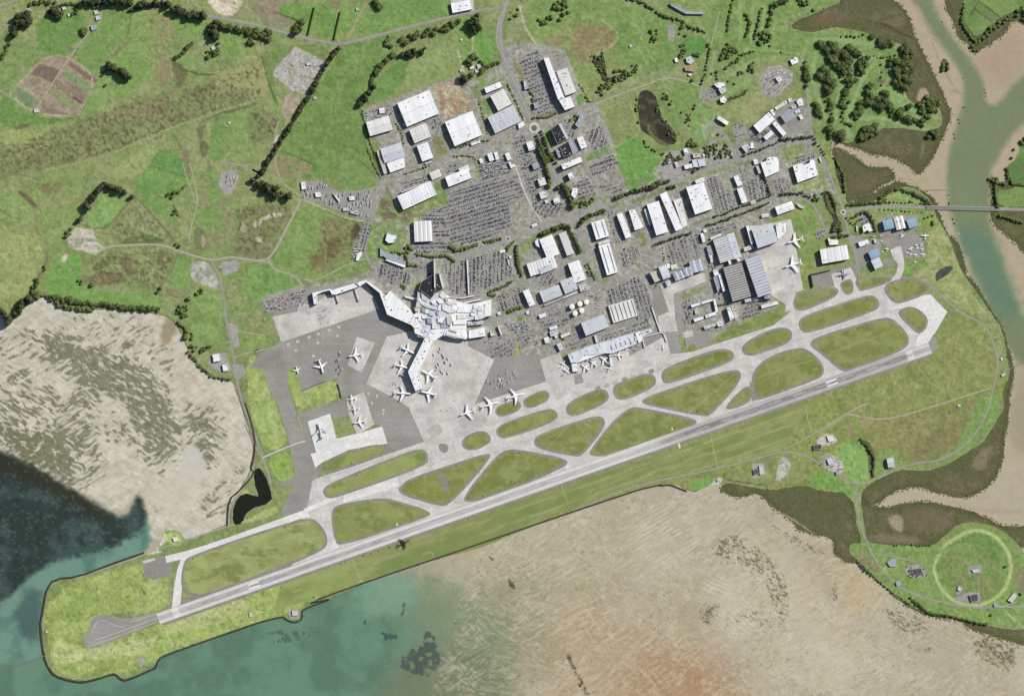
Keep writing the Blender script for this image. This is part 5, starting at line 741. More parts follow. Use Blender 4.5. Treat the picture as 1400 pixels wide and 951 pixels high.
        vv = [(*a, h) for a in A]+[(*a, h+.8) for a in A]+[(*b, h+.8) for b in B]+[(*b, h-.05) for b in B]; ff = []
        for k in range(3): ff += [(4*k+i, 4*k+(i+1) % 4, 4*k+4+(i+1) % 4, 4*k+4+i) for i in range(4)]
        mesh_obj('parapet', vv, ff, MAT['wallw'], r); units(ro, L, w, h-.05, u, seed=seed)
        for i in range(n):
            y = (-.5+(i+.5)/n)*w; sv_, sf_ = box(-hl*.86, hl*.86, y-1.6, y+1.6, h-.04, h+.5); mesh_obj('roof_monitor', sv_, sf_, MAT['darkunit' if dark else 'sky'], ro)
    elif style == 'saw':
        V, F, MI = [], [], []; bay = L/n; rise = rise or bay*.28
        for i in range(n):
            x0 = -hl+i*bay; k = len(V); g = bay*.62
            V += [(x0, -hw, h), (x0, hw, h), (x0+g, -hw, h+rise), (x0+g, hw, h+rise), (x0+bay, -hw, h), (x0+bay, hw, h)]
            F += [(k, k+2, k+3, k+1), (k+2, k+4, k+5, k+3), (k, k+4, k+2), (k+1, k+3, k+5)]; MI += [0, 1, 0, 0]
        ro = mesh_obj('roof', V, F, [MAT[mat], MAT[mat2 or 'glass']], r, MI); units(ro, L, w, h+rise*.5, u, seed=seed)
        gl = [(-hl+i*bay-.7, -hl+i*bay+.7, -hw, hw, h-.2, h+.12) for i in range(1, n)]
        if gl: gv, gf = boxes(gl); mesh_obj('roof_gutter', gv, gf, MAT['darkunit'], ro)
    elif style == 'barrel':
        k = 12; rise = rise or .18*w; V = []; F = []
        for i in range(k+1):
            a = math.pi*i/k; y = -math.cos(a)*(hw+.3); z = h+math.sin(a)*rise; V += [(-hl-.5, y, z), (hl+.5, y, z)]
        for i in range(k): F.append((2*i, 2*i+1, 2*i+3, 2*i+2))
        F += [tuple(range(0, 2*k+2, 2))[::-1], tuple(range(1, 2*k+3, 2))]
        ro = mesh_obj('roof', V, F, MAT[mat], r)
        v2, f2 = boxes([(-hl*.9, hl*.9, -.7, .7, h+rise-.05, h+rise+.3)]); mesh_obj('ridge_vent', v2, f2, MAT['sky'], ro)
    return tag(r, label, cat)
Bd = building
# --- industrial estate
Bd('A 370,478 640,365 702,558', 13, 'gable', 'white', 'largest white gabled warehouse on the estate, beside the orange earthworks', n=0, u=9)
Bd('A 412,640 698,545 704,566', 6, 'flat', 'grey', 'narrow grey canopy lining the lower side of the largest estate warehouse', 'canopy', 'loading_canopy', u=1)
Bd('A 122,628 308,575 332,688', 12, 'gable', 'off', 'cream shed at the estate corner, below the parked equipment', n=0, u=1)
Bd('D 235,25 395,-25 435,85', 12, 'gable', 'grey', 'pale grey shed with a white office block joined below', u=2)
Bd('D 285,140 375,92 430,85 432,170 315,212', 9, 'poly', 'white', 'white office block joined to the pale grey shed', 'office block', 'office_block', u=2)
Bd('D 205,40 240,28 290,215 265,225', 8, 'poly', 'tan', 'tan strip lean-to on the shaded side of the pale grey shed', 'lean-to', 'lean_to', u=0)
Bd('A 465,690 590,638 638,742', 11, 'gable', 'off', 'square ridged warehouse between the largest warehouse and a small white one', n=5, u=0)
Bd('A 525,815 612,775 660,910', 11, 'flat', 'white', 'small white warehouse beside the brown grass plot', u=3)
Bd('D 590,135 640,118 648,128', 5, 'flat', 'grey', 'low grey office strip at the foot of the small white warehouse', 'office', 'office_block', u=0)
Bd('A 750,628 965,540 1045,730', 13, 'gable', 'white', 'white warehouse directly below the orange earthworks, long shadow on the grass', n=0, u=8)
Bd('A 955,795 1030,765 1036,785', 6, 'flat', 'white', 'white office strip at the foot of the warehouse below the earthworks', 'office', 'office_block', u=1)
Bd('A 1062,355 1190,303 1208,345', 10, 'flat', 'white', 'slim white warehouse, uppermost of three stepped beside the highway', u=2)
Bd('A 1110,420 1225,368 1285,480', 12, 'flat', 'off', 'middle white warehouse of three stepped beside the highway', u=2)
Bd('A 1090,590 1300,490 1355,620', 12, 'gable', 'grey', 'wide ridge-lined warehouse nearest the roundabout, lowest of three by the highway', n=6, u=3)
Bd('A 1330,640 1375,615 1390,650 1340,680', 6, 'poly', 'white', 'curved white forecourt canopy beside the roundabout warehouse', 'canopy', 'forecourt_canopy', u=0)
Bd('A 225,517 266,510 270,553', 5, 'gable', 'white', 'tiny white shed in the equipment yard at the estate corner', 'shed', 'shed', u=0)
Bd('B 485,122 527,112 655,440 600,452', 18, 'poly', 'white', 'long thin white block beside the striped car park', 'office block', 'office_block', u=5)
Bd('B 606,455 700,420 738,505 655,535', 16, 'poly', 'white', 'square white end block of the long thin office', 'office block', 'office_block', u=3)
Bd('B 588,225 680,203 748,385', 13, 'flat', 'off', 'white hall with roof plant behind the long thin office', 'hall', 'exhibition_hall', u=8)
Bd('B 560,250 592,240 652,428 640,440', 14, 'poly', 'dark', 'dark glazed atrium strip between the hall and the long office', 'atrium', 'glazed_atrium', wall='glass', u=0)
Bd('B 545,688 600,640 668,765 592,800', 16, 'poly', 'black', 'black roofed office with ducts beside the green lawn', 'office block', 'office_block', u=9, wall='glass')
Bd('B 604,640 625,630 690,755 668,765', 10, 'poly', 'grey', 'grey annex against the black roofed office', 'annex', 'office_annex', u=2)
Bd('B 612,822 680,780 720,880 645,905', 15, 'poly', 'black', 'dark office with skylight strips between two small white ones', 'office block', 'office_block', u=6, wall='glass')
Bd('B 682,778 715,755 762,855 722,880', 12, 'poly', 'bluegrey', 'blue grey wing beside the dark office', 'office block', 'office_wing', u=3)
Bd('B 748,755 800,735 836,822', 12, 'flat', 'white', 'white office block beside the striped lot of the black offices', 'office block', 'office_block', u=3)
Bd('B 345,790 395,770 420,840', 10, 'flat', 'white', 'white cube of offices below the roundabout', 'office block', 'office_block', u=2)
Bd('B 735,645 760,610 775,565 800,552 815,590 800,630 760,670', 10, 'poly', 'bluegrey', 'curved grey building beside the tan sandy strip', 'office block', 'curved_office', u=2)
Bd('B 405,480 440,472 450,510 415,520', 9, 'poly', 'bluegrey', 'small dark office in the strip park beside the long car park', 'office block', 'kiosk', u=1)
Bd('B 325,300 345,295 360,360 335,365', 7, 'poly', 'grey', 'small grey shelter beside the highway verge', 'shelter', 'shelter', u=1)
Bd('B 580,848 618,830 645,892 606,912', 10, 'poly', 'bluegrey', 'grey centred white hotel wing at the end of the lawn', 'hotel', 'hotel_wing', u=2)
Bd('E 625,150 780,86 798,125', 16, 'flat', 'white', 'long white slab above the tall building shadow on the avenue', 'office block', 'office_block', u=4)
Bd('E 675,225 712,205 730,250 695,270', 14, 'poly', 'white', 'small white pavilion under the long slab', 'office block', 'office_block', u=2)
Bd('E 703,390 718,338 745,332 762,345 745,405 730,418', 13, 'poly', 'white', 'six sided white office at the avenue corner trees', 'office block', 'office_block', u=2)
Bd('E 560,422 608,405 622,445', 7, 'flat', 'white', 'white shop with a notch nearest the avenue crossroads', 'shop', 'shop', u=3)
Bd('E 436,266 490,242 512,303', 10, 'flat', 'off', 'pale square office under the blue grey one in the avenue row', 'office block', 'office_block', u=2)
Bd('E 448,372 498,350 518,405', 10, 'flat', 'off', 'pale square office second from the crossroads in the avenue row', 'office block', 'office_block', u=3)
Bd('E 495,435 520,428 524,448', 5, 'gable', 'white', 'little white kiosk between two square offices', 'kiosk', 'kiosk', u=0)
Bd('E 390,145 438,125 456,170', 9, 'gable', 'bluegrey', 'blue grey pitched office topmost of the avenue row', 'office block', 'office_block', u=0)
Bd('D 1085,65 1120,50 1142,110', 7, 'gable', 'white', 'widest of the white truck sheds above the estate yard', 'shed', 'shed', u=1)
Bd('D 1140,52 1164,45 1180,105', 7, 'gable', 'white', 'slim white truck shed beside the widest one', 'shed', 'shed', u=0)
Bd('D 1228,62 1258,50 1278,105', 7, 'gable', 'white', 'white truck shed at the far end of the estate yard', 'shed', 'shed', u=0)
Bd('D 1254,130 1275,125 1282,148 1310,140 1314,160 1275,178', 6, 'poly', 'white', 'L shaped white depot below the end truck shed', 'depot', 'depot', u=1)
Bd('D 1020,105 1044,96 1058,128', 5, 'gable', 'white', 'small white shed beside the thin green strip', 'shed', 'shed', u=0)
Bd('D 370,402 640,278 682,388', 14, 'gable', 'white', 'long white warehouse alone above brown grass plots', n=12, u=2)
Bd('D 398,365 630,276 634,284', 9, 'flat', 'grey', 'grey dock canopy along the top of the lone long warehouse', 'canopy', 'loading_canopy', u=0)
Bd('D 625,215 700,183 725,238', 8, 'gable', 'off', 'cream shed joined to the corner of the lone long warehouse', u=1)
Bd('D 750,248 945,172 960,255', 13, 'gable', 'white', 'white warehouse at the top edge of the vast car park', n=0, u=3)
Bd('D 855,182 935,145 955,190 880,222', 10, 'poly', 'off', 'stepped white block above the warehouse by the vast car park', 'office block', 'office_block', u=3)
Bd('D 500,600 640,595 648,757', 12, 'saw', 'off', 'square off-white shed with banded roof among parked cars', 'car park shed', 'storage_shed', n=4, rise=.7, mat2='white', u=0)
Bd('D 275,750 290,690 310,700 345,710 360,705 365,735 345,745 345,770 300,772', 9, 'poly', 'white', 'white winged chapel-like house alone on the lawn', 'house', 'lawn_house', u=0)
Bd('H 40,92 52,82 205,130 195,152', 7, 'poly', 'white', 'long slim white block beside the trees behind the terminal hotel', 'hotel', 'hotel_wing', u=1)
Bd('H 0,-10 40,25 150,60 195,100 195,125 50,78 30,60 0,60', 6, 'poly', 'bluegrey', 'grey decked building behind the long slim white block', 'hotel', 'hotel_wing', u=4)
# --- ridge-roofed quarter south of the boulevard
Bd('E 452,745 550,705 612,858', 11, 'gable', 'white', 'upper white ridge roofed shed of the joined pair by the oval lawn', n=0, u=3)
Bd('I 232,122 440,52 480,150', 11, 'saw', 'white', 'lower pleated white shed of the joined pair by the oval lawn', n=9, rise=.8, mat2='off', u=2)
Bd('I 325,160 430,120 445,165 345,205', 12.5, 'poly', 'grey', 'grey raised block set into the pleated white shed', 'office block', 'office_block', u=2)
Bd('E 415,760 440,735 460,765 450,810 425,790', 7, 'poly', 'white', 'small white wing on the side of the ridge roofed pair', 'annex', 'office_annex', u=1)
Bd('E 605,700 660,682 725,855', 12, 'saw', 'white', 'long white shed standing free beside the joined pair', n=7, rise=.7, mat2='off', u=0)
Bd('E 968,578 1012,722 905,748', 12, 'flat', 'white', 'upper white shed with dark roof stripes beside the avenue', n=2, dark=1, u=0)
Bd('E 918,770 1008,738 1016,762 926,790', 9, 'poly', 'off', 'cream link block between the two dark striped sheds', 'link block', 'link_block', u=1)
Bd('E 1012,768 1080,1000 990,1030', 12, 'flat', 'white', 'lower longer white shed with dark roof stripes beside the avenue', n=2, dark=1, u=0)
Bd('E 1068,548 1112,535 1182,722', 10, 'gable', 'white', 'narrow white shed with small side sheds by the curved lane lot', n=0, u=5)
Bd('E 1163,512 1215,500 1285,640 1262,655 1212,672', 10, 'poly', 'white', 'stepped white shed above the brown grass plot in the middle', u=4)
Bd('F 140,467 230,425 310,683', 13, 'gable', 'white', 'long white warehouse with a blue side strip in the boulevard row', n=0, u=4)
Bd('F 118,505 140,495 180,620 160,630', 8, 'poly', 'ltblue', 'pale blue strip roof along the long boulevard warehouse', 'lean-to', 'lean_to', u=0)
Bd('F 243,388 300,372 425,655', 13, 'gable', 'white', 'long white warehouse with a paved deck in the boulevard row', n=0, u=4)
Bd('F 352,430 420,410 470,630 428,650', 5, 'poly', 'off', 'low paved roof deck on the side of the boulevard warehouse', 'deck', 'roof_deck', u=4)
Bd('F 452,332 590,275 665,500', 17, 'flat', 'white', 'biggest white building of the boulevard row, grey roof plant on top', 'factory', 'factory', u=14)
Bd('F 520,275 590,245 610,275 535,300', 9, 'poly', 'white', 'white cooling block above the biggest boulevard building', 'annex', 'plant_annex', u=3)
Bd('F 830,245 872,230 905,305', 9, 'flat', 'white', 'upper thin white shed in the middle of the rental lots', 'shed', 'shed', u=1)
Bd('F 858,342 905,325 946,442', 9, 'flat', 'white', 'lower thin white shed in the middle of the rental lots', 'shed', 'shed', u=1)
Bd('F 965,438 1008,425 1015,455', 5, 'gable', 'tan', 'tan hut beside the lower thin white shed', 'hut', 'hut', u=0)
Bd('F 1045,132 1090,120 1100,90 1180,85 1195,130 1195,200 1085,250', 12, 'poly', 'white', 'stepped white warehouse beside the creek road estate lot', u=5)
Bd('F 990,112 1018,105 1028,140', 6, 'gable', 'white', 'small white hut above the thin tan shed', 'hut', 'hut', u=0)
Bd('F 1010,160 1028,155 1050,215', 7, 'gable', 'tan', 'thin tan shed beside the stepped warehouse', 'shed', 'shed', u=0)
Bd('K 135,275 215,250 225,268 270,250 275,225 310,225 340,348 175,410', 11, 'poly', 'white', 'angular white factory with roof pipes near the creek road', 'factory', 'factory', u=10)
Bd('F 1160,487 1290,440 1315,500', 12, 'gable', 'white', 'white hangar above the big maintenance hangar, one corner in shade', 'hangar', 'hangar', u=2)
Bd('F 1055,548 1110,535 1114,560', 6, 'gable', 'off', 'tiny cream shed above the big maintenance hangar', 'shed', 'shed', u=0)
Bd('K 165,578 185,572 235,600 222,615 190,605', 5, 'poly', 'grey', 'parked grey boat-shaped shelter on the lawn by the curved road', 'shelter', 'shelter', u=1)
Bd('I 562,122 650,95 705,243', 11, 'gable', 'white', 'tall white shed joined above the grey ridge roofed hall', n=0, u=3)
Bd('I 335,345 500,280 520,370', 11, 'gable', 'grey', 'grey ridge roofed hall with blue skylight bands', n=3, u=2)
Bd('I 372,450 520,395 528,385 640,335 640,352 380,455', 9, 'poly', 'grey', 'thin grey eaves block below the grey ridge roofed hall', 'lean-to', 'lean_to', u=0)
Bd('I 500,262 615,215 642,320', 11.5, 'gable', 'grey', 'grey hall between the ridge roofed hall and the tall white shed', n=0, u=3)
Bd('I 645,290 705,278 725,325 665,345', 7, 'poly', 'grey', 'grey plant court at the corner of the ridge roofed halls', 'plant building', 'plant_building', u=7)
Bd('I 203,340 250,325 302,442', 11, 'gable', 'white', 'slim white shed beside the tree clump and staff lot', n=0, u=1)
Bd('I 665,592 865,515 892,622', 16, 'flat', 'grey', 'big plain pale grey block beside the parking deck', 'hall', 'depot_hall', u=1)
Bd('I 1080,395 1112,535 925,592', 7, 'flat', 'off', 'parking deck with dark bay stripes beside the plain grey block', 'parking deck', 'parking_deck', u=0, n=6, dark=1)
Bd('I 415,628 470,612 478,634', 6, 'gable', 'white', 'small white hut uppermost of the cluster by the domestic terminal', 'hut', 'hut', u=1)
Bd('I 415,660 480,640 490,682', 7, 'flat', 'grey', 'small grey office in the cluster by the domestic terminal', 'office block', 'office_block', u=3)
Bd('I 370,712 405,697 420,742', 7, 'gable', 'white', 'white cube hut alone beside the freight yard edge', 'hut', 'hut', u=1)
Bd('I 330,530 385,510 390,538', 6, 'gable', 'white', 'white hut by the road fork near the parking rows', 'hut', 'hut', u=0)
Bd('I 503,690 580,658 586,682', 5, 'flat', 'off', 'cream canopy beside the small grey office', 'canopy', 'entrance_canopy', u=0)
Bd('I 455,690 475,688 480,710 460,712', 6, 'poly', 'white', 'tiny round white booth by the terminal trees', 'booth', 'booth', u=0)
Bd('I 470,760 510,745 530,800 500,815', 8, 'poly', 'ltblue', 'pale blue roofed end building of the domestic terminal', 'terminal', 'terminal_annex', u=3)
Bd('I 230,500 250,500 252,520', 4, 'gable', 'white', 'white booth on the road verge near the slim shed', 'booth', 'booth', u=0)
Bd('I 0,510 20,500 28,525', 5, 'gable', 'white', 'white fuel kiosk at the end of the terminal frontage', 'kiosk', 'kiosk', u=1)
Bd('H 875,660 905,655 912,690', 8, 'flat', 'off', 'white guard tower in the freight yard', 'tower', 'guard_tower', u=1)
Bd('H 935,618 950,612 975,680 962,690', 7, 'poly', 'off', 'thin white freight shed in the freight yard', 'shed', 'shed', u=0)
Bd('I 95,60 110,58 113,75', 4, 'gable', 'white', 'white toll booth at the fan car park exit', 'booth', 'booth', u=0)
Bd('I 80,88 92,88 100,130 90,130', 3.5, 'poly', 'white', 'slim white canopy below the toll booth', 'canopy', 'entrance_canopy', u=0)
Bd('I 18,15 60,8 64,28', 4, 'gable', 'white', 'white kiosk at the top of the fan car park', 'kiosk', 'kiosk', u=0)
Bd('E 390,630 430,612 436,630', 4, 'gable', 'white', 'white entry booth by the boulevard bend', 'booth', 'booth', u=0)
# --- cargo and maintenance hangars
Bd('J 163,482 237,457 258,538 205,562', 12, 'poly', 'tan', 'tan rounded cargo hangar at the row end', 'hangar', 'hangar', u=0)
Bd('J 232,440 292,420 330,520', 13, 'barrel', 'strip', 'pale blue vaulted cargo hangar with pale flank', 'hangar', 'hangar', u=0)
Bd('J 345,490 430,455 442,522', 12, 'saw', 'white', 'first two tone cargo hangar of the stepped trio', 'hangar', 'hangar', n=2, rise=5, mat2='sky')
Bd('J 422,450 490,430 510,500', 12, 'saw', 'white', 'middle two tone cargo hangar of the stepped trio', 'hangar', 'hangar', n=2, rise=5, mat2='sky')
Bd('J 475,398 580,370 592,465', 14, 'saw', 'white', 'largest two tone cargo hangar of the stepped trio', 'hangar', 'hangar', n=2, rise=6, mat2='sky')
Bd('J 330,425 385,408 392,445', 6, 'flat', 'off', 'low cream office behind the stepped cargo trio', 'office block', 'office_block', u=2)
Bd('J 300,415 320,410 326,445', 6, 'gable', 'white', 'small white stair block beside the vaulted cargo hangar', 'hut', 'hut', u=0)
Bd('J 285,555 325,540 340,575 305,595', 8, 'poly', 'ltblue', 'low pale blue block at the foot of the vaulted hangar', 'annex', 'plant_annex', u=2)
Bd('J 725,408 665,222 772,188', 15, 'saw', 'off', 'pale half of the upper striped maintenance hangar', 'hangar', 'hangar', n=10, rise=2.6, mat2='bluegrey')
Bd('J 835,378 775,190 832,165', 15, 'saw', 'ltblue', 'pale blue half of the upper striped maintenance hangar', 'hangar', 'hangar', n=10, rise=2.0, mat2='strip')
Bd('J 822,712 745,440 892,400', 17, 'saw', 'beige', 'large beige striped maintenance hangar', 'hangar', 'hangar', n=15, rise=3.2, mat2='darkunit')
Bd('J 1022,680 915,372 1030,338', 24, 'saw', 'strip', 'tall blue and white striped maintenance hangar beside the open apron', 'hangar', 'hangar', n=13, rise=3.2, mat2='bluegrey')
Bd('J 1080,690 1075,672 1130,652 1135,690', 15, 'poly', 'bluegrey', 'dark blue door block at the foot of the tall striped hangar', 'annex', 'hangar_annex', u=2)
Bd('J 920,697 1015,675 1020,700', 8, 'barrel', 'ltblue', 'pale blue vault at the foot of the beige hangar', 'annex', 'hangar_annex')
Bd('J 785,385 805,378 815,410 795,418', 13, 'poly', 'white', 'small white stair tower between the striped hangars', 'tower', 'stair_tower', u=1)
Bd('J 845,365 870,352 890,385 865,395', 13, 'poly', 'white', 'white link tower beneath the pale blue half hangar', 'tower', 'stair_tower', u=1)
Bd('J 972,142 1150,82 1182,235', 21, 'gable', 'grey', 'big pale grey hangar with an aircraft dock on its side', 'hangar', 'hangar', rise=2.5, n=0, u=4)
Bd('J 1165,100 1215,80 1222,95 1250,78 1255,150 1222,190 1195,215 1180,212', 13, 'poly', 'white', 'white aircraft dock frame joined to the big grey hangar', 'dock', 'aircraft_dock', u=5)
Bd('J 928,112 955,105 990,250 970,258', 14, 'poly', 'white', 'thin white office slab beside the big grey hangar', 'office block', 'office_block', u=2)
Bd('J 910,285 985,255 992,290 920,315', 8, 'poly', 'ltblue', 'low pale blue annex at the foot of the thin slab', 'annex', 'office_annex', u=2)
Bd('J 1050,742 1180,706 1194,732', 7, 'flat', 'off', 'low cream workshop on the grass corner by the open apron', 'workshop', 'workshop', u=1)
Bd('J 665,465 700,450 720,495 680,510', 9, 'poly', 'white', 'white block at the top of the hangar side row', 'office block', 'office_block', u=2)
Bd('J 708,500 730,492 770,622 748,635', 8, 'poly', 'white', 'long narrow white workshop beside the beige hangar', 'workshop', 'workshop', u=3)
Bd('J 670,520 700,505 725,600 705,640 695,600', 9, 'poly', 'bluegrey', 'blue grey shed row beside the narrow white workshop', 'workshop', 'workshop', u=4)
Bd('J 568,172 588,164 606,238', 7, 'gable', 'white', 'slim white store beside the upper striped hangar', 'store', 'store_shed', u=0)
Bd('J 590,142 612,135 620,158', 6, 'gable', 'white', 'little white store above the slim one', 'store', 'store_shed', u=0)
Bd('J 615,275 650,262 670,340 640,370', 7, 'poly', 'bluegrey', 'dark blue grey store block beside the pale striped half', 'store', 'store_shed', u=4)
Bd('J 640,330 658,325 668,400', 6, 'gable', 'off', 'cream store under the dark store block', 'store', 'store_shed', u=0)
Bd('J 645,205 735,168 740,185', 6, 'flat', 'off', 'thin cream canopy over the top edge of the striped hangar', 'canopy', 'loading_canopy', u=0)
Bd('J 490,740 665,690 670,705 500,760', 8, 'poly', 'white', 'upper wing of the courtyard building', 'courtyard wing', 'courtyard_wing', u=1)
Bd('J 668,690 690,688 712,795 690,802', 8, 'poly', 'white', 'short end wing of the courtyard building', 'courtyard wing', 'courtyard_wing', u=1)
Bd('J 605,820 690,790 700,815 612,845', 8, 'poly', 'white', 'lower wing of the courtyard building next to its end wing', 'courtyard wing', 'courtyard_wing', u=1)
Bd('J 512,852 590,828 596,850 522,876', 8, 'poly', 'white', 'lower outer wing of the courtyard building', 'courtyard wing', 'courtyard_wing', u=0)
Bd('J 520,780 545,760 560,800 530,815', 5, 'poly', 'tan', 'tan tank house inside the courtyard', 'plant building', 'plant_building', u=1)
Bd('J 775,765 805,755 840,840 805,868', 13, 'poly', 'white', 'pale office with long shadow below the beige hangar', 'office block', 'office_block', u=3)
Bd('J 810,750 835,740 875,830 845,850', 9, 'poly', 'tan', 'striped tan office joined to the pale office below the beige hangar', 'office block', 'office_block', u=3)
Bd('J 690,880 738,860 756,898 712,914', 8, 'poly', 'off', 'cream fire station block by the taxiway', 'fire station', 'fire_station', u=2)
Bd('J 590,912 688,882 694,905 605,935', 7, 'poly', 'grey', 'long grey fire station garage by the taxiway', 'garage', 'fire_garage', u=3)
# --- creek road quarter
Bd('C 988,655 1112,547 1165,603', 10, 'flat', 'white', 'largest pale hall of the creek road college', 'hall', 'college_hall', u=2)
Bd('C 1120,535 1148,520 1168,565 1150,580', 9, 'poly', 'white', 'small white wing on the largest college hall', 'annex', 'college_wing', u=1)
Bd('C 1140,640 1172,618 1255,715', 9, 'flat', 'white', 'narrow white college hall set crosswise', 'hall', 'college_hall', u=1)
Bd('C 1070,745 1125,697 1150,718', 8, 'gable', 'white', 'small white college hall beside the crosswise one', 'hall', 'college_hall', u=0)
Bd('C 1203,575 1275,525 1325,578', 10, 'gable', 'bluegrey', 'blue grey pitched sports hall of the college', 'sports hall', 'sports_hall', u=1)
for i, (s, l) in enumerate((('C 1160,510 1185,495 1200,512', 'white classroom nearest the small wing of the largest hall'), ('C 1190,490 1225,468 1240,488', 'white classroom second along the college row'), ('C 1228,468 1250,455 1262,472', 'tiny white classroom in the middle of the college row'), ('C 1265,445 1290,435 1300,460', 'tall white classroom by the grass at the row end'), ('C 1330,455 1370,435 1385,460', 'white classroom above the gravel by the tree line'), ('C 1290,500 1320,485 1335,505', 'grey classroom behind the sports hall'), ('C 1345,475 1380,465 1390,490', 'pale classroom nearest the north south road'), ('C 1320,540 1355,525 1365,545', 'low classroom beside the sports hall corner'), ('C 1350,575 1370,565 1388,595', 'detached white classroom nearest the road bend'))):
    Bd(s, 5, 'gable', ('white', 'off', 'grey')[i % 3 if i in (5, 7) else i % 2], l, 'classroom', 'classroom', u=1)
Bd('C 893,822 945,795 972,828 945,845 932,870', 8, 'poly', 'grey', 'angled grey service station roof by the boulevard', 'service station', 'service_station', u=2)
Bd('C 963,790 990,780 1000,832', 6, 'flat', 'white', 'slim white shop beside the angled service station', 'shop', 'shop', u=0)
Bd('C 698,600 722,582 792,628', 8, 'gable', 'white', 'white hall alone by the pond meadow track', 'hall', 'club_hall', u=0)
for s, h, m, l in (('C 675,325 720,308 760,312 768,340 740,345 735,362 700,350', 8, 'white', 'clubhouse with stepped white roofs, upper block'), ('C 710,362 770,345 778,378 735,405', 8, 'grey', 'grey roofed clubhouse block below the upper one'), ('C 722,440 745,425 760,415 780,450 765,475 730,470', 8, 'white', 'separate white clubhouse lodge below the others'), ('C 1280,130 1310,122 1315,105 1345,110 1352,150 1300,172', 6, 'white', 'golf pro shop with pale roofs by the tree'), ('C 360,120 385,110 395,145 370,150', 5, 'white', 'small white farm cottage above the meadow'), ('C 450,115 495,98 520,140 490,165 460,150', 6, 'grey', 'grey farmhouse with many gables above the meadow'), ('C 440,190 470,175 525,200 520,225 450,215', 6, 'red', 'terracotta roofed farm barn above the meadow'), ('C 472,240 500,235 505,252 478,258', 4, 'white', 'tiny white farm shed below the terracotta barn'), ('C 1165,275 1205,258 1228,290 1190,312', 6, 'off', 'pale pavilion in the middle of the round gravel depot'),
                   ('F 430,25 462,12 478,55 445,72', 7, 'white', 'white lodge in the reserve trees'), ('F 503,60 560,55 580,85 515,95', 6, 'tan', 'tan roofed cottage above the striped villa'), ('F 500,110 540,105 555,168 512,168', 8, 'strip', 'first pale wing of the blue striped villa'), ('F 545,108 605,100 616,155 560,165', 8, 'ltblue', 'second wing of the blue striped villa'), ('F 435,152 500,138 508,172 448,185', 7, 'white', 'white side wing before the blue striped villa'), ('F 360,130 385,122 400,160 375,172', 5, 'off', 'off white house near the reserve car park'), ('F 300,105 330,98 340,130 312,140', 5, 'grey', 'grey house at the edge of the reserve'), ('F 585,65 600,60 610,78 592,85', 4, 'white', 'tiny white garage beside the tan cottage'), ('F 330,45 345,30 375,90 360,100', 4, 'bluegrey', 'slender grey greenhouse by the pond dam'),
                   ('K 690,755 715,735 748,730 775,790 742,800 735,785 700,805', 9, 'white', 'white house with crossed roofs inside the hedged yard'), ('K 640,750 652,748 660,790 648,795', 4, 'off', 'slender cream shelter beside the hedged yard'), ('K 655,882 738,858 748,893 672,920', 7, 'white', 'white gabled block between the hedged yard and blue hangars'), ('K 415,850 432,845 435,858 500,862 502,900 430,905', 7, 'white', 'white airfield office above the large white hangar'), ('K 780,860 805,852 812,885 790,890', 5, 'grey', 'grey shed beside the little aircraft parking'), ('K 345,210 358,205 372,242 362,245', 4, 'white', 'thin white bus shelter beside the north south road')):
    Bd(s, h, 'poly', m, l, 'house' if 'house' in l or 'cottage' in l or 'villa' in l or 'lodge' in l else 'building', 'house' if h < 8 else 'lodge', u=1)
Bd('L 350,125 550,90 585,200', 14, 'saw', 'white', 'large white hangar alone beside the small aircraft taxiway', 'hangar', 'hangar', n=4, rise=1.2, mat2='off', u=2)
Bd('K 850,716 925,692 945,770', 11, 'barrel', 'blue', 'blue vaulted hangar on the side nearest the hedged yard', 'hangar', 'hangar', rise=4)
Bd('K 935,690 1010,680 1035,768', 13, 'saw', 'off', 'cream hangar between two blue vaulted hangars', 'hangar', 'hangar', n=2, rise=2, mat2='white')
Bd('K 1038,708 1100,685 1128,752', 11, 'barrel', 'blue', 'blue vaulted hangar on the side nearest the creek', 'hangar', 'hangar', rise=4)
Bd('L 735,145 800,115 832,172', 10, 'barrel', 'blue', 'upper blue hangar of the joined pair by the curved taxiway', 'hangar', 'hangar', rise=4)
Bd('L 757,212 822,187 855,255', 10, 'barrel', 'ltblue', 'lower pale blue hangar of the joined pair by the curved taxiway', 'hangar', 'hangar', rise=4)
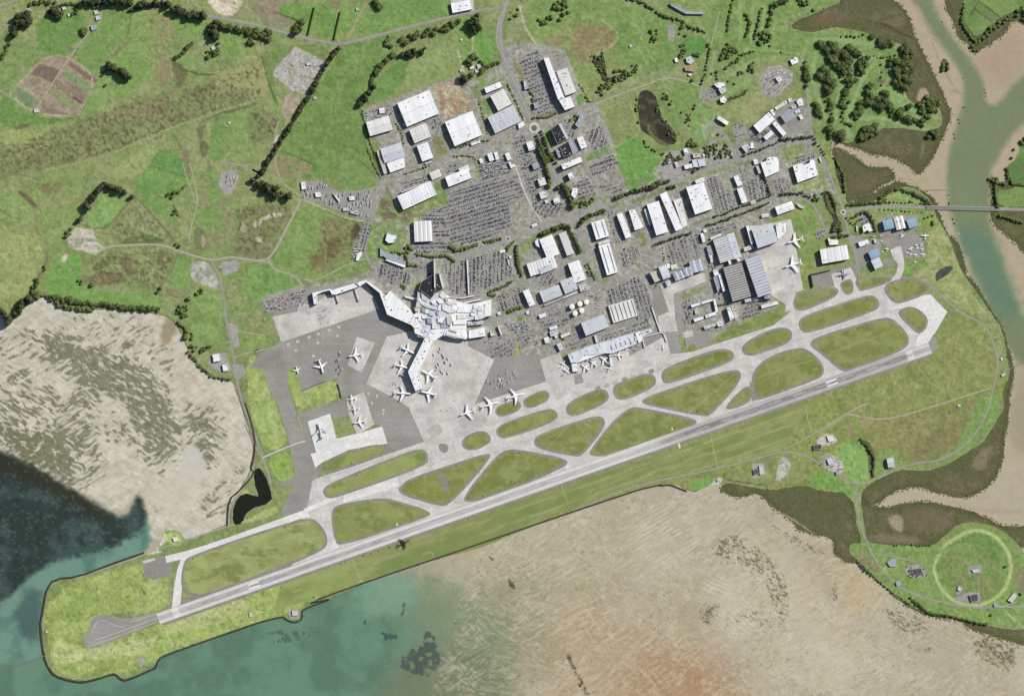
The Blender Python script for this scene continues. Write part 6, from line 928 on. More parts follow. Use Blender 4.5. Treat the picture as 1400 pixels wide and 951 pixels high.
# --- outlying
Bd('N 1072,20 1172,0 1188,52', 9, 'flat', 'white', 'solitary white depot beside the straight country road', 'depot', 'depot', u=3)
Bd('Q 1128,250 1165,243 1172,283', 7, 'flat', 'white', 'larger white pump house on the bay shore pad', 'pump house', 'pump_house', u=1)
Bd('Q 1180,305 1206,298 1213,334', 6, 'flat', 'white', 'smaller white pump house on the bay shore pad', 'pump house', 'pump_house', u=1)
Bd('W 772,622 800,612 808,658', 9, 'gable', 'grey', 'lone grey shed with a dark shadow beside the perimeter road', 'shed', 'shed', u=0)
Bd('Y 915,20 970,42 1000,60 1095,65 1095,78 1000,76 965,58 920,32', 7, 'poly', 'bluegrey', 'long bent grandstand roof in the top meadow', 'grandstand', 'grandstand', u=0)
for s, h, m, l in (('W 165,672 185,665 190,690 170,695', 5, 'dark', 'dark hut on the runway side equipment yard'), ('W 192,655 212,652 218,690 196,695', 5, 'white', 'white frame hut on the runway side equipment yard'), ('W 440,560 475,555 478,578 442,582', 7, 'dark', 'dark shed among farm buildings by the perimeter road'), ('W 500,625 525,615 535,640 510,650', 6, 'grey', 'grey barn in the pale farmyard'), ('W 540,680 555,676 560,692 545,695', 5, 'bluegrey', 'blue grey hut at the corner of the pale farmyard'), ('W 500,520 530,512 540,540 510,545', 4, 'off', 'low pale barn above the farmyard'), ('W 0,715 15,705 18,722 2,725', 4, 'white', 'tiny white hut by the sandy landing'), ('W 1292,165 1300,163 1303,172', 3, 'off', 'tiny box hut on the creek side track'), ('W 1295,240 1312,228 1318,238 1300,250', 4, 'white', 'white landing hut at the lighting pier'), ('W 1096,376 1108,374 1111,384', 3, 'white', 'tiny white hut alone in the eastern field'),
                   ('X 775,340 795,322 818,330 815,358 790,360', 5, 'bluegrey', 'blue grey cottage on the grassy point'), ('X 885,372 930,366 940,395 895,400', 4, 'dark', 'dark roofed shed ruins beside the ring track'), ('X 815,430 835,422 842,440 820,448', 5, 'bluegrey', 'small hut above the point shoreline'), ('X 1160,375 1195,370 1198,382 1170,388', 4, 'white', 'white aerial hut in the middle of the ring'), ('X 1150,490 1185,482 1190,515 1160,520', 6, 'dark', 'dark plant house on the ring road pad'), ('X 1100,448 1118,455 1108,472 1096,465', 4, 'grey', 'grey hut on the ring side pad'), ('X 1325,512 1352,478 1370,488 1345,525', 5, 'white', 'white bungalow outside the ring by the track'), ('X 1260,530 1280,525 1285,540 1265,545', 4, 'bluegrey', 'small grey hut where the ring meets the track'), ('R 1037,600 1050,598 1052,615 1040,618', 3, 'white', 'tiny white localiser hut beside the runway strip'), ('R 1215,592 1240,588 1240,610 1218,612', 4, 'white', 'white slipway hut on the sea wall bump'), ('R 190,673 199,672 200,683 192,684', 3, 'white', 'tiny white hut on the western sea wall'), ('R 718,288 740,282 745,300 725,305', 4, 'off', 'pale hut on the bay promontory'),
                   ('M 500,60 520,55 525,75 505,80', 5, 'white', 'white farmhouse at the top of the farm drive'), ('M 508,88 530,82 535,105 512,110', 5, 'grey', 'grey barn half way down the farm drive'), ('M 482,140 505,132 515,155 490,165', 6, 'bluegrey', 'blue grey barn at the foot of the farm drive'), ('M 140,50 160,45 165,75 145,80', 5, 'grey', 'grey cottage among roadside trees at the corner'), ('M 330,40 350,36 355,52 335,56', 5, 'white', 'white cottage hidden by a tree ring'), ('M 360,75 378,70 382,85 364,90', 4, 'off', 'cream shed beside the tree ring'), ('M 180,580 205,575 212,595 185,600', 4, 'white', 'white packing shed at the ploughed plot corner'), ('M 1120,250 1140,245 1150,262 1128,268', 4, 'grey', 'grey farm shed among rocks and trees'), ('M 1210,650 1222,646 1226,656', 3, 'tan', 'little tan hut by the scrub ditch'), ('M 1330,190 1345,185 1350,230 1336,232', 4, 'tan', 'tan roadside barn below the tree row'),
                   ('N 305,335 330,330 335,345 310,350', 4, 'grey', 'grey crusher hut on the gravel lot'), ('N 228,338 243,335 246,345 230,347', 3, 'tan', 'tan office box on the gravel lot'), ('N 570,45 585,42 588,55 572,58', 4, 'white', 'white cottage near the top lane'), ('N 1170,350 1195,345 1200,365 1175,370', 5, 'off', 'cream farmhouse in the grove by the highway'), ('N 1210,345 1240,338 1245,362 1218,368', 5, 'white', 'white farmhouse in the grove by the highway'), ('N 1200,372 1222,368 1226,384 1204,388', 4, 'grey', 'grey outbuilding in the grove by the highway'), ('N 1120,370 1135,366 1138,380 1122,383', 4, 'white', 'white stable at the sandy lane end'), ('N 345,515 358,512 360,525 347,528', 3, 'white', 'white hut beside the long shelter belt'), ('N 1122,208 1136,206 1138,216 1124,218', 3, 'off', 'tiny pale stable in the paddock'), ('Y 700,240 715,238 718,252 703,254', 3, 'white', 'tiny white shed in the stream meadow')):
    Bd(s, h*.8, 'poly' if len(q(s)) > 3 else 'gable', 'chalk' if m == 'white' else m, l, 'hut' if h < 5 else 'farm building', 'hut' if h < 5 else 'farm_building', u=0)
for k, (s, l) in enumerate((('T 628,75 650,70 655,110 632,115', 'white site office at the corner of the truck yard'), ('T 700,130 730,125 738,150 708,155', 'white depot roof inside the truck yard'), ('T 880,150 910,145 915,168 886,172', 'white canteen in the middle of the truck yard'), ('T 890,225 930,235 932,248 888,238', 'low grey shed on the truck yard edge'), ('T 850,210 880,208 882,225 852,228', 'grey store on the truck yard edge'), ('T 805,130 835,170 828,178 798,138', 'slanted white shed in the truck yard'), ('T 925,455 945,440 955,450 935,490 918,490', 'white workshop at the strip lot end'), ('D 25,510 55,515 60,530 30,535', 'pale cabin above the strip lot'))):
    Bd(s, 5, 'poly', ('white', 'white', 'white', 'grey', 'grey', 'white', 'white', 'off')[k], l, 'depot', 'yard_building', u=1)
# --- international terminal
TB = lambda s, h, m, l, cat='terminal', name='terminal_building', u=4, **k: Bd(s, h, 'poly', m, l, cat, name, u, wall='wallw', **k)
TB('G 510,352 655,318 672,330 690,322 860,270 890,300 700,365 668,366 650,332 590,345 545,368 550,440 524,442', 14, 'white', 'cranked north pier along the rear apron', 'pier', 'pier_building', 3)
TB('G 855,272 940,248 968,262 1062,335 1080,362 1046,352 940,268 890,300', 17, 'white', 'corner link joining the cranked pier to the diagonal hall', 'pier', 'pier_building', 2)
TB('G 1046,350 1080,360 1100,372 1132,330 1150,345 1290,475 1310,510 1335,560 1330,640 1300,608 1108,525', 22, 'white', 'diagonal white departure hall above the deep shadow', 'terminal', 'terminal_building', 12)
TB('G 1300,520 1345,555 1400,635 1398,700 1330,675 1312,612', 20, 'white', 'short white elbow between the diagonal hall and the main pier', 'terminal', 'terminal_building', 3)
TB('H 300,340 400,405 445,350 500,345 540,395 610,420 610,505 560,525 560,640 410,640 370,715 300,700 260,600 290,480', 17, 'grey', 'crowded central block of the main terminal', u=10)
TB('H 540,395 650,425 720,440 800,425 890,400 888,535 760,560 690,575 690,640 560,640 560,525 610,505', 16, 'white', 'curved frontage block of the main terminal', u=9)
TB('H 520,640 690,640 700,700 685,722 600,714 505,690', 17, 'white', 'lower apron side block of the main terminal', u=6)
TB('H 690,580 820,570 825,600 700,612', 10, 'grey', 'recessed service block under the curved frontage', u=7)
TB('H 705,650 835,622 842,695 706,716', 13, 'white', 'ridged white block at the terminal end', u=3)
TB('S 1130,0 1180,25 1150,110 1088,215 1040,235 1018,222', 19, 'white', 'main pier shaft running toward the apron', 'pier', 'pier_building', 9)
TB('S 1018,225 1085,215 1115,325 1066,348', 20, 'white', 'outer main pier bend with a blue edge', 'pier', 'pier_building', 6)
TB('H 365,720 410,640 445,640 520,640 500,690 440,730 415,745 400,790', 18, 'white', 'flared root of the main pier', 'pier', 'pier_building', 4)
TB('S 1012,228 1022,226 1072,348 1060,350', 12, 'blue', 'thin blue gallery along the outer main pier', 'gallery', 'pier_gallery', 0)
TB('H 310,325 330,262 435,200 440,320 415,400', 15, 'black', 'black roofed block beside the thin walkway', 'hall', 'black_roof_block', 4, )  # dark wedge built as a flat block, black roof over pale walls
TB('H 445,195 470,200 498,325 455,345 442,325', 14, 'black', 'black roofed wedge beside the grey ramp', 'hall', 'black_roof_block', 2)  # rest of the dark wedge, same black flat roof
TB('H 468,200 488,198 515,310 498,315', 9, 'grey', 'grey ramp block between the black roofed block and fan car park', 'ramp', 'ramp_building', 3)
TB('H 196,372 300,395 300,415 196,388', 7, 'white', 'straight white canopy before the diagonal hall', 'canopy', 'entrance_canopy', 0)
TB('H 520,372 540,370 560,384 650,390 750,370 752,378 650,398 530,388', 7, 'white', 'curved white kerbside canopy along the fan car park', 'canopy', 'entrance_canopy', 0)
TB('H 670,425 800,398 803,408 675,434', 8, 'white', 'second white canopy under the curved kerbside one', 'canopy', 'entrance_canopy', 0)
TB('H 688,92 700,92 712,362 702,364', 6, 'white', 'slender white walkway canopy through the fan car park', 'walkway', 'covered_walkway', 0)
TB('H 428,85 436,85 442,312 432,312', 20, 'white', 'slender white footbridge over the black roofed block', 'walkway', 'covered_walkway', 0)
# roof blocks of the main terminal, each a raised section
RB = [('T8 230,110 330,200 310,235 240,220', 21, 'grey'), ('T8 370,240 440,200 450,260 400,280', 22, 'white'), ('T8 450,215 520,190 560,260 500,275', 22, 'white'), ('T8 495,150 530,85 570,100 600,190 540,200', 20, 'off'), ('T8 570,195 740,205 745,260 640,290 590,260', 19, 'off'), ('T8 540,290 670,310 740,390 640,410 540,360', 20, 'off'), ('T8 230,260 330,300 480,355 470,370 310,330 230,285', 22, 'grey'), ('T8 240,320 290,340 280,400 235,390', 21, 'bluegrey'), ('T8 290,345 350,360 340,420 285,410', 20, 'white'), ('T8 350,370 420,380 410,450 345,440', 21, 'grey'), ('T8 240,450 300,450 300,490 245,490', 23, 'white'), ('T8 310,480 390,480 385,570 320,560', 22, 'bluegrey'), ('T8 390,540 450,530 450,640 390,640', 21, 'off'), ('T8 455,370 490,380 485,440 450,430', 20, 'bluegrey'), ('T8 600,470 680,450 690,520 660,600 610,570', 21, 'tan'), ('T8 505,460 560,455 560,520 505,520', 20, 'ltblue'), ('T8 510,560 600,570 640,630 520,630', 18.2, 'bluegrey'), ('T8 700,520 890,500 890,570 700,580', 20, 'white'), ('T8 755,430 890,430 890,490 755,495', 18, 'off'), ('T8 900,430 1000,440 1000,490 905,490', 17, 'ltblue'), ('T8 750,310 1040,290 1040,400 755,400', 18.5, 'white'), ('T8 1050,290 1150,270 1150,480 1060,480', 18, 'off'), ('T8 1155,320 1240,300 1245,450 1160,460', 18, 'white'), ('T8 130,330 190,330 190,380 140,385', 24, 'tan'), ('T8 110,425 220,420 210,470 120,470', 23, 'white'), ('T8 230,590 340,640 310,680 210,630', 20, 'off'), ('T8 600,690 880,760 860,790 590,730', 19.5, 'off'), ('T8 640,650 760,680 750,700 640,670', 19.5, 'bluegrey'), ('T8 1000,40 1010,20 1020,20 1010,60', 4, 'off')][:-1]
rt = random.Random(4)
for _ in range(64):
    x, y = rt.uniform(300, 880), rt.uniform(350, 700)
    if not any(inside(x, y, P_) for P_ in ([(315,390),(400,430),(480,370),(600,440),(600,620),(420,625),(365,690),(290,600)], [(560,440),(880,425),(870,520),(620,620),(580,500)])): continue
    a = R(12 if x < 420 else (6 if x < 620 else -4)); w_, h_ = rt.uniform(8, 24), rt.uniform(8, 20); ca, sa = math.cos(a), math.sin(a)
    RB.append(('H '+' '.join(f'{x+u*ca-v*sa:.1f},{y+u*sa+v*ca:.1f}' for u, v in ((-w_, -h_), (w_, -h_), (w_, h_), (-w_, h_))), rt.uniform(17.5, 22), rt.choice(['white', 'white', 'off', 'grey', 'bluegrey', 'strip', 'tan'])))
for i, (s, h, m) in enumerate(RB):
    h = h*1.22+rt.uniform(0, .6); pts = q(s); P = [Vector(W(p)) for p in pts]; v, side, top = prism([(p.x, p.y) for p in P], 12, h)
    c = sum(P, Vector((0, 0)))/len(P); host = None
    RB[i] = (v, side, top, m, c, h)
hosts = [o for o in col.objects if o.name.startswith('terminal_building') and o.parent is None]
for v, side, top, m, c, h in RB:
    host = min(hosts, key=lambda o: (o.location.xy-c).length)
    o = mesh_obj('roof_section', v, side+top, [MAT['wallw'], MAT[m]], None, [0]*len(side)+[1]*len(top))
    o.parent = host; o.matrix_parent_inverse = host.matrix_basis.inverted()
# --- domestic terminal
TB('I 560,842 690,790 810,752 825,790 700,840 640,905 585,908', 13, 'ltblue', 'wide end block of the domestic terminal', u=6)
TB('I 690,785 1090,668 1140,700 1110,758 915,835 860,832 700,850', 12, 'strip', 'long pale blue frontage block of the domestic terminal', u=8)
TB('I 1095,670 1140,655 1160,730 1125,752', 15, 'white', 'white cross hall of the domestic terminal', u=1)
TB('I 1140,660 1225,632 1242,660 1160,698', 10, 'ltblue', 'narrow tail block of the domestic terminal', u=4)
TB('I 640,868 860,800 900,832 870,832 800,850 645,905', 10, 'white', 'white apron canopy edging the domestic terminal', 'canopy', 'pier_canopy', 0)
TB('I 590,912 640,906 648,975 600,980', 9, 'white', 'stub pier at the end of the domestic terminal', 'pier', 'pier_building', 2)
TB('T5 905,410 950,390 975,560 930,600', 8, 'white', 'short gate pier in the middle of the domestic apron', 'pier', 'pier_building', 2)
TB('I 770,690 790,688 805,745 788,750', 6, 'off', 'cream walkway canopy crossing to the domestic terminal', 'walkway', 'covered_walkway', 0)
for k in range(7):
    x, y = 905+k*37, 770-k*13.5; s = f'I {x},{y} {x+28},{y-10} {x+38},{y+22} {x+10},{y+34}'
    host = [o for o in col.objects if o.get('label') == 'long pale blue frontage block of the domestic terminal'][0]
    P = [Vector(W(p)) for p in q(s)]; v, side, top = prism([(p.x, p.y) for p in P], 11, 17.6); o = mesh_obj('roof_section', v, side+top, [MAT['wallw'], MAT['strip']], None, [0]*len(side)+[1]*len(top)); o.parent = host; o.matrix_parent_inverse = host.matrix_basis.inverted()
def wall_line(name, s, w, h, z0, mat, label, cat, closed=False, sm=0):
    pts = chaikin(q(s), sm, closed) if sm else q(s); n_ = len(pts); V = []; F = []
    for i, p in enumerate(pts):
        a = pts[max(i-1, 0)]; b = pts[min(i+1, n_-1)]; dx, dy = b[0]-a[0], b[1]-a[1]; L = math.hypot(dx, dy) or 1; nx, ny = -dy/L*w/2, dx/L*w/2
        A, B = W((p[0]+nx, p[1]+ny)), W((p[0]-nx, p[1]-ny)); V += [(*A, z0), (*B, z0), (*B, h), (*A, h)]
    for i in range(n_-1):
        k = 4*i; F += [(k, k+4, k+7, k+3), (k+1, k+2, k+6, k+5), (k+3, k+7, k+6, k+2)]
    F += [(0, 3, 2, 1), (4*n_-4, 4*n_-3, 4*n_-2, 4*n_-1)]
    bm = bmesh.new(); me = bpy.data.meshes.new(name); me.from_pydata(V, [], F); bm.from_mesh(me); bmesh.ops.recalc_face_normals(bm, faces=bm.faces); bm.to_mesh(me); bm.free()
    me.materials.append(MAT[mat]); o = bpy.data.objects.new(name, me); col.objects.link(o); return tag(o, label, cat)
wall_line('covered_walkway', 'I 1232,470 1300,665', 1.6, 5, 2.5, 'wallw', 'pale elevated walkway from the striped lot to the apron edge', 'walkway')
wall_line('covered_walkway', 'I 1170,700 1300,668 1322,672', 1.4, 5, 2.5, 'wallw', 'pale elevated walkway along the top of the domestic apron', 'walkway'); wall_line('covered_walkway', 'I 1325,676 1350,742', 1.6, 4.6, 2.5, 'wallw', 'short pale walkway stub by the domestic apron corner', 'walkway'); wall_line('covered_walkway', 'I 1160,725 1175,790', 1.6, 4.6, 2.5, 'wallw', 'pale gate walkway dropping from the white cross hall', 'walkway')
wall_line('blast_fence', 'S 590,390 575,320 565,300', .8, 4, 0, 'dark', 'dark blast fence beside the apron grass plot', 'fence'); wall_line('blast_fence', 'S 345,340 420,310 490,285', .6, 2.5, 0, 'dark', 'low dark fence along the grass plot top', 'fence'); wall_line('engine_pen_wall', 'L 440,285 280,322 300,425', 1.0, 9, 0, 'dark', 'dark angled engine test wall beside the white hangar', 'wall')
# sea walls, bridge, jetties
wall_line('sea_wall', 'R 600,350 450,402 330,450 225,460 196,500 186,540 176,600 166,660 181,780 201,832 228,864 290,884 340,891 400,878 450,860 482,855 500,876 525,884 650,828', 2.6, .6, -1.6, 'rock', 'dark rock revetment round the western runway end', 'sea wall', sm=1)
wall_line('sea_wall', 'R 648,828 658,796 690,776 860,716 1168,610 1203,637 1240,640 1260,620 1254,596 1278,578 1400,536 AB 30,436 250,356 580,246 840,156 1050,86 1110,66 1130,62 1180,50 V 700,870 760,862 800,878 850,897', 2.0, .6, -1.6, 'rock', 'long straight dark rock sea wall beside the runway strip', 'sea wall', sm=1)
wall_line('sea_wall', 'S -25,420 20,560 40,650 35,760 10,840 R 1060,20 1000,90 950,130 945,240', 2.2, .7, -1.6, 'rock', 'curved brown rock bank along the bay side road', 'sea wall', sm=1)
wall_line('approach_jetty', 'R -20,850 60,822 188,778', .9, 1.6, 0.6, 'deck', 'thin pale lighting jetty running off the western runway end', 'jetty'); wall_line('approach_jetty', 'W 1296,246 1340,212 1400,184 1440,170', 1.1, 1.6, .4, 'deck', 'thin pale lighting jetty over the creek', 'jetty')
br = wall_line('road_bridge', 'K 1205,602 1300,603 1400,604 AA 1245,258', 4.8, 3.2, 1.2, 'deck', 'grey road bridge across the creek', 'bridge')
for dy in (-1, 1):
    for o in [wall_line('parapet', f'P 1266,{284+dy*2.2} 1300,{284.2+dy*2.2} 1367,{286+dy*2.2}', .35, 4.3, 3.0, 'wallw', None, None)]: o.parent = br
for k in range(9): x, y = W((1272+k*11.5, 284+.15*k)); v, f = box(x-1.5, x+1.5, y-6, y+6, -4, 1.3); o = mesh_obj('pier', v, f, MAT['wall']); o.parent = br
# fuel tanks
for k, (x, y, l) in enumerate(((595,462,'white fuel tank nearest the tan scrub, upper row'), (658,440,'white fuel tank in the middle of the upper row'), (710,425,'white fuel tank at the far end of the upper row'), (672,493,'white fuel tank beneath the middle of the upper row'), (620,515,'white fuel tank lowest of the five'))):
    cx, cy = W(q(f'I {x},{y}')[0]); r = root_at('fuel_tank', cx, cy); tag(r, l, 'tank', 'round fuel tanks'); n_ = 28; rad = 10.5; FOOT.append([((cx+a*10)/SC+700, 475.5-(cy+b*10)/SC) for a, b in ((-1,-1),(1,-1),(1,1),(-1,1))])
    C_ = [(rad*math.cos(2*math.pi*i/n_), rad*math.sin(2*math.pi*i/n_)) for i in range(n_)]
    mesh_obj('shell', [(a, b, 0) for a, b in C_]+[(a, b, 13) for a, b in C_], [(i, (i+1) % n_, n_+(i+1) % n_, n_+i) for i in range(n_)], MAT['wallw'], r)
    mesh_obj('roof', [(a*1.02, b*1.02, 13) for a, b in C_]+[(0, 0, 14.6)], [(i, (i+1) % n_, n_) for i in range(n_)], MAT['cream'], r); v, f = box(rad-.2, rad+1, -1, 1, 0, 13.4); mesh_obj('stair', v, f, MAT['unit'], r)
# ---------------- aircraft ----------------
def loft(xs, rs, zs, k=10):
    V, F = [], []
    for x, r, z in zip(xs, rs, zs):
        for i in range(k): a = 2*math.pi*i/k; V.append((x, r*math.cos(a), z+r*math.sin(a)))
    for j in range(len(xs)-1):
        for i in range(k): F.append((j*k+i, j*k+(i+1) % k, (j+1)*k+(i+1) % k, (j+1)*k+i))
    return V, F+[tuple(range(k))[::-1], tuple(range((len(xs)-1)*k, len(xs)*k))]
def slab(pts, z0, z1, th0, th1):
    """flat wing: list of (x, y); thickness tapers from root to tip; z rises with |y|"""
    ym = max(abs(p[1]) for p in pts) or 1; V = []
    for s in (1, -1):
        for x, y in pts: t = abs(y)/ym; V.append((x, y, z0+(z1-z0)*t+s*(th0+(th1-th0)*t)/2))
    n_ = len(pts); A = sum(pts[i][0]*pts[(i+1) % n_][1]-pts[(i+1) % n_][0]*pts[i][1] for i in range(n_))
    top = tuple(range(n_)) if A > 0 else tuple(range(n_))[::-1]; bot = tuple(i+n_ for i in top[::-1])
    return V, [top, bot]+[((i, (i+1) % n_, n_+(i+1) % n_, n_+i)[::-1] if A > 0 else (i, (i+1) % n_, n_+(i+1) % n_, n_+i)) for i in range(n_)]
def make_aircraft(kind, name, white='plane', tail='tailm'):
    """one metre long; copies are scaled"""
    r = root_at(name, 0, 0); M1 = MAT[white]
    if kind == 'jet':
        v, f = loft([.5, .48, .44, .36, .1, -.2, -.34, -.46, -.5], [.004, .02, .037, .046, .047, .047, .037, .016, .005], [.085, .084, .085, .088, .088, .088, .098, .112, .118]); mesh_obj('fuselage', v, f, M1, r, smooth=True)
        v, f = box(.425, .455, -.024, .024, .1, .121); mesh_obj('cockpit_window', v, f, MAT['hull'], r)
        for s in (1, -1):
            v, f = slab([(.14, s*.03), (.05, s*.17), (-.13, s*.47), (-.175, s*.48), (-.085, s*.17), (-.10, s*.03)], .07, .1, .022, .004); mesh_obj('wing', v, f, M1, r)
            v, f = loft([.13, .12, .04, 0], [.017, .021, .019, .011], [.047]*4); v = [(x, y+s*.165, z) for x, y, z in v]; mesh_obj('engine', v, f, MAT['engine'], r)
            v, f = slab([(-.37, s*.01), (-.455, s*.17), (-.485, s*.17), (-.445, s*.01)], .115, .125, .01, .004); mesh_obj('tailplane', v, f, M1, r)
        v, f = slab([(-.33, 0), (-.45, .145), (-.495, .145), (-.45, 0)], 0, 0, .012, .006); v = [(x, z, y+.13) for x, y, z in v]; mesh_obj('fin', v, f, MAT[tail], r)
    elif kind == 'prop':
        v, f = loft([.5, .46, .38, 0, -.2, -.4, -.5], [.006, .03, .05, .052, .048, .022, .006], [.1, .1, .105, .105, .11, .13, .14]); mesh_obj('fuselage', v, f, M1, r, smooth=True)
        for s in (1, -1):
            v, f = slab([(.10, s*.0), (.09, s*.2), (.06, s*.49), (.0, s*.49), (-.03, s*.2), (-.03, s*.0)], .17, .18, .02, .008); mesh_obj('wing', v, f, M1, r)
            v, f = loft([.2, .18, .0, -.06], [.008, .024, .022, .01], [.16]*4); v = [(x, y+s*.16, z) for x, y, z in v]; mesh_obj('engine', v, f, MAT['engine'], r)
            v, f = slab([(-.40, s*.0), (-.42, s*.16), (-.48, s*.16), (-.48, s*.0)], .29, .29, .01, .006); mesh_obj('tailplane', v, f, M1, r)
        v, f = slab([(-.33, .0), (-.40, .15), (-.49, .15), (-.47, 0)], 0, 0, .014, .01); v = [(x, z, y+.14) for x, y, z in v]; mesh_obj('fin', v, f, MAT[tail], r)
    else:
        v, f = loft([.5, .46, .3, .1, -.1, -.46, -.5], [.02, .05, .065, .075, .06, .02, .008], [.14, .14, .15, .16, .15, .15, .16]); mesh_obj('fuselage', v, f, M1, r, smooth=True)
        for s in (1, -1):
            v, f = slab([(.21, s*.0), (.2, s*.6), (.06, s*.62), (.02, s*.0)], .2, .24, .03, .016); mesh_obj('wing', v, f, M1, r)
            v, f = slab([(-.36, s*.0), (-.38, s*.2), (-.48, s*.2), (-.48, s*.0)], .18, .18, .016, .01); mesh_obj('tailplane', v, f, M1, r)
        v, f = slab([(-.3, 0), (-.42, .16), (-.5, .16), (-.48, 0)], 0, 0, .014, .01); v = [(x, z, y+.18) for x, y, z in v]; mesh_obj('fin', v, f, M1, r); v, f = box(.49, .51, -.1, .1, .12, .15); mesh_obj('propeller', v, f, MAT['tyre'], r)
    return r
def copy_tree(o, parent=None):
    c = o.copy(); col.objects.link(c)
    if parent: c.parent = parent
    for ch in o.children: copy_tree(ch, c)
    return c
PRO = {}
def plane(s, kind, label, group=None, name='airliner', cat='aircraft', k=1.0, white='plane', tail='tailm', z=1.3, span=1.0):
    a, b = q(s); A, B = Vector(W(a)), Vector(W(b)); d = A-B; L = d.length*k; key = (kind, name, white, tail)
    if key not in PRO: PRO[key] = o = make_aircraft(*((kind, name, white, tail)))
    else:
        src = PRO[key]; o = copy_tree(src)
    o.location = (*((A+B)/2), z); o.rotation_euler = (0, 0, math.atan2(d.y, d.x)); o.scale = (L, L*span, L)
    tag(o, label, cat, group)
g1, g2, g3 = 'airliners parked on the international apron', 'aircraft at the domestic terminal', 'light aircraft parked beside the blue hangars'
plane('T1 550,410 475,185', 'jet', 'largest white airliner on the dark asphalt beside the grass corner', g1)
plane('T1 152,420 112,295', 'jet', 'small white jet at the tip of the grass corner', g1, name='business_jet')
plane('T1 935,145 1185,95', 'jet', 'white airliner on the lone pale concrete square', g1, tail='tailblue')
plane('T4 630,132 790,112', 'prop', 'uppermost of three aircraft on the narrow concrete stand', g1, name='turboprop')
plane('T4 680,300 835,268', 'prop', 'middle one of three aircraft on the narrow concrete stand', g1, name='turboprop')
plane('T4 725,520 940,470', 'jet', 'airliner lowest of three on the narrow concrete stand', g1)
plane('T4 155,510 222,770', 'jet', 'grey airliner alone on the bright new concrete', g1, white='grey')
plane('T2 495,140 290,45', 'jet', 'airliner at the main pier, first gate from the terminal', g1, tail='tailred')
plane('T2 420,355 205,300', 'jet', 'airliner at the main pier, second gate from the terminal', g1, tail='tailteal')
plane('T2 590,380 815,500', 'jet', 'airliner on the pier side facing the open concrete', g1, tail='tailblue')
plane('T2 575,685 820,740', 'jet', 'airliner at the tip of the main pier facing the open concrete', g1, tail='tailblue')
plane('T2 455,720 205,705', 'jet', 'airliner at the tip of the main pier next to the dark asphalt', g1)
plane('T3 105,735 390,625', 'jet', 'lowest of three white airliners taxiing in line', 'airliners taxiing in line', tail='tailred')
plane('T3 800,490 485,590', 'jet', 'middle white airliner of three taxiing in line', 'airliners taxiing in line')
plane('T3 1220,345 930,440', 'jet', 'uppermost white airliner of three taxiing in line', 'airliners taxiing in line')
plane('T3 762,135 848,95', 'prop', 'small pale turboprop alone on the brown asphalt apron', g1, name='turboprop')
plane('T7 245,205 605,90', 'jet', 'white jet with tail over the grass, nearest the aircraft dock', 'jets on the maintenance apron')
plane('T7 185,730 570,600', 'jet', 'white jet with tail over the grass, lower on the maintenance apron', 'jets on the maintenance apron')
plane('T5 560,470 740,610', 'jet', 'second jet along the domestic canopy', g2, k=.7); plane('T5 430,540 620,680', 'jet', 'jet next to the domestic stub pier', g2, k=.7); plane('T5 740,420 915,560', 'jet', 'jet in the notch of the domestic canopy', g2, k=.75); plane('T5 960,420 1160,415', 'jet', 'jet lying level beside the short gate pier', g2, tail='engine', k=.8); plane('T5 930,540 890,690', 'jet', 'jet at the foot of the short gate pier', g2, k=.85)
plane('T5 200,500 150,600', 'prop', 'upper small turboprop beside the stub pier', g2, name='turboprop'); plane('T5 270,610 195,720', 'prop', 'lower small turboprop beside the stub pier', g2, name='turboprop')
plane('I 1345,780 1300,790', 'prop', 'lone turboprop at the domestic apron corner', g2, name='turboprop', k=1.2)
plane('U 622,612 558,646', 'jet', 'dark aircraft-shaped silhouette on the mown grass beside the runway', None, name='dark_aircraft_shape', white='dkshape', tail='dkshape', z=1.0)  # dark silhouette built from the jet model in one dark colour, set low
plane('L 548,352 542,285', 'prop', 'dark winged turboprop on the small concrete loop', g3, name='turboprop', white='bluegrey', tail='tailm', k=1.25, span=1.25)
plane('J 225,560 215,600', 'prop', 'grey helicopter-sized aircraft beside the tan cargo hangar', None, name='turboprop', white='engine', tail='tailm')
GA = [('945,330 945,430', 'largest light aircraft at the apron edge corner'), ('550,405 485,325', 'light aircraft nosed out of the cream hangar'), ('785,570 775,500', 'light aircraft topmost of the parked cluster'), ('905,560 845,510', 'light aircraft at the upper grass end of the cluster'), ('660,570 700,660', 'light aircraft at the outer tarmac end of the cluster'), ('820,620 780,560', 'light aircraft in the middle of the cluster'), ('900,590 880,660', 'light aircraft by the grass in mid cluster'), ('690,690 660,740', 'light aircraft low on the tarmac side of the cluster'), ('765,690 765,770', 'light aircraft upright at the bottom of the cluster'), ('910,680 905,770', 'light aircraft at the bottom grass corner of the cluster'), ('620,660 600,720', 'light aircraft lowest and outermost on the tarmac'), ('235,580 240,660', 'white twin beside the upper joined blue hangar'), ('160,640 150,690', 'small light aircraft tucked by the joined blue hangars'), ('120,350 125,395', 'light aircraft alone near the white gabled block'), ('140,450 150,495', 'light aircraft below the one near the gabled block'), ('770,830 760,890', 'light aircraft out on the grass below the cluster')]
for i, (s, l) in enumerate(GA): plane('T6 '+s, 'light', l, g3, name='light_aircraft', k=.8 if i else 1.1)
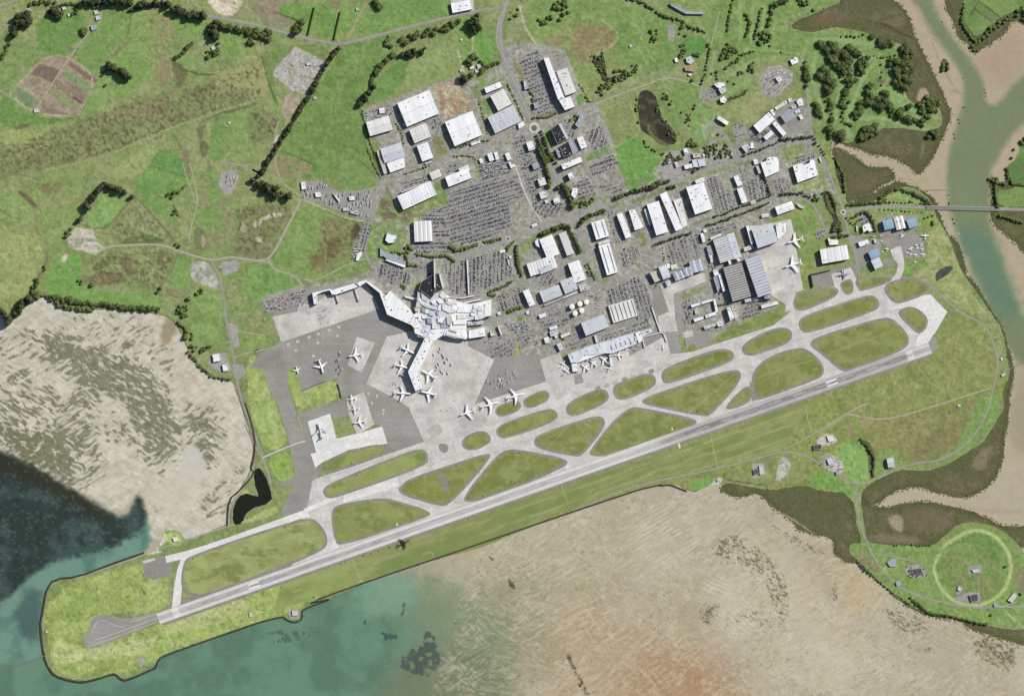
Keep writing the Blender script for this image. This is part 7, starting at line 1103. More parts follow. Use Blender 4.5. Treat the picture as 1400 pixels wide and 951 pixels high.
# jet bridges
for s, l in (('T2 530,150 497,120', 'jet bridge at the first pier gate'), ('T2 450,340 425,330', 'jet bridge at the second pier gate'), ('T2 560,420 605,400', 'jet bridge facing the open concrete gate'), ('T2 600,650 620,680', 'jet bridge at the pier tip facing open concrete'), ('T2 500,690 440,700', 'jet bridge at the pier tip facing dark asphalt'), ('T2 430,500 300,440', 'long idle jet bridge below the second gate'), ('G 700,370 718,430', 'jet bridge at the middle of the north pier'), ('G 850,320 880,415', 'jet bridge near the link of the north pier'), ('T5 550,500 570,480', 'jet bridge by the second domestic jet'), ('T5 620,450 640,500', 'jet bridge dropping from the domestic canopy'), ('T5 910,500 900,560', 'jet bridge at the short gate pier')):
    a, b = [Vector(W(p)) for p in q(s)]; d = b-a; r = root_at('jet_bridge', a.x, a.y, math.atan2(d.y, d.x), 1.0); v, f = box(0, d.length-4, -1.7, 1.7, 4, 7.2); mesh_obj('tunnel', v, f, MAT['wallw'], r); v, f = box(d.length-4.1, d.length+1, -2.8, 2.8, 3.8, 7.6); mesh_obj('cab', v, f, MAT['unit'], r); v, f = box(d.length-7, d.length-5.4, -1.2, 1.2, 0, 4); mesh_obj('drive_column', v, f, MAT['tyre'], r); tag(r, l, 'jet bridge', 'jet bridges at the terminals')
# ---------------- vehicles ----------------
CARC = dict(white=(212,212,214), silver=(150,152,156), grey=(98,98,102), black=(34,34,38), blue=(44,66,124), red=(150,40,36))
for k, c in CARC.items(): MAT['car_'+k] = plain('car_paint_'+k, c, .35, .03)
def car_geo(L=4.5, w=1.85, h=1.45):
    b = [(-L/2, L/2, -w/2, w/2, .3, .85)]; v, f = boxes(b); k = len(v)
    v += [(-L*.36, -w*.46, .85), (L*.22, -w*.46, .85), (L*.22, w*.46, .85), (-L*.36, w*.46, .85), (-L*.25, -w*.38, h), (L*.06, -w*.38, h), (L*.06, w*.38, h), (-L*.25, w*.38, h)]
    f += [tuple(i+k for i in t) for t in ((4,5,6,7),(0,1,5,4),(1,2,6,5),(2,3,7,6),(3,0,4,7))]; mi = [0]*6+[0, 1, 1, 1, 1]
    k = len(v); wv, wf = boxes([(x-.32, x+.32, s*w/2-.15, s*w/2+.03*s+.1, 0, .62) for x in (-L*.31, L*.31) for s in (1, -1)]); v += wv; f += [tuple(i+k for i in t) for t in wf]; mi += [2]*len(wf)
    return v, f, mi
spots = []
cr = random.Random(5)
NOCAR = [np.array(p) for p in FOOT]
def clear(x, y, m=0):
    for P in NOCAR:
        if P[:, 0].min()-1 < x < P[:, 0].max()+1 and P[:, 1].min()-1 < y < P[:, 1].max()+1 and inside(x, y, P.tolist()): return False
    return True
for name, (s, ang, fill) in PARK.items():
    if fill <= 0: continue
    P = [W(p) for p in q(s)]; a = R(ang); ca, sa = math.cos(a), math.sin(a)
    uv = [(x*ca+y*sa, -x*sa+y*ca) for x, y in P]; u0, u1 = min(p[0] for p in uv), max(p[0] for p in uv); v0, v1 = min(p[1] for p in uv), max(p[1] for p in uv)
    v = v0+5; row = 0
    while v < v1:
        u = u0+3; blk = cr.random()
        while u < u1:
            if int(u/60+blk*5) % 7 == 0 and cr.random() < .8: u += 2.7; continue
            if cr.random() < fill*(.75+.25*math.sin(u/37+row)):
                x, y = u*ca-v*sa, u*sa+v*ca
                if inside(x, y, P) and clear(x/SC+700, 475.5-y/SC): spots.append((x, y, a+math.pi/2*(1 if row % 2 else -1)+cr.uniform(-.04, .04), name))
            u += 2.7
        v += 5.6 if row % 2 == 0 else 11.0; row += 1
cr.shuffle(spots)
pal = ['white']*20+['silver']*24+['grey']*24+['black']*18+['blue']*6+['red']*4
cv, cf, cm = car_geo(); proto = {}
sel = spots[:290]
for x, y, a, name in sel:
    c = cr.choice(pal)
    if c not in proto: proto[c] = o = mesh_obj('parked_car', cv, cf, [MAT['car_'+c], MAT['hull'], MAT['tyre']], None, cm)
    else: o = proto[c].copy(); col.objects.link(o)
    o.location = (x, y, .66); o.rotation_euler = (0, 0, a); tag(o, f'{c} car parked in {name}', 'car', f'{c} cars in {name}')
# all the remaining cars of the car parks
rest = spots[290:]
if rest:
    sv_, sf_ = boxes([(-2.25, 2.25, -.92, .92, .1, .85)]); k = len(sv_)
    sv_ += [(-1.6, -.85, .85), (1.0, -.85, .85), (1.0, .85, .85), (-1.6, .85, .85), (-1.1, -.7, 1.45), (.3, -.7, 1.45), (.3, .7, 1.45), (-1.1, .7, 1.45)]
    sf_ = [t for t in sf_[1:]]+[tuple(i+k for i in t) for t in ((4,5,6,7),(0,1,5,4),(1,2,6,5),(2,3,7,6),(3,0,4,7))]
    V0 = np.array(sv_); F0 = np.array(sf_); N_ = len(rest); A = np.array([(x, y, a) for x, y, a, _ in rest]); ca, sa = np.cos(A[:, 2])[:, None], np.sin(A[:, 2])[:, None]
    VX = V0[None, :, 0]*ca-V0[None, :, 1]*sa+A[:, :1]; VY = V0[None, :, 0]*sa+V0[None, :, 1]*ca+A[:, 1:2]; VZ = np.broadcast_to(V0[None, :, 2]+.62, VX.shape)
    FF = (F0[None]+(np.arange(N_)*len(V0))[:, None, None]).reshape(-1, 4); cols = list(CARC); ci = np.array([cols.index(cr.choice(pal)) for _ in range(N_)])
    mi = np.repeat(ci[:, None], len(F0), 1); mi[:, -4:] = len(cols)
    o = mesh_obj('parked_cars', np.stack([VX, VY, VZ], 2).reshape(-1, 3), FF, [MAT['car_'+c] for c in cols]+[MAT['hull']], None, mi.ravel()); o['kind'] = 'stuff'; o['label'] = 'rows of small parked cars filling the car parks'
# lorries, trailers, containers
def lorry_proto(L, boxc, name):
    r = root_at(name, 0, 0); v, f = box(-L/2, L/2-2.6, -1.25, 1.25, 1.1, 3.9); mesh_obj('cargo_box', v, f, MAT[boxc], r); v, f = box(L/2-2.4, L/2, -1.2, 1.2, .6, 2.9); mesh_obj('cab', v, f, MAT['car_white'], r)
    v, f = boxes([(x-.5, x+.5, s*1.1-.2, s*1.1+.2, 0, 1.0) for x in (-L*.35, L*.36) for s in (1, -1)]); mesh_obj('wheels', v, f, MAT['tyre'], r); return r
LP = {}
def lorries(s, n, ang, label, group, kinds=('car_white', 'wallw', 'container'), L=13):
    P = q(s); x0, x1 = min(p[0] for p in P), max(p[0] for p in P); y0, y1 = min(p[1] for p in P), max(p[1] for p in P); k = t = 0; got = []
    while k < n and t < 900:
        t += 1; x, y = cr.uniform(x0, x1), cr.uniform(y0, y1)
        if not inside(x, y, P) or not clear(x, y) or any((x-a)**2+(y-b)**2 < 5.5 for a, b in got): continue
        got.append((x, y)); c = cr.choice(kinds)
        if c not in LP: LP[c] = o = lorry_proto(L, c, 'lorry')
        else: o = copy_tree(LP[c])
        o.location = (*W((x, y)), .66); o.rotation_euler = (0, 0, R(ang+cr.choice((0, 180))+cr.uniform(-4, 4))); tag(o, label, 'lorry', group); k += 1
lorries('T 645,75 720,70 840,135 1015,120 1010,250 960,265 800,205 640,150', 46, 75, 'box lorry parked in the long truck yard by the curved lane', 'lorries in the truck yard')
lorries('T 905,425 950,415 935,470 900,480', 8, 10, 'lorry lined up at the strip lot end by the white workshop', 'lorries at the strip lot end')
lorries('D 1050,130 1240,90 1275,200 1060,260', 30, 20, 'lorry in the estate yard under the white truck sheds', 'lorries in the estate yard')
lorries('A 105,555 290,520 300,580 130,610', 16, 40, 'lorry in the cluttered yard by the first warehouse', 'lorries in the first warehouse yard')
lorries('G 95,440 440,345 500,410 330,465 160,500', 16, 17, 'service lorry lined along the rear apron fence', 'service lorries by the rear apron fence')
lorries('I 90,620 240,590 310,750 190,770', 16, 20, 'pale lorry in the container yard by the lime green verge', 'lorries in the container yard')
lorries('E2 430,390 640,300 700,340 560,430', 16, 60, 'apron truck on the brown asphalt beside the open concrete', 'apron trucks on the brown asphalt')
lorries('E2 160,150 300,200 240,340 130,300', 14, 110, 'apron truck on the pale concrete near the main pier', 'apron trucks near the main pier')
lorries('S 550,90 610,110 600,240 560,240', 8, 80, 'apron truck waiting between the dark asphalt and concrete square', 'apron trucks by the concrete square')
lorries('T5 1150,300 1380,240 1390,320 1200,360', 7, 17, 'apron truck below the domestic frontage', 'apron trucks at the domestic frontage'); lorries('T2 160,560 350,560 340,690 180,680', 6, 30, 'apron truck by the pier tip stand', 'apron trucks by the pier tip')
lorries('G 550,490 650,470 670,600 560,600', 12, 40, 'apron truck on the stained concrete below the north pier', 'apron trucks below the north pier'); lorries('I 690,430 850,360 860,470 700,540', 6, 20, 'tanker lorry by the round fuel tanks', 'lorries by the fuel tanks')
lorries('N 170,300 390,330 300,480 220,450', 6, 30, 'lorry on the pale gravel lot beside the shelter belt', 'lorries on the gravel lot'); lorries('T 215,30 265,20 290,45 255,130 225,130', 9, 60, 'lorry on the small pale pad in the pasture', 'lorries on the pasture pad')
CN = [None]
def containers(s, n, ang, label, group):
    P = q(s); x0, x1 = min(p[0] for p in P), max(p[0] for p in P); y0, y1 = min(p[1] for p in P), max(p[1] for p in P); k = t = 0; got = []
    cols_ = ('bluegrey', 'dark', 'wallw', 'tan', 'rock', 'container')
    while k < n and t < 900:
        t += 1; x, y = cr.uniform(x0, x1), cr.uniform(y0, y1)
        if not inside(x, y, P) or not clear(x, y) or any((x-a)**2+(y-b)**2 < 7 for a, b in got): continue
        got.append((x, y)); c = cr.choice(cols_)
        if c not in LP: LP[c] = None
        v, f = box(-6, 6, -1.25, 1.25, 0, 2.6)
        if ('c', c) not in LP: LP[('c', c)] = o = mesh_obj('shipping_container', v, f, MAT[c])
        else: o = LP[('c', c)].copy(); col.objects.link(o)
        o.location = (*W((x, y)), .66); o.rotation_euler = (0, 0, R(ang+cr.uniform(-8, 8))); tag(o, label, 'container', group); k += 1
containers('C 1060,260 1200,180 1300,240 1290,290 1160,420 1070,390', 40, 35, 'container or crate stored on the round gravel depot', 'stores on the round gravel depot')
containers('W 455,660 530,600 585,660 555,690', 10, 20, 'container in the pale farmyard by the perimeter road', 'containers in the pale farmyard'); containers('J 430,750 500,720 520,890 460,880', 10, 70, 'container beside the courtyard building', 'containers by the courtyard building')
containers('J 640,430 700,420 740,690 720,700', 10, 110, 'container in the lane beside the beige hangar', 'containers by the beige hangar'); containers('I 740,360 850,350 860,470 780,500', 8, 20, 'container on the pale pad beside the fuel tanks', 'containers by the fuel tanks'); containers('A 640,580 710,560 720,700 650,720', 8, 60, 'container in the middle warehouses yard', 'containers in the middle warehouses yard'); containers('K 760,830 800,840 820,890 770,900', 4, 20, 'container by the little aircraft parking', 'containers by the aircraft parking'); containers('X 870,360 950,365 950,405 870,405', 8, 20, 'rubble crate by the ring track ruins', 'crates by the ring track'); containers('D 440,310 600,250 620,270 440,330', 8, 17, 'container above the lone long warehouse', 'containers above the lone warehouse'); containers('Q 1110,270 1130,260 1150,300 1120,320', 3, 40, 'container on the bay shore pad', 'containers on the bay shore pad')
# ---------------- trees ----------------
tr = random.Random(21)
def crown_mesh(name, mat, seed, tall=1.0, rough=.28, leaves=90):
    """crown of radius 1 resting on z=0: a knobbly core with leaf clumps standing off it"""
    bm = bmesh.new(); bmesh.ops.create_icosphere(bm, subdivisions=2, radius=1); r = random.Random(seed); lob = [(Vector((r.gauss(0, 1), r.gauss(0, 1), r.gauss(.3, .8))).normalized(), r.uniform(.12, rough+.14)) for _ in range(9)]
    for v in bm.verts:
        d = v.co.normalized(); k = .72+sum(h*max(0, (d.dot(l)-.55)/.45)**1.5 for l, h in lob)+r.uniform(-.07, .07); v.co = Vector((d.x*k, d.y*k, (d.z*k*.9+.8)*tall))
    vs = [v.co.copy() for v in bm.verts]
    for i in range(leaves):
        c = r.choice(vs); o = Vector((c.x, c.y, c.z/tall-.8)).normalized(); p = c+Vector((o.x*r.uniform(.02, .3), o.y*r.uniform(.02, .3), r.uniform(-.05, .15))); s = r.uniform(.09, .2); a = Vector((r.gauss(0, 1), r.gauss(0, 1), r.gauss(0, .6))).normalized(); b = a.cross(o+Vector((.01, .02, .03))).normalized()
        q4 = [bm.verts.new(p+a*s*x+b*s*y) for x, y in ((-1, -.7), (1, -1), (.8, 1), (-.9, .8))]; bm.faces.new(q4)
    me = bpy.data.meshes.new(name); bm.to_mesh(me); bm.free(); me.materials.append(MAT[mat]); return me
def trunk_mesh(h=1.0):
    v, f = loft([0, .5, 1], [.13, .09, .05], [0, 0, 0], 6); v = [(y, z, x*h) for x, y, z in v]
    v2, f2 = loft([0, .5], [.05, .02], [0, 0], 5)
    for a in range(3):
        A = a*2.1; k = len(v); v += [(math.cos(A)*x*.9+y*.5, math.sin(A)*x*.9+z*.5, .55*h+x*.8) for x, y, z in v2]; f += [tuple(i+k for i in t) for t in f2]
    me = bpy.data.meshes.new('trunk'); me.from_pydata(v, [], f); me.materials.append(MAT['bark']); return me
TK = trunk_mesh()
KIND = dict(pine_tree=[crown_mesh('crown', 'pine', i, 1.5) for i in range(4)], broadleaf_tree=[crown_mesh('crown', 'leaf', 10+i, 1.0) for i in range(5)], street_tree=[crown_mesh('crown', 'palm', 20+i, 1.1, .2, 60) for i in range(3)], parkland_tree=[crown_mesh('crown', 'leaf', 40+i, .95, .34, 110) for i in range(4)], shrub=[crown_mesh('crown', 'leaf', 30+i, .8, .3, 40) for i in range(3)])
cnt = {}; MASS = []
def tree(x, y, r, kind, label, group, h=None):
    if cnt.get(kind, 0) >= 298: MASS.append((x, y, r, kind)); return
    cnt[kind] = cnt.get(kind, 0)+1
    rm = r*SC*1.12; o = root_at(kind, *W((x, y)), tr.uniform(0, 6.28)); h = min(h or 1.1, 1.25)*.82; th = h*rm*.6
    t = bpy.data.objects.new('trunk', TK); col.objects.link(t); t.parent = o; t.scale = (rm*.35, rm*.35, th+rm*.6)
    c = bpy.data.objects.new('crown', tr.choice(KIND[kind])); col.objects.link(c); c.parent = o; c.location = (0, 0, th*.6); c.scale = (rm*tr.uniform(.9, 1.15), rm*tr.uniform(.9, 1.15), rm*tr.uniform(.8, 1.1)*h*.85); tag(o, label, kind.replace('_', ' ').replace('broadleaf tree', 'tree').replace('pine tree', 'tree').replace('street tree', 'tree').replace('parkland tree', 'tree'), group)
def tline(s, step, r, kind, label, group=None, jit=.8, h=None, rj=.3, keep=1.0):
    pts = q(s) if isinstance(s, str) else s; d = 0
    for a, b in zip(pts[:-1], pts[1:]):
        L = math.hypot(b[0]-a[0], b[1]-a[1])
        while d < L:
            if tr.random() < keep:
                x, y = a[0]+(b[0]-a[0])*d/L+tr.uniform(-jit, jit), a[1]+(b[1]-a[1])*d/L+tr.uniform(-jit, jit)
                if clear(x, y): tree(x, y, r*tr.uniform(1-rj, 1+rj), kind, label, group or label, h)
            d += step*tr.uniform(.85, 1.15)
        d -= L
def tfill(s, n, r, kind, label, group=None, h=None, rj=.35):
    P = q(s); x0, x1 = min(p[0] for p in P), max(p[0] for p in P); y0, y1 = min(p[1] for p in P), max(p[1] for p in P); got = []; t = 0
    while len(got) < n and t < n*40:
        t += 1; x, y = tr.uniform(x0, x1), tr.uniform(y0, y1)
        if inside(x, y, P) and clear(x, y) and all((x-a)**2+(y-b)**2 > (r*.75)**2 for a, b in got): got.append((x, y)); tree(x, y, r*tr.uniform(1-rj, 1+rj), kind, label, group or label, h)
def tone(s, r, kind, label, h=None):
    P = q(s)
    for p in P: tree(p[0], p[1], r, kind, label, label if len(P) > 1 else None, h)
PN, BL, ST, SH = 'pine_tree', 'broadleaf_tree', 'street_tree', 'shrub'
# shelter belts and field trees
tline('N 478,258 430,320 380,400 335,490 240,640 160,770 110,850 70,930', 3.4, 2.3, PN, 'dark pine in the long diagonal shelter belt')
tfill('T 370,60 400,40 480,100 590,140 580,165 500,150 400,110', 18, 3.0, PN, 'dark pine in the tangle at the shelter belt foot', h=1.5)
tline('N 590,555 640,490 660,460', 3.2, 2.7, PN, 'dark tree in the lower creek line beside the estate', jit=2, h=1.5); tline('N 655,450 665,410 690,360 740,320 780,280', 4, 2.4, BL, 'tree in the thin upper creek line beside the estate', jit=1.5)
tfill('N 805,300 860,255 940,250 930,290 860,295 820,315', 14, 2.4, PN, 'dark tree in the block above the pale paddock', h=1.4); tline('N 820,220 900,185 1000,165 1080,135 1130,108', 2.6, 2.2, BL, 'tree in the thick row along the country road paddock', jit=4); tfill('N 1185,90 1225,80 1235,150 1200,175 1180,140', 12, 3.0, PN, 'dark tree in the clump beside the highway', h=1.4)
tfill('N 1160,300 1210,285 1240,330 1260,380 1180,415 1165,350', 14, 2.3, BL, 'tree round the white farmhouses in the highway grove'); tline('N 1240,370 1290,345 1330,330', 3, 2.0, BL, 'tree in the short hedge row from grove to highway'); tfill('N 1110,415 1150,405 1160,440 1125,440', 5, 3, PN, 'dark tree above the orange earthworks', h=1.3); tfill('N 665,10 710,0 720,40 680,50', 6, 2.4, BL, 'tree in the round clump of the top meadow'); tfill('N 240,130 290,120 290,170 245,180', 7, 2.8, BL, 'tree at the corner of the brown field by the road'); tfill('N 60,170 130,160 125,220 70,230', 9, 2.4, BL, 'tree in the ring below the country road'); tfill('N -10,150 50,150 50,195 -10,200', 8, 2.6, BL, 'tree along the road edge near the paddock ring'); tline('N 740,200 720,240 770,250', 3, 1.6, BL, 'small tree in the bright meadow below the road')
tline('M 450,15 560,12 700,18', 3, 3.2, PN, 'dark pine in the straight top edge row', h=1.3, jit=1.5); tline('M 740,30 900,20', 2.8, 2.7, PN, 'dark pine in the second top edge row', h=1.3, jit=2); tline('M 930,50 980,75 1090,95', 3, 3.0, PN, 'dark pine in the thick road corner row', h=1.5, jit=3); tline('M 700,55 730,50', 3, 2, PN, 'small pine between the two top rows'); tfill('M 1090,190 1110,150 1150,115 1165,125 1130,180 1165,190 1160,205', 14, 2.6, PN, 'dark pine in the angled block below the road', h=1.6); tline('M 1175,135 1260,160 1390,178', 3.4, 2.8, BL, 'tree in the row below the country road', jit=1.5); tfill('M 1315,180 1350,180 1345,235 1320,235', 6, 2, BL, 'tree round the tan roadside barn'); tfill('M 1100,240 1170,220 1170,290 1090,310', 14, 1.7, BL, 'scraggy tree round the rocky farm shed'); tline('M 930,310 980,275 1025,225', 3.2, 2.2, BL, 'tree in the short bent line above the scrub'); tline('M 585,350 630,375 690,412', 2.6, 3.4, PN, 'dark pine in the short thick block by the plots', h=1.6, jit=1.5); tline('M 585,350 540,410', 4, 1.4, PN, 'thin pine trailing off the thick block'); tone('M 561,453', 1.6, BL, 'single dark bush below the thick pine block')
tfill('M 95,80 150,70 165,110 150,140 105,130', 12, 3.4, PN, 'dark tree in the roadside corner grove', h=1.4); tline('M 95,125 70,200', 3, 3.2, PN, 'dark tree in the line below the corner grove', jit=1.8); tline('M 45,240 10,310', 4, 2.4, BL, 'dark tree in the edge hedgerow of the far pasture', jit=1.5); tfill('M 245,40 300,40 330,80 320,105 260,85', 12, 2.8, PN, 'dark tree round the hidden white cottage', h=1.4); tline('M 300,35 360,20 410,30 405,70 370,80', 3, 1.8, BL, 'tree in the ring beyond the hidden white cottage'); tfill('M 440,150 465,145 465,185 440,185', 4, 2.4, BL, 'tree at the foot of the farm drive'); tline('M 160,20 240,15 300,12', 5, 2, BL, 'roadside tree along the top corner lane', jit=1.5); tline('M 500,40 545,30', 3, 2, BL, 'tree at the head of the farm drive')
tline('O 490,170 520,120 555,85', 2.2, 2.8, PN, 'dark pine in the windbreak beside the bright paddock', h=1.5); tline('O 560,85 595,100 635,115 670,130', 5, 3.0, PN, 'spaced pine along the top of the bright paddock', h=2.2); tline('O 470,208 460,186', 5, 2.8, PN, 'dark pine in the pair below the windbreak', h=1.5); tline('O 412,285 436,267', 6, 2.4, PN, 'dark pine above the sandy quarry mouth', h=1.5); tone('O 702,150', 2.2, PN, 'lone pine at the paddock corner', 1.5); tfill('O 910,215 950,230 950,260 925,250', 6, 1.5, BL, 'bush in the green field hollow'); tfill('O 885,140 985,90 980,110 900,165', 10, 1.4, BL, 'bush along the green field hook'); tfill('O 350,340 375,310 385,330 360,390', 6, 1.6, SH, 'shrub at the edge of the sandy quarry')
tline('O -20,730 20,770 50,810 90,770 120,720 160,690 220,680', 2.3, 3.0, PN, 'dark coastal tree on the western bay shore', jit=2.2, h=1.3); tline('O 240,680 300,700 320,735 400,745 500,745', 2.2, 2.9, PN, 'dark coastal tree on the middle bay shore', jit=2.2, h=1.4); tline('O 270,685 420,710 540,725 640,735 760,745 850,750', 2.6, 2.4, BL, 'rounded coastal tree behind the bay shore', jit=1.8); tfill('O 165,690 175,600 210,560 240,510 255,520 200,620 210,680', 14, 1.8, BL, 'bush in the gully above the bay'); tfill('O 940,740 990,700 1010,680 1000,760 965,830 1000,850 1040,880 1020,920 985,930 980,860 940,820', 24, 2.9, PN, 'dark tree in the grove at the bay corner', h=1.4); tfill('O 1040,640 1075,635 1070,670 1045,670', 5, 2.2, PN, 'dark tree beside the gravel pit'); tfill('O 415,590 440,575 435,615 418,615', 3, 2.0, PN, 'dark tree in the scrub hollow'); tone('O 490,618', 3.8, PN, 'single dense dark tree under the scrub hollow', 1.0); tfill('O 840,640 860,625 860,650 835,660', 3, 1.8, BL, 'bush at the track bend below the scrub'); tline('Q 1000,240 1060,310 1130,370 1230,385', 2.4, 1.3, SH, 'shrub along the bay bank by the pump houses'); tfill('Q 1000,200 1120,200 1100,260 1040,280', 12, 1.6, SH, 'shrub on the slope above the pump houses'); tfill('O 930,400 945,395 955,420 945,420', 3, 1.4, BL, 'bush by the gravel track bend')
# hedges clipped tall
for s, l in (('N 318,185 336,110 352,40', 'tall clipped hedge nearest the brown field'), ('N 456,210 472,140 490,62', 'tall clipped hedge nearest the lane junction')):
    P = q(s); (x0, y0), (x1, y1) = W(P[0]), W(P[-1]); L = math.hypot(x1-x0, y1-y0); r = root_at('hedge', (x0+x1)/2, (y0+y1)/2, math.atan2(y1-y0, x1-x0)); n_ = int(L/1.6); hr = random.Random(3); V = []; F = []
    prof = [(-2.6, 0), (-2.8, 4), (-2.0, 8.4), (0, 9.4), (2.0, 8.4), (2.8, 4), (2.6, 0)]
    for i in range(n_+1):
        for a, b in prof: V.append((-L/2+i*L/n_, a+hr.uniform(-.5, .5), max(0, b+hr.uniform(-.6, .5)*(b > 0))))
    for i in range(n_):
        for j in range(6): k = i*7+j; F.append((k, k+7, k+8, k+1))
    mesh_obj('foliage', V, F, MAT['hedge'], r); V, F = boxes([(-L/2+3+i*6, -L/2+3.4+i*6, -.2, .2, 0, 3) for i in range(int(L/6)-1)]); mesh_obj('stems', V, F, MAT['bark'], r); tag(r, l, 'hedge')
# golf course
for s, n, r, l in (('Z 448,215 480,208 520,235 560,265 580,300 560,350 520,370 500,330 470,290 450,270', 34, 3.0, 'dark tree in the largest golf course grove'), ('Z 420,340 450,330 480,370 495,400 480,440 440,440 420,390', 20, 3.2, 'dark tree in the grove below the largest golf grove'), ('Z 610,290 650,280 655,330 630,360 605,330', 9, 3.0, 'dark tree in the golf clump of mid fairway'), ('Z 665,170 700,175 775,205 770,225 720,220 675,200', 11, 3.0, 'dark tree in the long clump by the upper marsh'), ('Z 805,210 840,215 845,250 815,265', 6, 3.2, 'dark tree at the marsh corner of the golf course'), ('Z 735,270 790,265 770,310 730,310', 6, 2.6, 'tree by the golf green'), ('Z 530,400 560,360 610,330 610,380 570,420 575,470 540,520 520,500', 22, 2.4, 'tree in the sinuous golf rough'), ('Z 640,420 665,390 680,470 660,500 600,570 585,550 610,500', 16, 3.0, 'dark tree in the fairway divide by the lower green'), ('Z 670,490 720,470 760,500 740,540 680,520', 12, 3.2, 'dark tree in the wide lower grove'), ('Z 755,520 780,530 775,560 750,550', 4, 3.2, 'dark tree beside the wide lower grove'), ('Z 790,535 820,525 825,560 795,565', 4, 3.2, 'dark round tree second from the wide lower grove'), ('Z 830,560 870,560 880,590 840,590', 5, 3.0, 'dark round tree third from the wide lower grove'), ('Z 880,575 920,575 915,605 885,600', 4, 3.0, 'dark round tree at the lower fairway end'), ('Z 610,640 650,605 700,590 710,620 660,660 620,675', 14, 3.0, 'dark tree by the lower marsh of the golf course'), ('Z 450,470 475,465 490,540 480,580 460,540', 9, 2.4, 'tree in the narrow golf strip by the road'), ('Z 395,490 420,500 440,560 430,570 405,530', 7, 2.6, 'dark tree in the road side golf row'), ('Z 450,600 540,640 535,665 470,660', 10, 3.2, 'dark tree at the cove head'), ('Z 415,205 438,200 438,240 418,245', 4, 2.6, 'tall dark tree by the golf cart path'), ('Z 345,290 365,300 375,400 360,430 350,360', 10, 2.2, 'tree in the hedge row by the round depot'), ('Z 590,225 615,222 615,265 590,265', 3, 3.2, 'dark tree by the upper fairway path'), ('Z 545,215 572,215 570,248 548,250', 3, 3.0, 'dark tree on the upper fairway'), ('Z 730,440 760,445 760,480 735,480', 4, 2.8, 'dark tree on the lower green edge'), ('Z 840,490 860,500 855,530 838,525', 3, 2.4, 'tree on the neck before the round grove'), ('Z 930,630 990,620 985,655 935,660', 6, 2.6, 'dark tree on the point by the cove marsh'), ('Z 850,255 860,250 862,285 848,285', 2, 2.6, 'dark tree alone at the marsh edge above the great round grove')):
    tfill(s, int(n*1.15), r*.92, 'parkland_tree', l, h=1.0)
for s, n, l in (('Z 770,350 790,295 830,275 865,320 860,390 820,425 780,405', 26, 'dark tree in the great round grove by the marsh'), ('Z 895,500 920,455 960,470 995,500 980,540 945,565 900,540', 22, 'dark tree in the second round grove at the point')): tfill(s, int(n*1.5), 3.2, 'parkland_tree', l, h=1.0)
for s, st, r, l in (('Z 255,0 200,30 185,90 175,130', 2.6, 2.6, 'tree in the dark row of the upper golf course'), ('Z 145,40 125,120 110,190', 3.4, 2.2, 'tree in the second row of the upper golf course'), ('Z 70,70 90,110 70,170', 3.2, 2.4, 'tree in the third row of the upper golf course'), ('Z 525,175 560,172 600,180 640,160', 6, 1.6, 'small tree by the upper fairway'), ('Z 660,270 730,275 790,265', 5, 1.6, 'small tree by the middle fairway'), ('Z 720,310 720,430', 9, 1.6, 'small tree on the green surround'), ('Z 530,540 535,580 580,600', 4, 2, 'tree at the foot of the sinuous rough'), ('C 630,10 645,60 620,180 580,330', 2.8, 2.0, 'tree in the golf boundary row'), ('Y 1250,0 1230,90 1220,180', 3.6, 1.9, 'tree in the fairway row beside the boundary'), ('C 770,200 820,160 880,120', 2.4, 2.2, 'tree in the slanted golf windbreak'), ('C 880,90 930,80 990,60', 3, 1.8, 'tree in the thin golf line above the windbreak'), ('C 780,450 850,430 910,400 960,350', 3, 1.8, 'tree along the range fence'), ('C 700,230 705,280', 4, 2, 'tree beside the clubhouse')): tline(s, st, r, BL, l, jit=1.2)
tfill('Z 120,170 150,150 190,170 185,220 150,225 125,205', 15, 2.8, BL, 'dark tree in the block of the upper golf course'); tfill('Z 320,0 375,0 370,30 330,30', 6, 3.0, BL, 'dark tree at the top of the golf course'); tone('Z 392,50', 2.4, BL, 'lone tree by the golf path'); tfill('Z -10,210 25,210 20,260 -10,260', 7, 2.8, BL, 'dark tree at the golf course edge by the clubhouse'); tfill('C 740,60 790,0 850,20 860,60 790,110 730,140', 22, 2.6, BL, 'dark tree in the golf grove above the clubhouse'); tfill('C 945,190 985,160 1010,170 990,230 950,245', 8, 2.2, BL, 'tree in the little golf clump'); tfill('C 870,220 910,215 920,255 880,260', 6, 1.6, BL, 'scattered tree by the little golf clump'); tone('C 505,292', 2.8, BL, 'lone dark tree by the meadow track'); tone('C 658,238 790,300 840,318 1215,68 995,150', 1.8, BL, 'solitary fairway tree'); tfill('C 415,50 460,20 470,60 420,110', 5, 2, BL, 'tree in the farmyard above the meadow'); tfill('C 500,75 560,80 555,110 510,95', 5, 2, BL, 'tree behind the many gabled farmhouse'); tfill('Z 1055,340 1055,340 1056,341', 0, 1, BL, '')
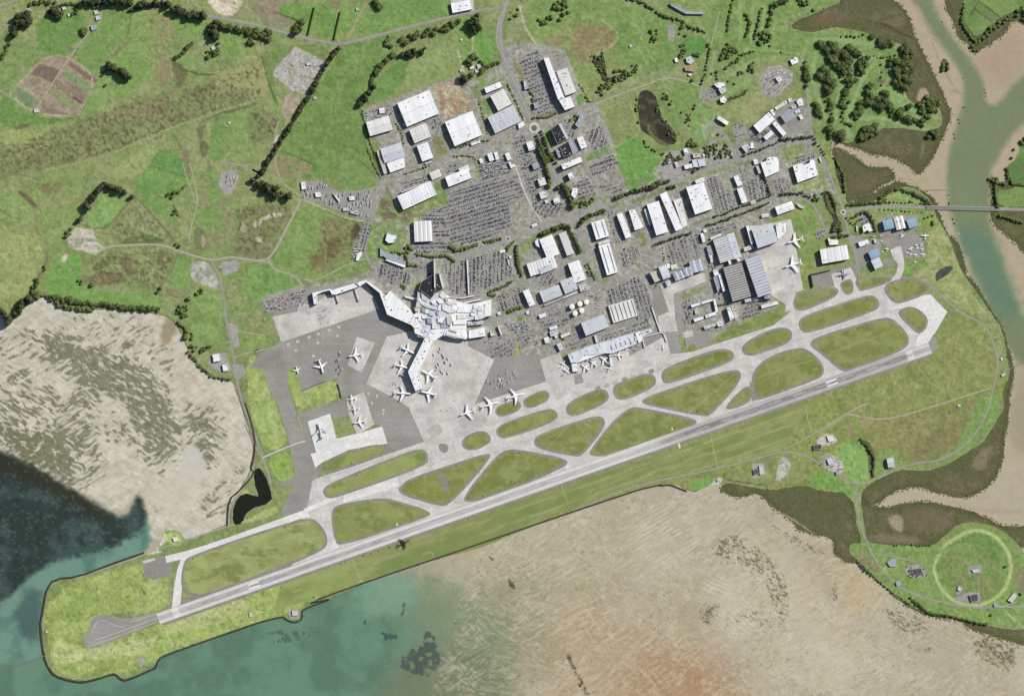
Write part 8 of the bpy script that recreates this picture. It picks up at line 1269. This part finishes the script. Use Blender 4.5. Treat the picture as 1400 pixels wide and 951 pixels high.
# meadow and pond
for s, n, r, l in (('Y 490,300 540,270 575,280 560,330 590,390 570,400 520,360', 20, 1.8, 'tree along the upper stream bed'), ('Y 560,400 620,380 680,350 750,345 740,390 660,430 600,440 575,430', 30, 2.4, 'tree in the stream bed thicket'), ('Y 515,500 530,465 580,440 640,440 590,480 550,505', 15, 2.6, 'dark tree at the stream bed end'), ('Y 200,110 240,80 300,90 260,130 210,135', 10, 2.4, 'tree in the top meadow clump'), ('Y 295,0 325,0 325,60 295,60', 6, 2.8, 'tall dark tree in the first top meadow block'), ('Y 350,0 395,0 375,80 330,120 325,90', 9, 2.8, 'tall dark tree in the second top meadow block'), ('Y 805,160 850,150 850,210 825,270 805,250', 12, 2.3, 'tree in the upright meadow clump'), ('Y 960,140 1000,110 1000,240 970,310 960,270', 12, 2.2, 'tree beside the grandstand lane'), ('Y 735,530 755,500 750,700 735,690', 9, 1.7, 'bush on the pond bank by the meadow'), ('Y 830,500 870,600 950,720 940,760 870,660 840,580', 16, 1.8, 'bush on the pond bank under the knoll'), ('Y 760,720 800,770 850,790 840,810 780,780', 9, 1.8, 'bush at the pond foot'), ('Y 865,480 900,490 930,530 920,560 890,540', 8, 1.9, 'tree in the knoll above the pond'), ('Y 925,555 1000,600 1030,605 1020,690 1000,690 1000,620', 14, 1.5, 'bush along the ditch below the knoll'), ('Y 60,60 110,40 110,100 70,110', 6, 2, 'dark tree on the highway verge field')): tfill(s, n, r, BL, l, h=1.0)
tline('Y 690,0 760,10 830,55 880,90 930,100 980,115 1040,150 1110,170', 3.0, 2.3, BL, 'tree in the row crossing the top meadow', jit=1.8); tline('C 520,520 535,480', 2.6, 2, BL, 'tree at the track corner by the pond'); tfill('C 440,750 500,740 560,830 480,830', 10, 2.4, BL, 'tree at the reserve corner by the pond'); tfill('C 580,830 680,800 790,800 820,880 760,920 600,910', 44, 1.9, BL, 'scrubby tree in the reserve grove'); tfill('C 250,880 330,870 400,940 280,951', 9, 1.7, SH, 'shrub round the reserve houses'); tfill('F 470,170 570,160 580,190 480,200', 7, 1.6, SH, 'shrub before the blue striped villa'); tfill('F 270,110 300,90 420,60 430,120 340,95', 9, 1.7, SH, 'shrub round the grey reserve house'); tone('F 820,85', 2.2, BL, 'lone tree on the boulevard by the reserve'); tone('C 712,722', 2.2, BL, 'lone tree by the reserve car park')
# avenue and street trees
for s, st, r, l in (('B 430,735 455,800 480,870 510,951 E 545,60 580,130', 3.2, 2.2, 'avenue tree below the roundabout, office side'), ('B 470,700 500,790 530,900', 4, 2.0, 'avenue tree beside the oval lawn'), ('E 440,0 480,100 520,220 530,330', 2.4, 2.3, 'avenue tree behind the square offices'), ('E 600,330 640,310 690,340', 3, 2.3, 'tree in the avenue elbow'), ('E 640,310 690,400 720,500', 3, 2.6, 'dark tree by the six sided office'), ('E 470,700 560,660 640,635 690,640', 2.4, 2.4, 'tree in the curve above the ridge roofed pair'), ('E 690,650 720,720 760,800 780,850', 2.4, 2.0, 'tree in the row beside the free standing long shed'), ('E 770,640 800,590 850,550 910,530 980,510', 2.6, 2.2, 'boulevard tree by the dark striped shed'), ('E 1060,410 1140,385 1180,365 1260,345 1380,310', 5, 2.4, 'dark boulevard tree below the lawn'), ('F 170,330 215,310 260,290', 2.6, 3.0, 'dark boulevard tree in the thick clump'), ('F 290,285 320,270', 3, 2.0, 'dark boulevard tree next to the thick clump'), ('F 310,325 380,320', 3, 1.9, 'street tree above the deck warehouse'), ('F 190,790 330,740 500,690', 2.3, 1.3, 'street tree over the works car park'), ('F 620,630 760,590 880,540 1000,500 1120,450', 2.6, 1.3, 'street tree in the median of the hangar road'), ('F 690,560 850,500 1000,440 1120,400', 4.5, 1.3, 'street tree on the far side of the hangar road'), ('F 1210,390 1300,375 1390,370', 3.4, 1.3, 'street tree by the boat shaped shelter'), ('F 1085,260 1130,400', 3, 1.2, 'street tree in the lot divide of the creek road estate'), ('C 900,900 1100,820 1250,760', 5, 1.4, 'street tree before the college'), ('K 40,60 150,60 300,40 330,100', 5, 1.7, 'street tree at the creek road junction'), ('K 350,110 400,190', 5, 1.4, 'street tree on the marsh side road'), ('K 50,500 200,490 290,530 340,560', 4, 1.3, 'street tree on the curved hangar road'), ('K 440,840 580,830', 3.4, 1.4, 'street tree by the airfield office'), ('H 100,30 200,40 230,130 300,140', 3.4, 2.3, 'tree in the hotel garden'), ('D 460,800 500,830', 2.4, 2.4, 'tree by the white square shed'), ('D 520,860 640,880 760,870', 2.6, 2.2, 'tree in the row under the white square shed'), ('D 790,800 850,830 920,810 1010,780', 2.2, 2.6, 'dark tree in the row under the vast car park'), ('D 760,870 830,920', 2.6, 2.6, 'dark tree in the bend under the vast car park'), ('D 1060,760 1200,740', 4, 1.8, 'small tree by the mini roundabout'), ('E 20,770 150,740', 4, 1.8, 'small tree by the mini roundabout verge'), ('E 190,830 250,760', 3, 2.3, 'tree at the fan car park corner'), ('E 270,800 280,951', 2.2, 2.6, 'dark tree in the row beside the ridge roofed pair'), ('I 160,30 170,130 195,220', 2.2, 2.6, 'dark tree in the row by the pleated shed'), ('I 90,500 140,480 190,470', 2.4, 2.6, 'dark tree in the clump by the slim shed'), ('H 860,350 980,300 1060,250', 2.6, 1.9, 'tree along the terminal loop road'), ('H 860,370 920,370', 2.4, 1.8, 'tree at the loop road fork'), ('I 720,120 760,210 780,260', 2.6, 1.6, 'tree in the planted car lot'), ('I 700,130 740,230', 3, 1.5, 'tree in the second planted line of the car lot'), ('B 200,330 270,480 330,620', 2.8, 1.3, 'tree on the highway verge by the stepped warehouses'), ('B 400,590 500,590 600,545', 3, 1.6, 'tree along the roundabout car park edge'), ('B 320,300 400,420 400,520', 3.4, 1.8, 'tree in the strip beside the long car park'), ('B 820,420 860,470', 3, 1.6, 'tree by the long office corner'), ('B 770,320 850,460', 3, 1.3, 'tree along the hall boundary'), ('A 360,640 400,700 420,820', 3.4, 1.5, 'tree between the first and middle warehouses'), ('A 90,540 110,650 160,800 200,930', 2.6, 1.3, 'bush on the estate boundary'), ('A 840,830 980,790 1100,770', 3, 1.4, 'street tree below the earthworks warehouse'), ('D 420,220 560,180 640,150', 4, 1.4, 'street tree along the estate road'), ('D 130,20 180,150 240,260', 3, 1.3, 'bush on the lower estate boundary'), ('D 820,80 960,80 1000,110', 4, 1.4, 'street tree by the thin green strip'), ('A 1020,460 1090,720', 4, 1.3, 'tree along the estate loop lane'), ('A 860,800 1000,790', 3, 1.3, 'street tree by the office strip'), ('L 500,0 580,15', 3, 1.3, 'street tree above the large white hangar'), ('J 700,740 800,730', 3, 1.6, 'tree by the pale office'), ('I 500,680 530,730', 2.5, 1.8, 'tree at the end of the domestic terminal'), ('J 270,280 280,400', 4, 1.2, 'bush beside the works car park'), ('K 570,690 620,740 700,690', 4, 1.5, 'tree inside the hedged yard')): tline(s, st, r, ST, l, jit=.9, rj=.25)
tfill('E 740,450 900,410 900,450 790,500', 12, 1.9, ST, 'tree on the corner bank of the avenue crossroads'); tfill('E 510,60 560,55 560,120 520,130', 5, 3, BL, 'dark tree in the avenue median'); tfill('B 690,580 740,560 750,610 700,640', 5, 1.7, ST, 'tree by the curved grey building'); tfill('H 130,290 200,280 220,320 150,320', 6, 1.7, ST, 'tree before the diagonal hall'); tfill('D 390,800 450,780 500,830 450,850', 7, 2, ST, 'tree in the chapel house garden corner'); tfill('E 310,780 350,750 360,800 320,830', 0, 1, ST, '')
# eastern quarter
tline('K 610,690 700,640 740,650 780,720 800,800', 2.0, 1.5, SH, 'shrub in the dark hedge of the hedged yard'); tline('K 580,580 700,575 830,560', 2.0, 1.6, SH, 'shrub on the marsh edge of the bridge road'); tline('K 830,560 860,560 880,530', 3, 1.6, SH, 'shrub at the bend of the marsh edge'); tline('K 860,570 950,570 1100,565', 5, 1.7, ST, 'tree along the bridge road lawn', jit=1.2); tline('K 1160,570 1250,580', 2, 1.7, ST, 'tree at the bridge abutment'); tline('K 830,620 1000,630 1130,640 1200,650', 6, 1.2, ST, 'small tree below the bridge road', jit=.8); tone('K 1190,690 1220,680 1255,670', 1.6, ST, 'small tree near the lone dark bush'); tone('K 1257,735', 2.4, BL, 'lone dark upright bush near the creek hangar', 2.0); tone('K 1257,720', 2.2, BL, 'dark bush above the lone upright bush', 2.0); tline('K 840,530 950,450 1000,460 1120,500 1230,560', 2.4, 1.6, SH, 'shrub along the lawn bank by the cove'); tfill('K 470,750 540,740 530,790 440,790', 12, 1.7, SH, 'shrub round the pond foot by the roundabout'); tfill('K 300,500 360,500 370,540 320,550', 5, 1.5, SH, 'shrub at the pond head'); tline('K 380,490 430,480 470,560 480,640', 2.4, 1.4, SH, 'shrub on the pond bank beside the road'); tline('K 470,210 540,330 555,480', 2.4, 1.3, SH, 'shrub in the ditch by the cove marsh')
tline('W 655,535 690,570 715,610 712,700', 2.4, 1.4, SH, 'shrub in the curved ditch by the farm lawn'); tline('X 880,500 960,570 1060,585 1140,605 1230,625', 2.4, 1.4, SH, 'shrub on the point shore bank'); tline('X 640,340 720,410 800,480 880,530', 2.6, 1.3, SH, 'shrub on the point low cliff'); tline('X 800,262 900,262 980,265', 3.4, 1.4, SH, 'shrub along the point marsh edge'); tone('X 1250,580 1385,485 1315,360', 2.2, BL, 'lone tree on the point'); tfill('X 860,355 950,370 960,410 880,410', 12, 1.2, SH, 'shrub among the ring track ruins'); tline('Z 1110,40 1100,110 1140,170 1175,210', 2.4, 2.0, SH, 'shrub on the far creek bank'); tline('Z 1180,200 1230,150 1290,110 1340,80 1400,40', 2.2, 2.6, BL, 'dark tree in the bank wood across the creek', jit=2.2); tfill('Z 1380,50 1440,40 1440,120 1380,100', 10, 3, BL, 'dark tree at the edge of the bank wood'); tfill('Z 1150,220 1180,200 1180,250 1155,255', 5, 2.4, BL, 'dark tree at the tip of the far bank'); tfill('Z 1005,290 1040,290 1035,340 1005,340', 10, 2.2, SH, 'shrub on the creek islet'); tline('Z 1235,860 1300,880 1330,860 1310,800', 2.6, 2.2, SH, 'shrub on the east bank above the bridge'); tline('AA 1180,70 1220,60 1215,180 1230,250', 2.4, 2.4, SH, 'shrub on the east bank beside the bridge'); tline('AA 1240,300 1290,315 1340,330 1400,350', 3, 2.2, SH, 'shrub on the east bank below the bridge'); tone('Z 1350,715 1340,755', 2.0, SH, 'shrub on the sand of the east bank'); tline('AA 1290,0 1320,100 1400,110', 3, 2, SH, 'shrub along the east bank inlet'); tfill('Z 1380,665 1430,650 1440,700 1385,700', 6, 2.6, SH, 'shrub on the east bank knoll')
# mangroves fringing the marshes, and the last of the trees: one mass each
def mass(name, items, mats, label, tall=1.0, sides=5, seed=1):
    r = np.random.RandomState(seed); V = []; F = []; MI = []
    for x, y, rad, m in items:
        X0, Y0 = W((x, y)); R_ = rad*SC; k = len(V); a0 = r.rand()*6.28; n_ = sides
        for lv, (f_, z_) in enumerate(((.85, 0), (1.0, .5), (.55, 1.0))):
            for i in range(n_): a = a0+6.283*i/n_; j = R_*f_*(.75+.5*r.rand()); V.append((X0+j*math.cos(a), Y0+j*math.sin(a), -.9+z_*R_*tall*(.8+.4*r.rand())))
        V.append((X0, Y0, -.9+1.15*R_*tall))
        for lv in range(2):
            for i in range(n_): F.append((k+lv*n_+i, k+lv*n_+(i+1) % n_, k+(lv+1)*n_+(i+1) % n_, k+(lv+1)*n_+i)); MI.append(m)
        for i in range(n_): F.append((k+2*n_+i, k+2*n_+(i+1) % n_, k+3*n_)); MI.append(m)
    o = mesh_obj(name, V, F, mats, None, MI); o['kind'] = 'stuff'; o['label'] = label; return o
mang = []; mr_ = random.Random(8)
MAINJ = chaikin(MAIN, 1)
for k, s in MARSHES.items():
    P = jag(s, .5, 2.0, 4)
    for (x, y) in P:
        if -60 < x < 1460 and -60 < y < 1010 and mr_.random() < .8 and not inside(x, y, MAINJ):
            for _ in range(2): mang.append((x+mr_.uniform(-2.5, 2.5), y+mr_.uniform(-2.5, 2.5), mr_.uniform(.5, 1.2), mr_.randint(0, 1)))
    n_ = 500; xs = [p[0] for p in s]; ys = [p[1] for p in s]; A_ = (max(xs)-min(xs))*(max(ys)-min(ys))
    for _ in range(int(min(A_/9, 1600))):
        x, y = mr_.uniform(max(-50, min(xs)), min(1450, max(xs))), mr_.uniform(max(-50, min(ys)), min(1000, max(ys)))
        if inside(x, y, s) and not inside(x, y, MAINJ): mang.append((x, y, mr_.uniform(.3, .75), mr_.randint(0, 1)))
MAT['mang1'] = plain('mangrove_leaf', (110, 112, 74), .9, .2, .05); MAT['mang2'] = plain('mangrove_leaf_dry', (124, 118, 84), .9, .2, .05)
mass('mangrove_scrub', mang, [MAT['mang1'], MAT['mang2']], 'low olive mangrove scrub on the tidal marsh', .4, 5, 3)
if MASS: mass('woodland', [(x, y, r, 0 if k != ST else 1) for x, y, r, k in MASS], [MAT['leaf'], MAT['palm']], 'far scattered tree crowns merging into small woods', 1.1, 6, 4)
print('TREES', cnt, 'mass', len(MASS), 'mangrove', len(mang), 'cars', len(spots))
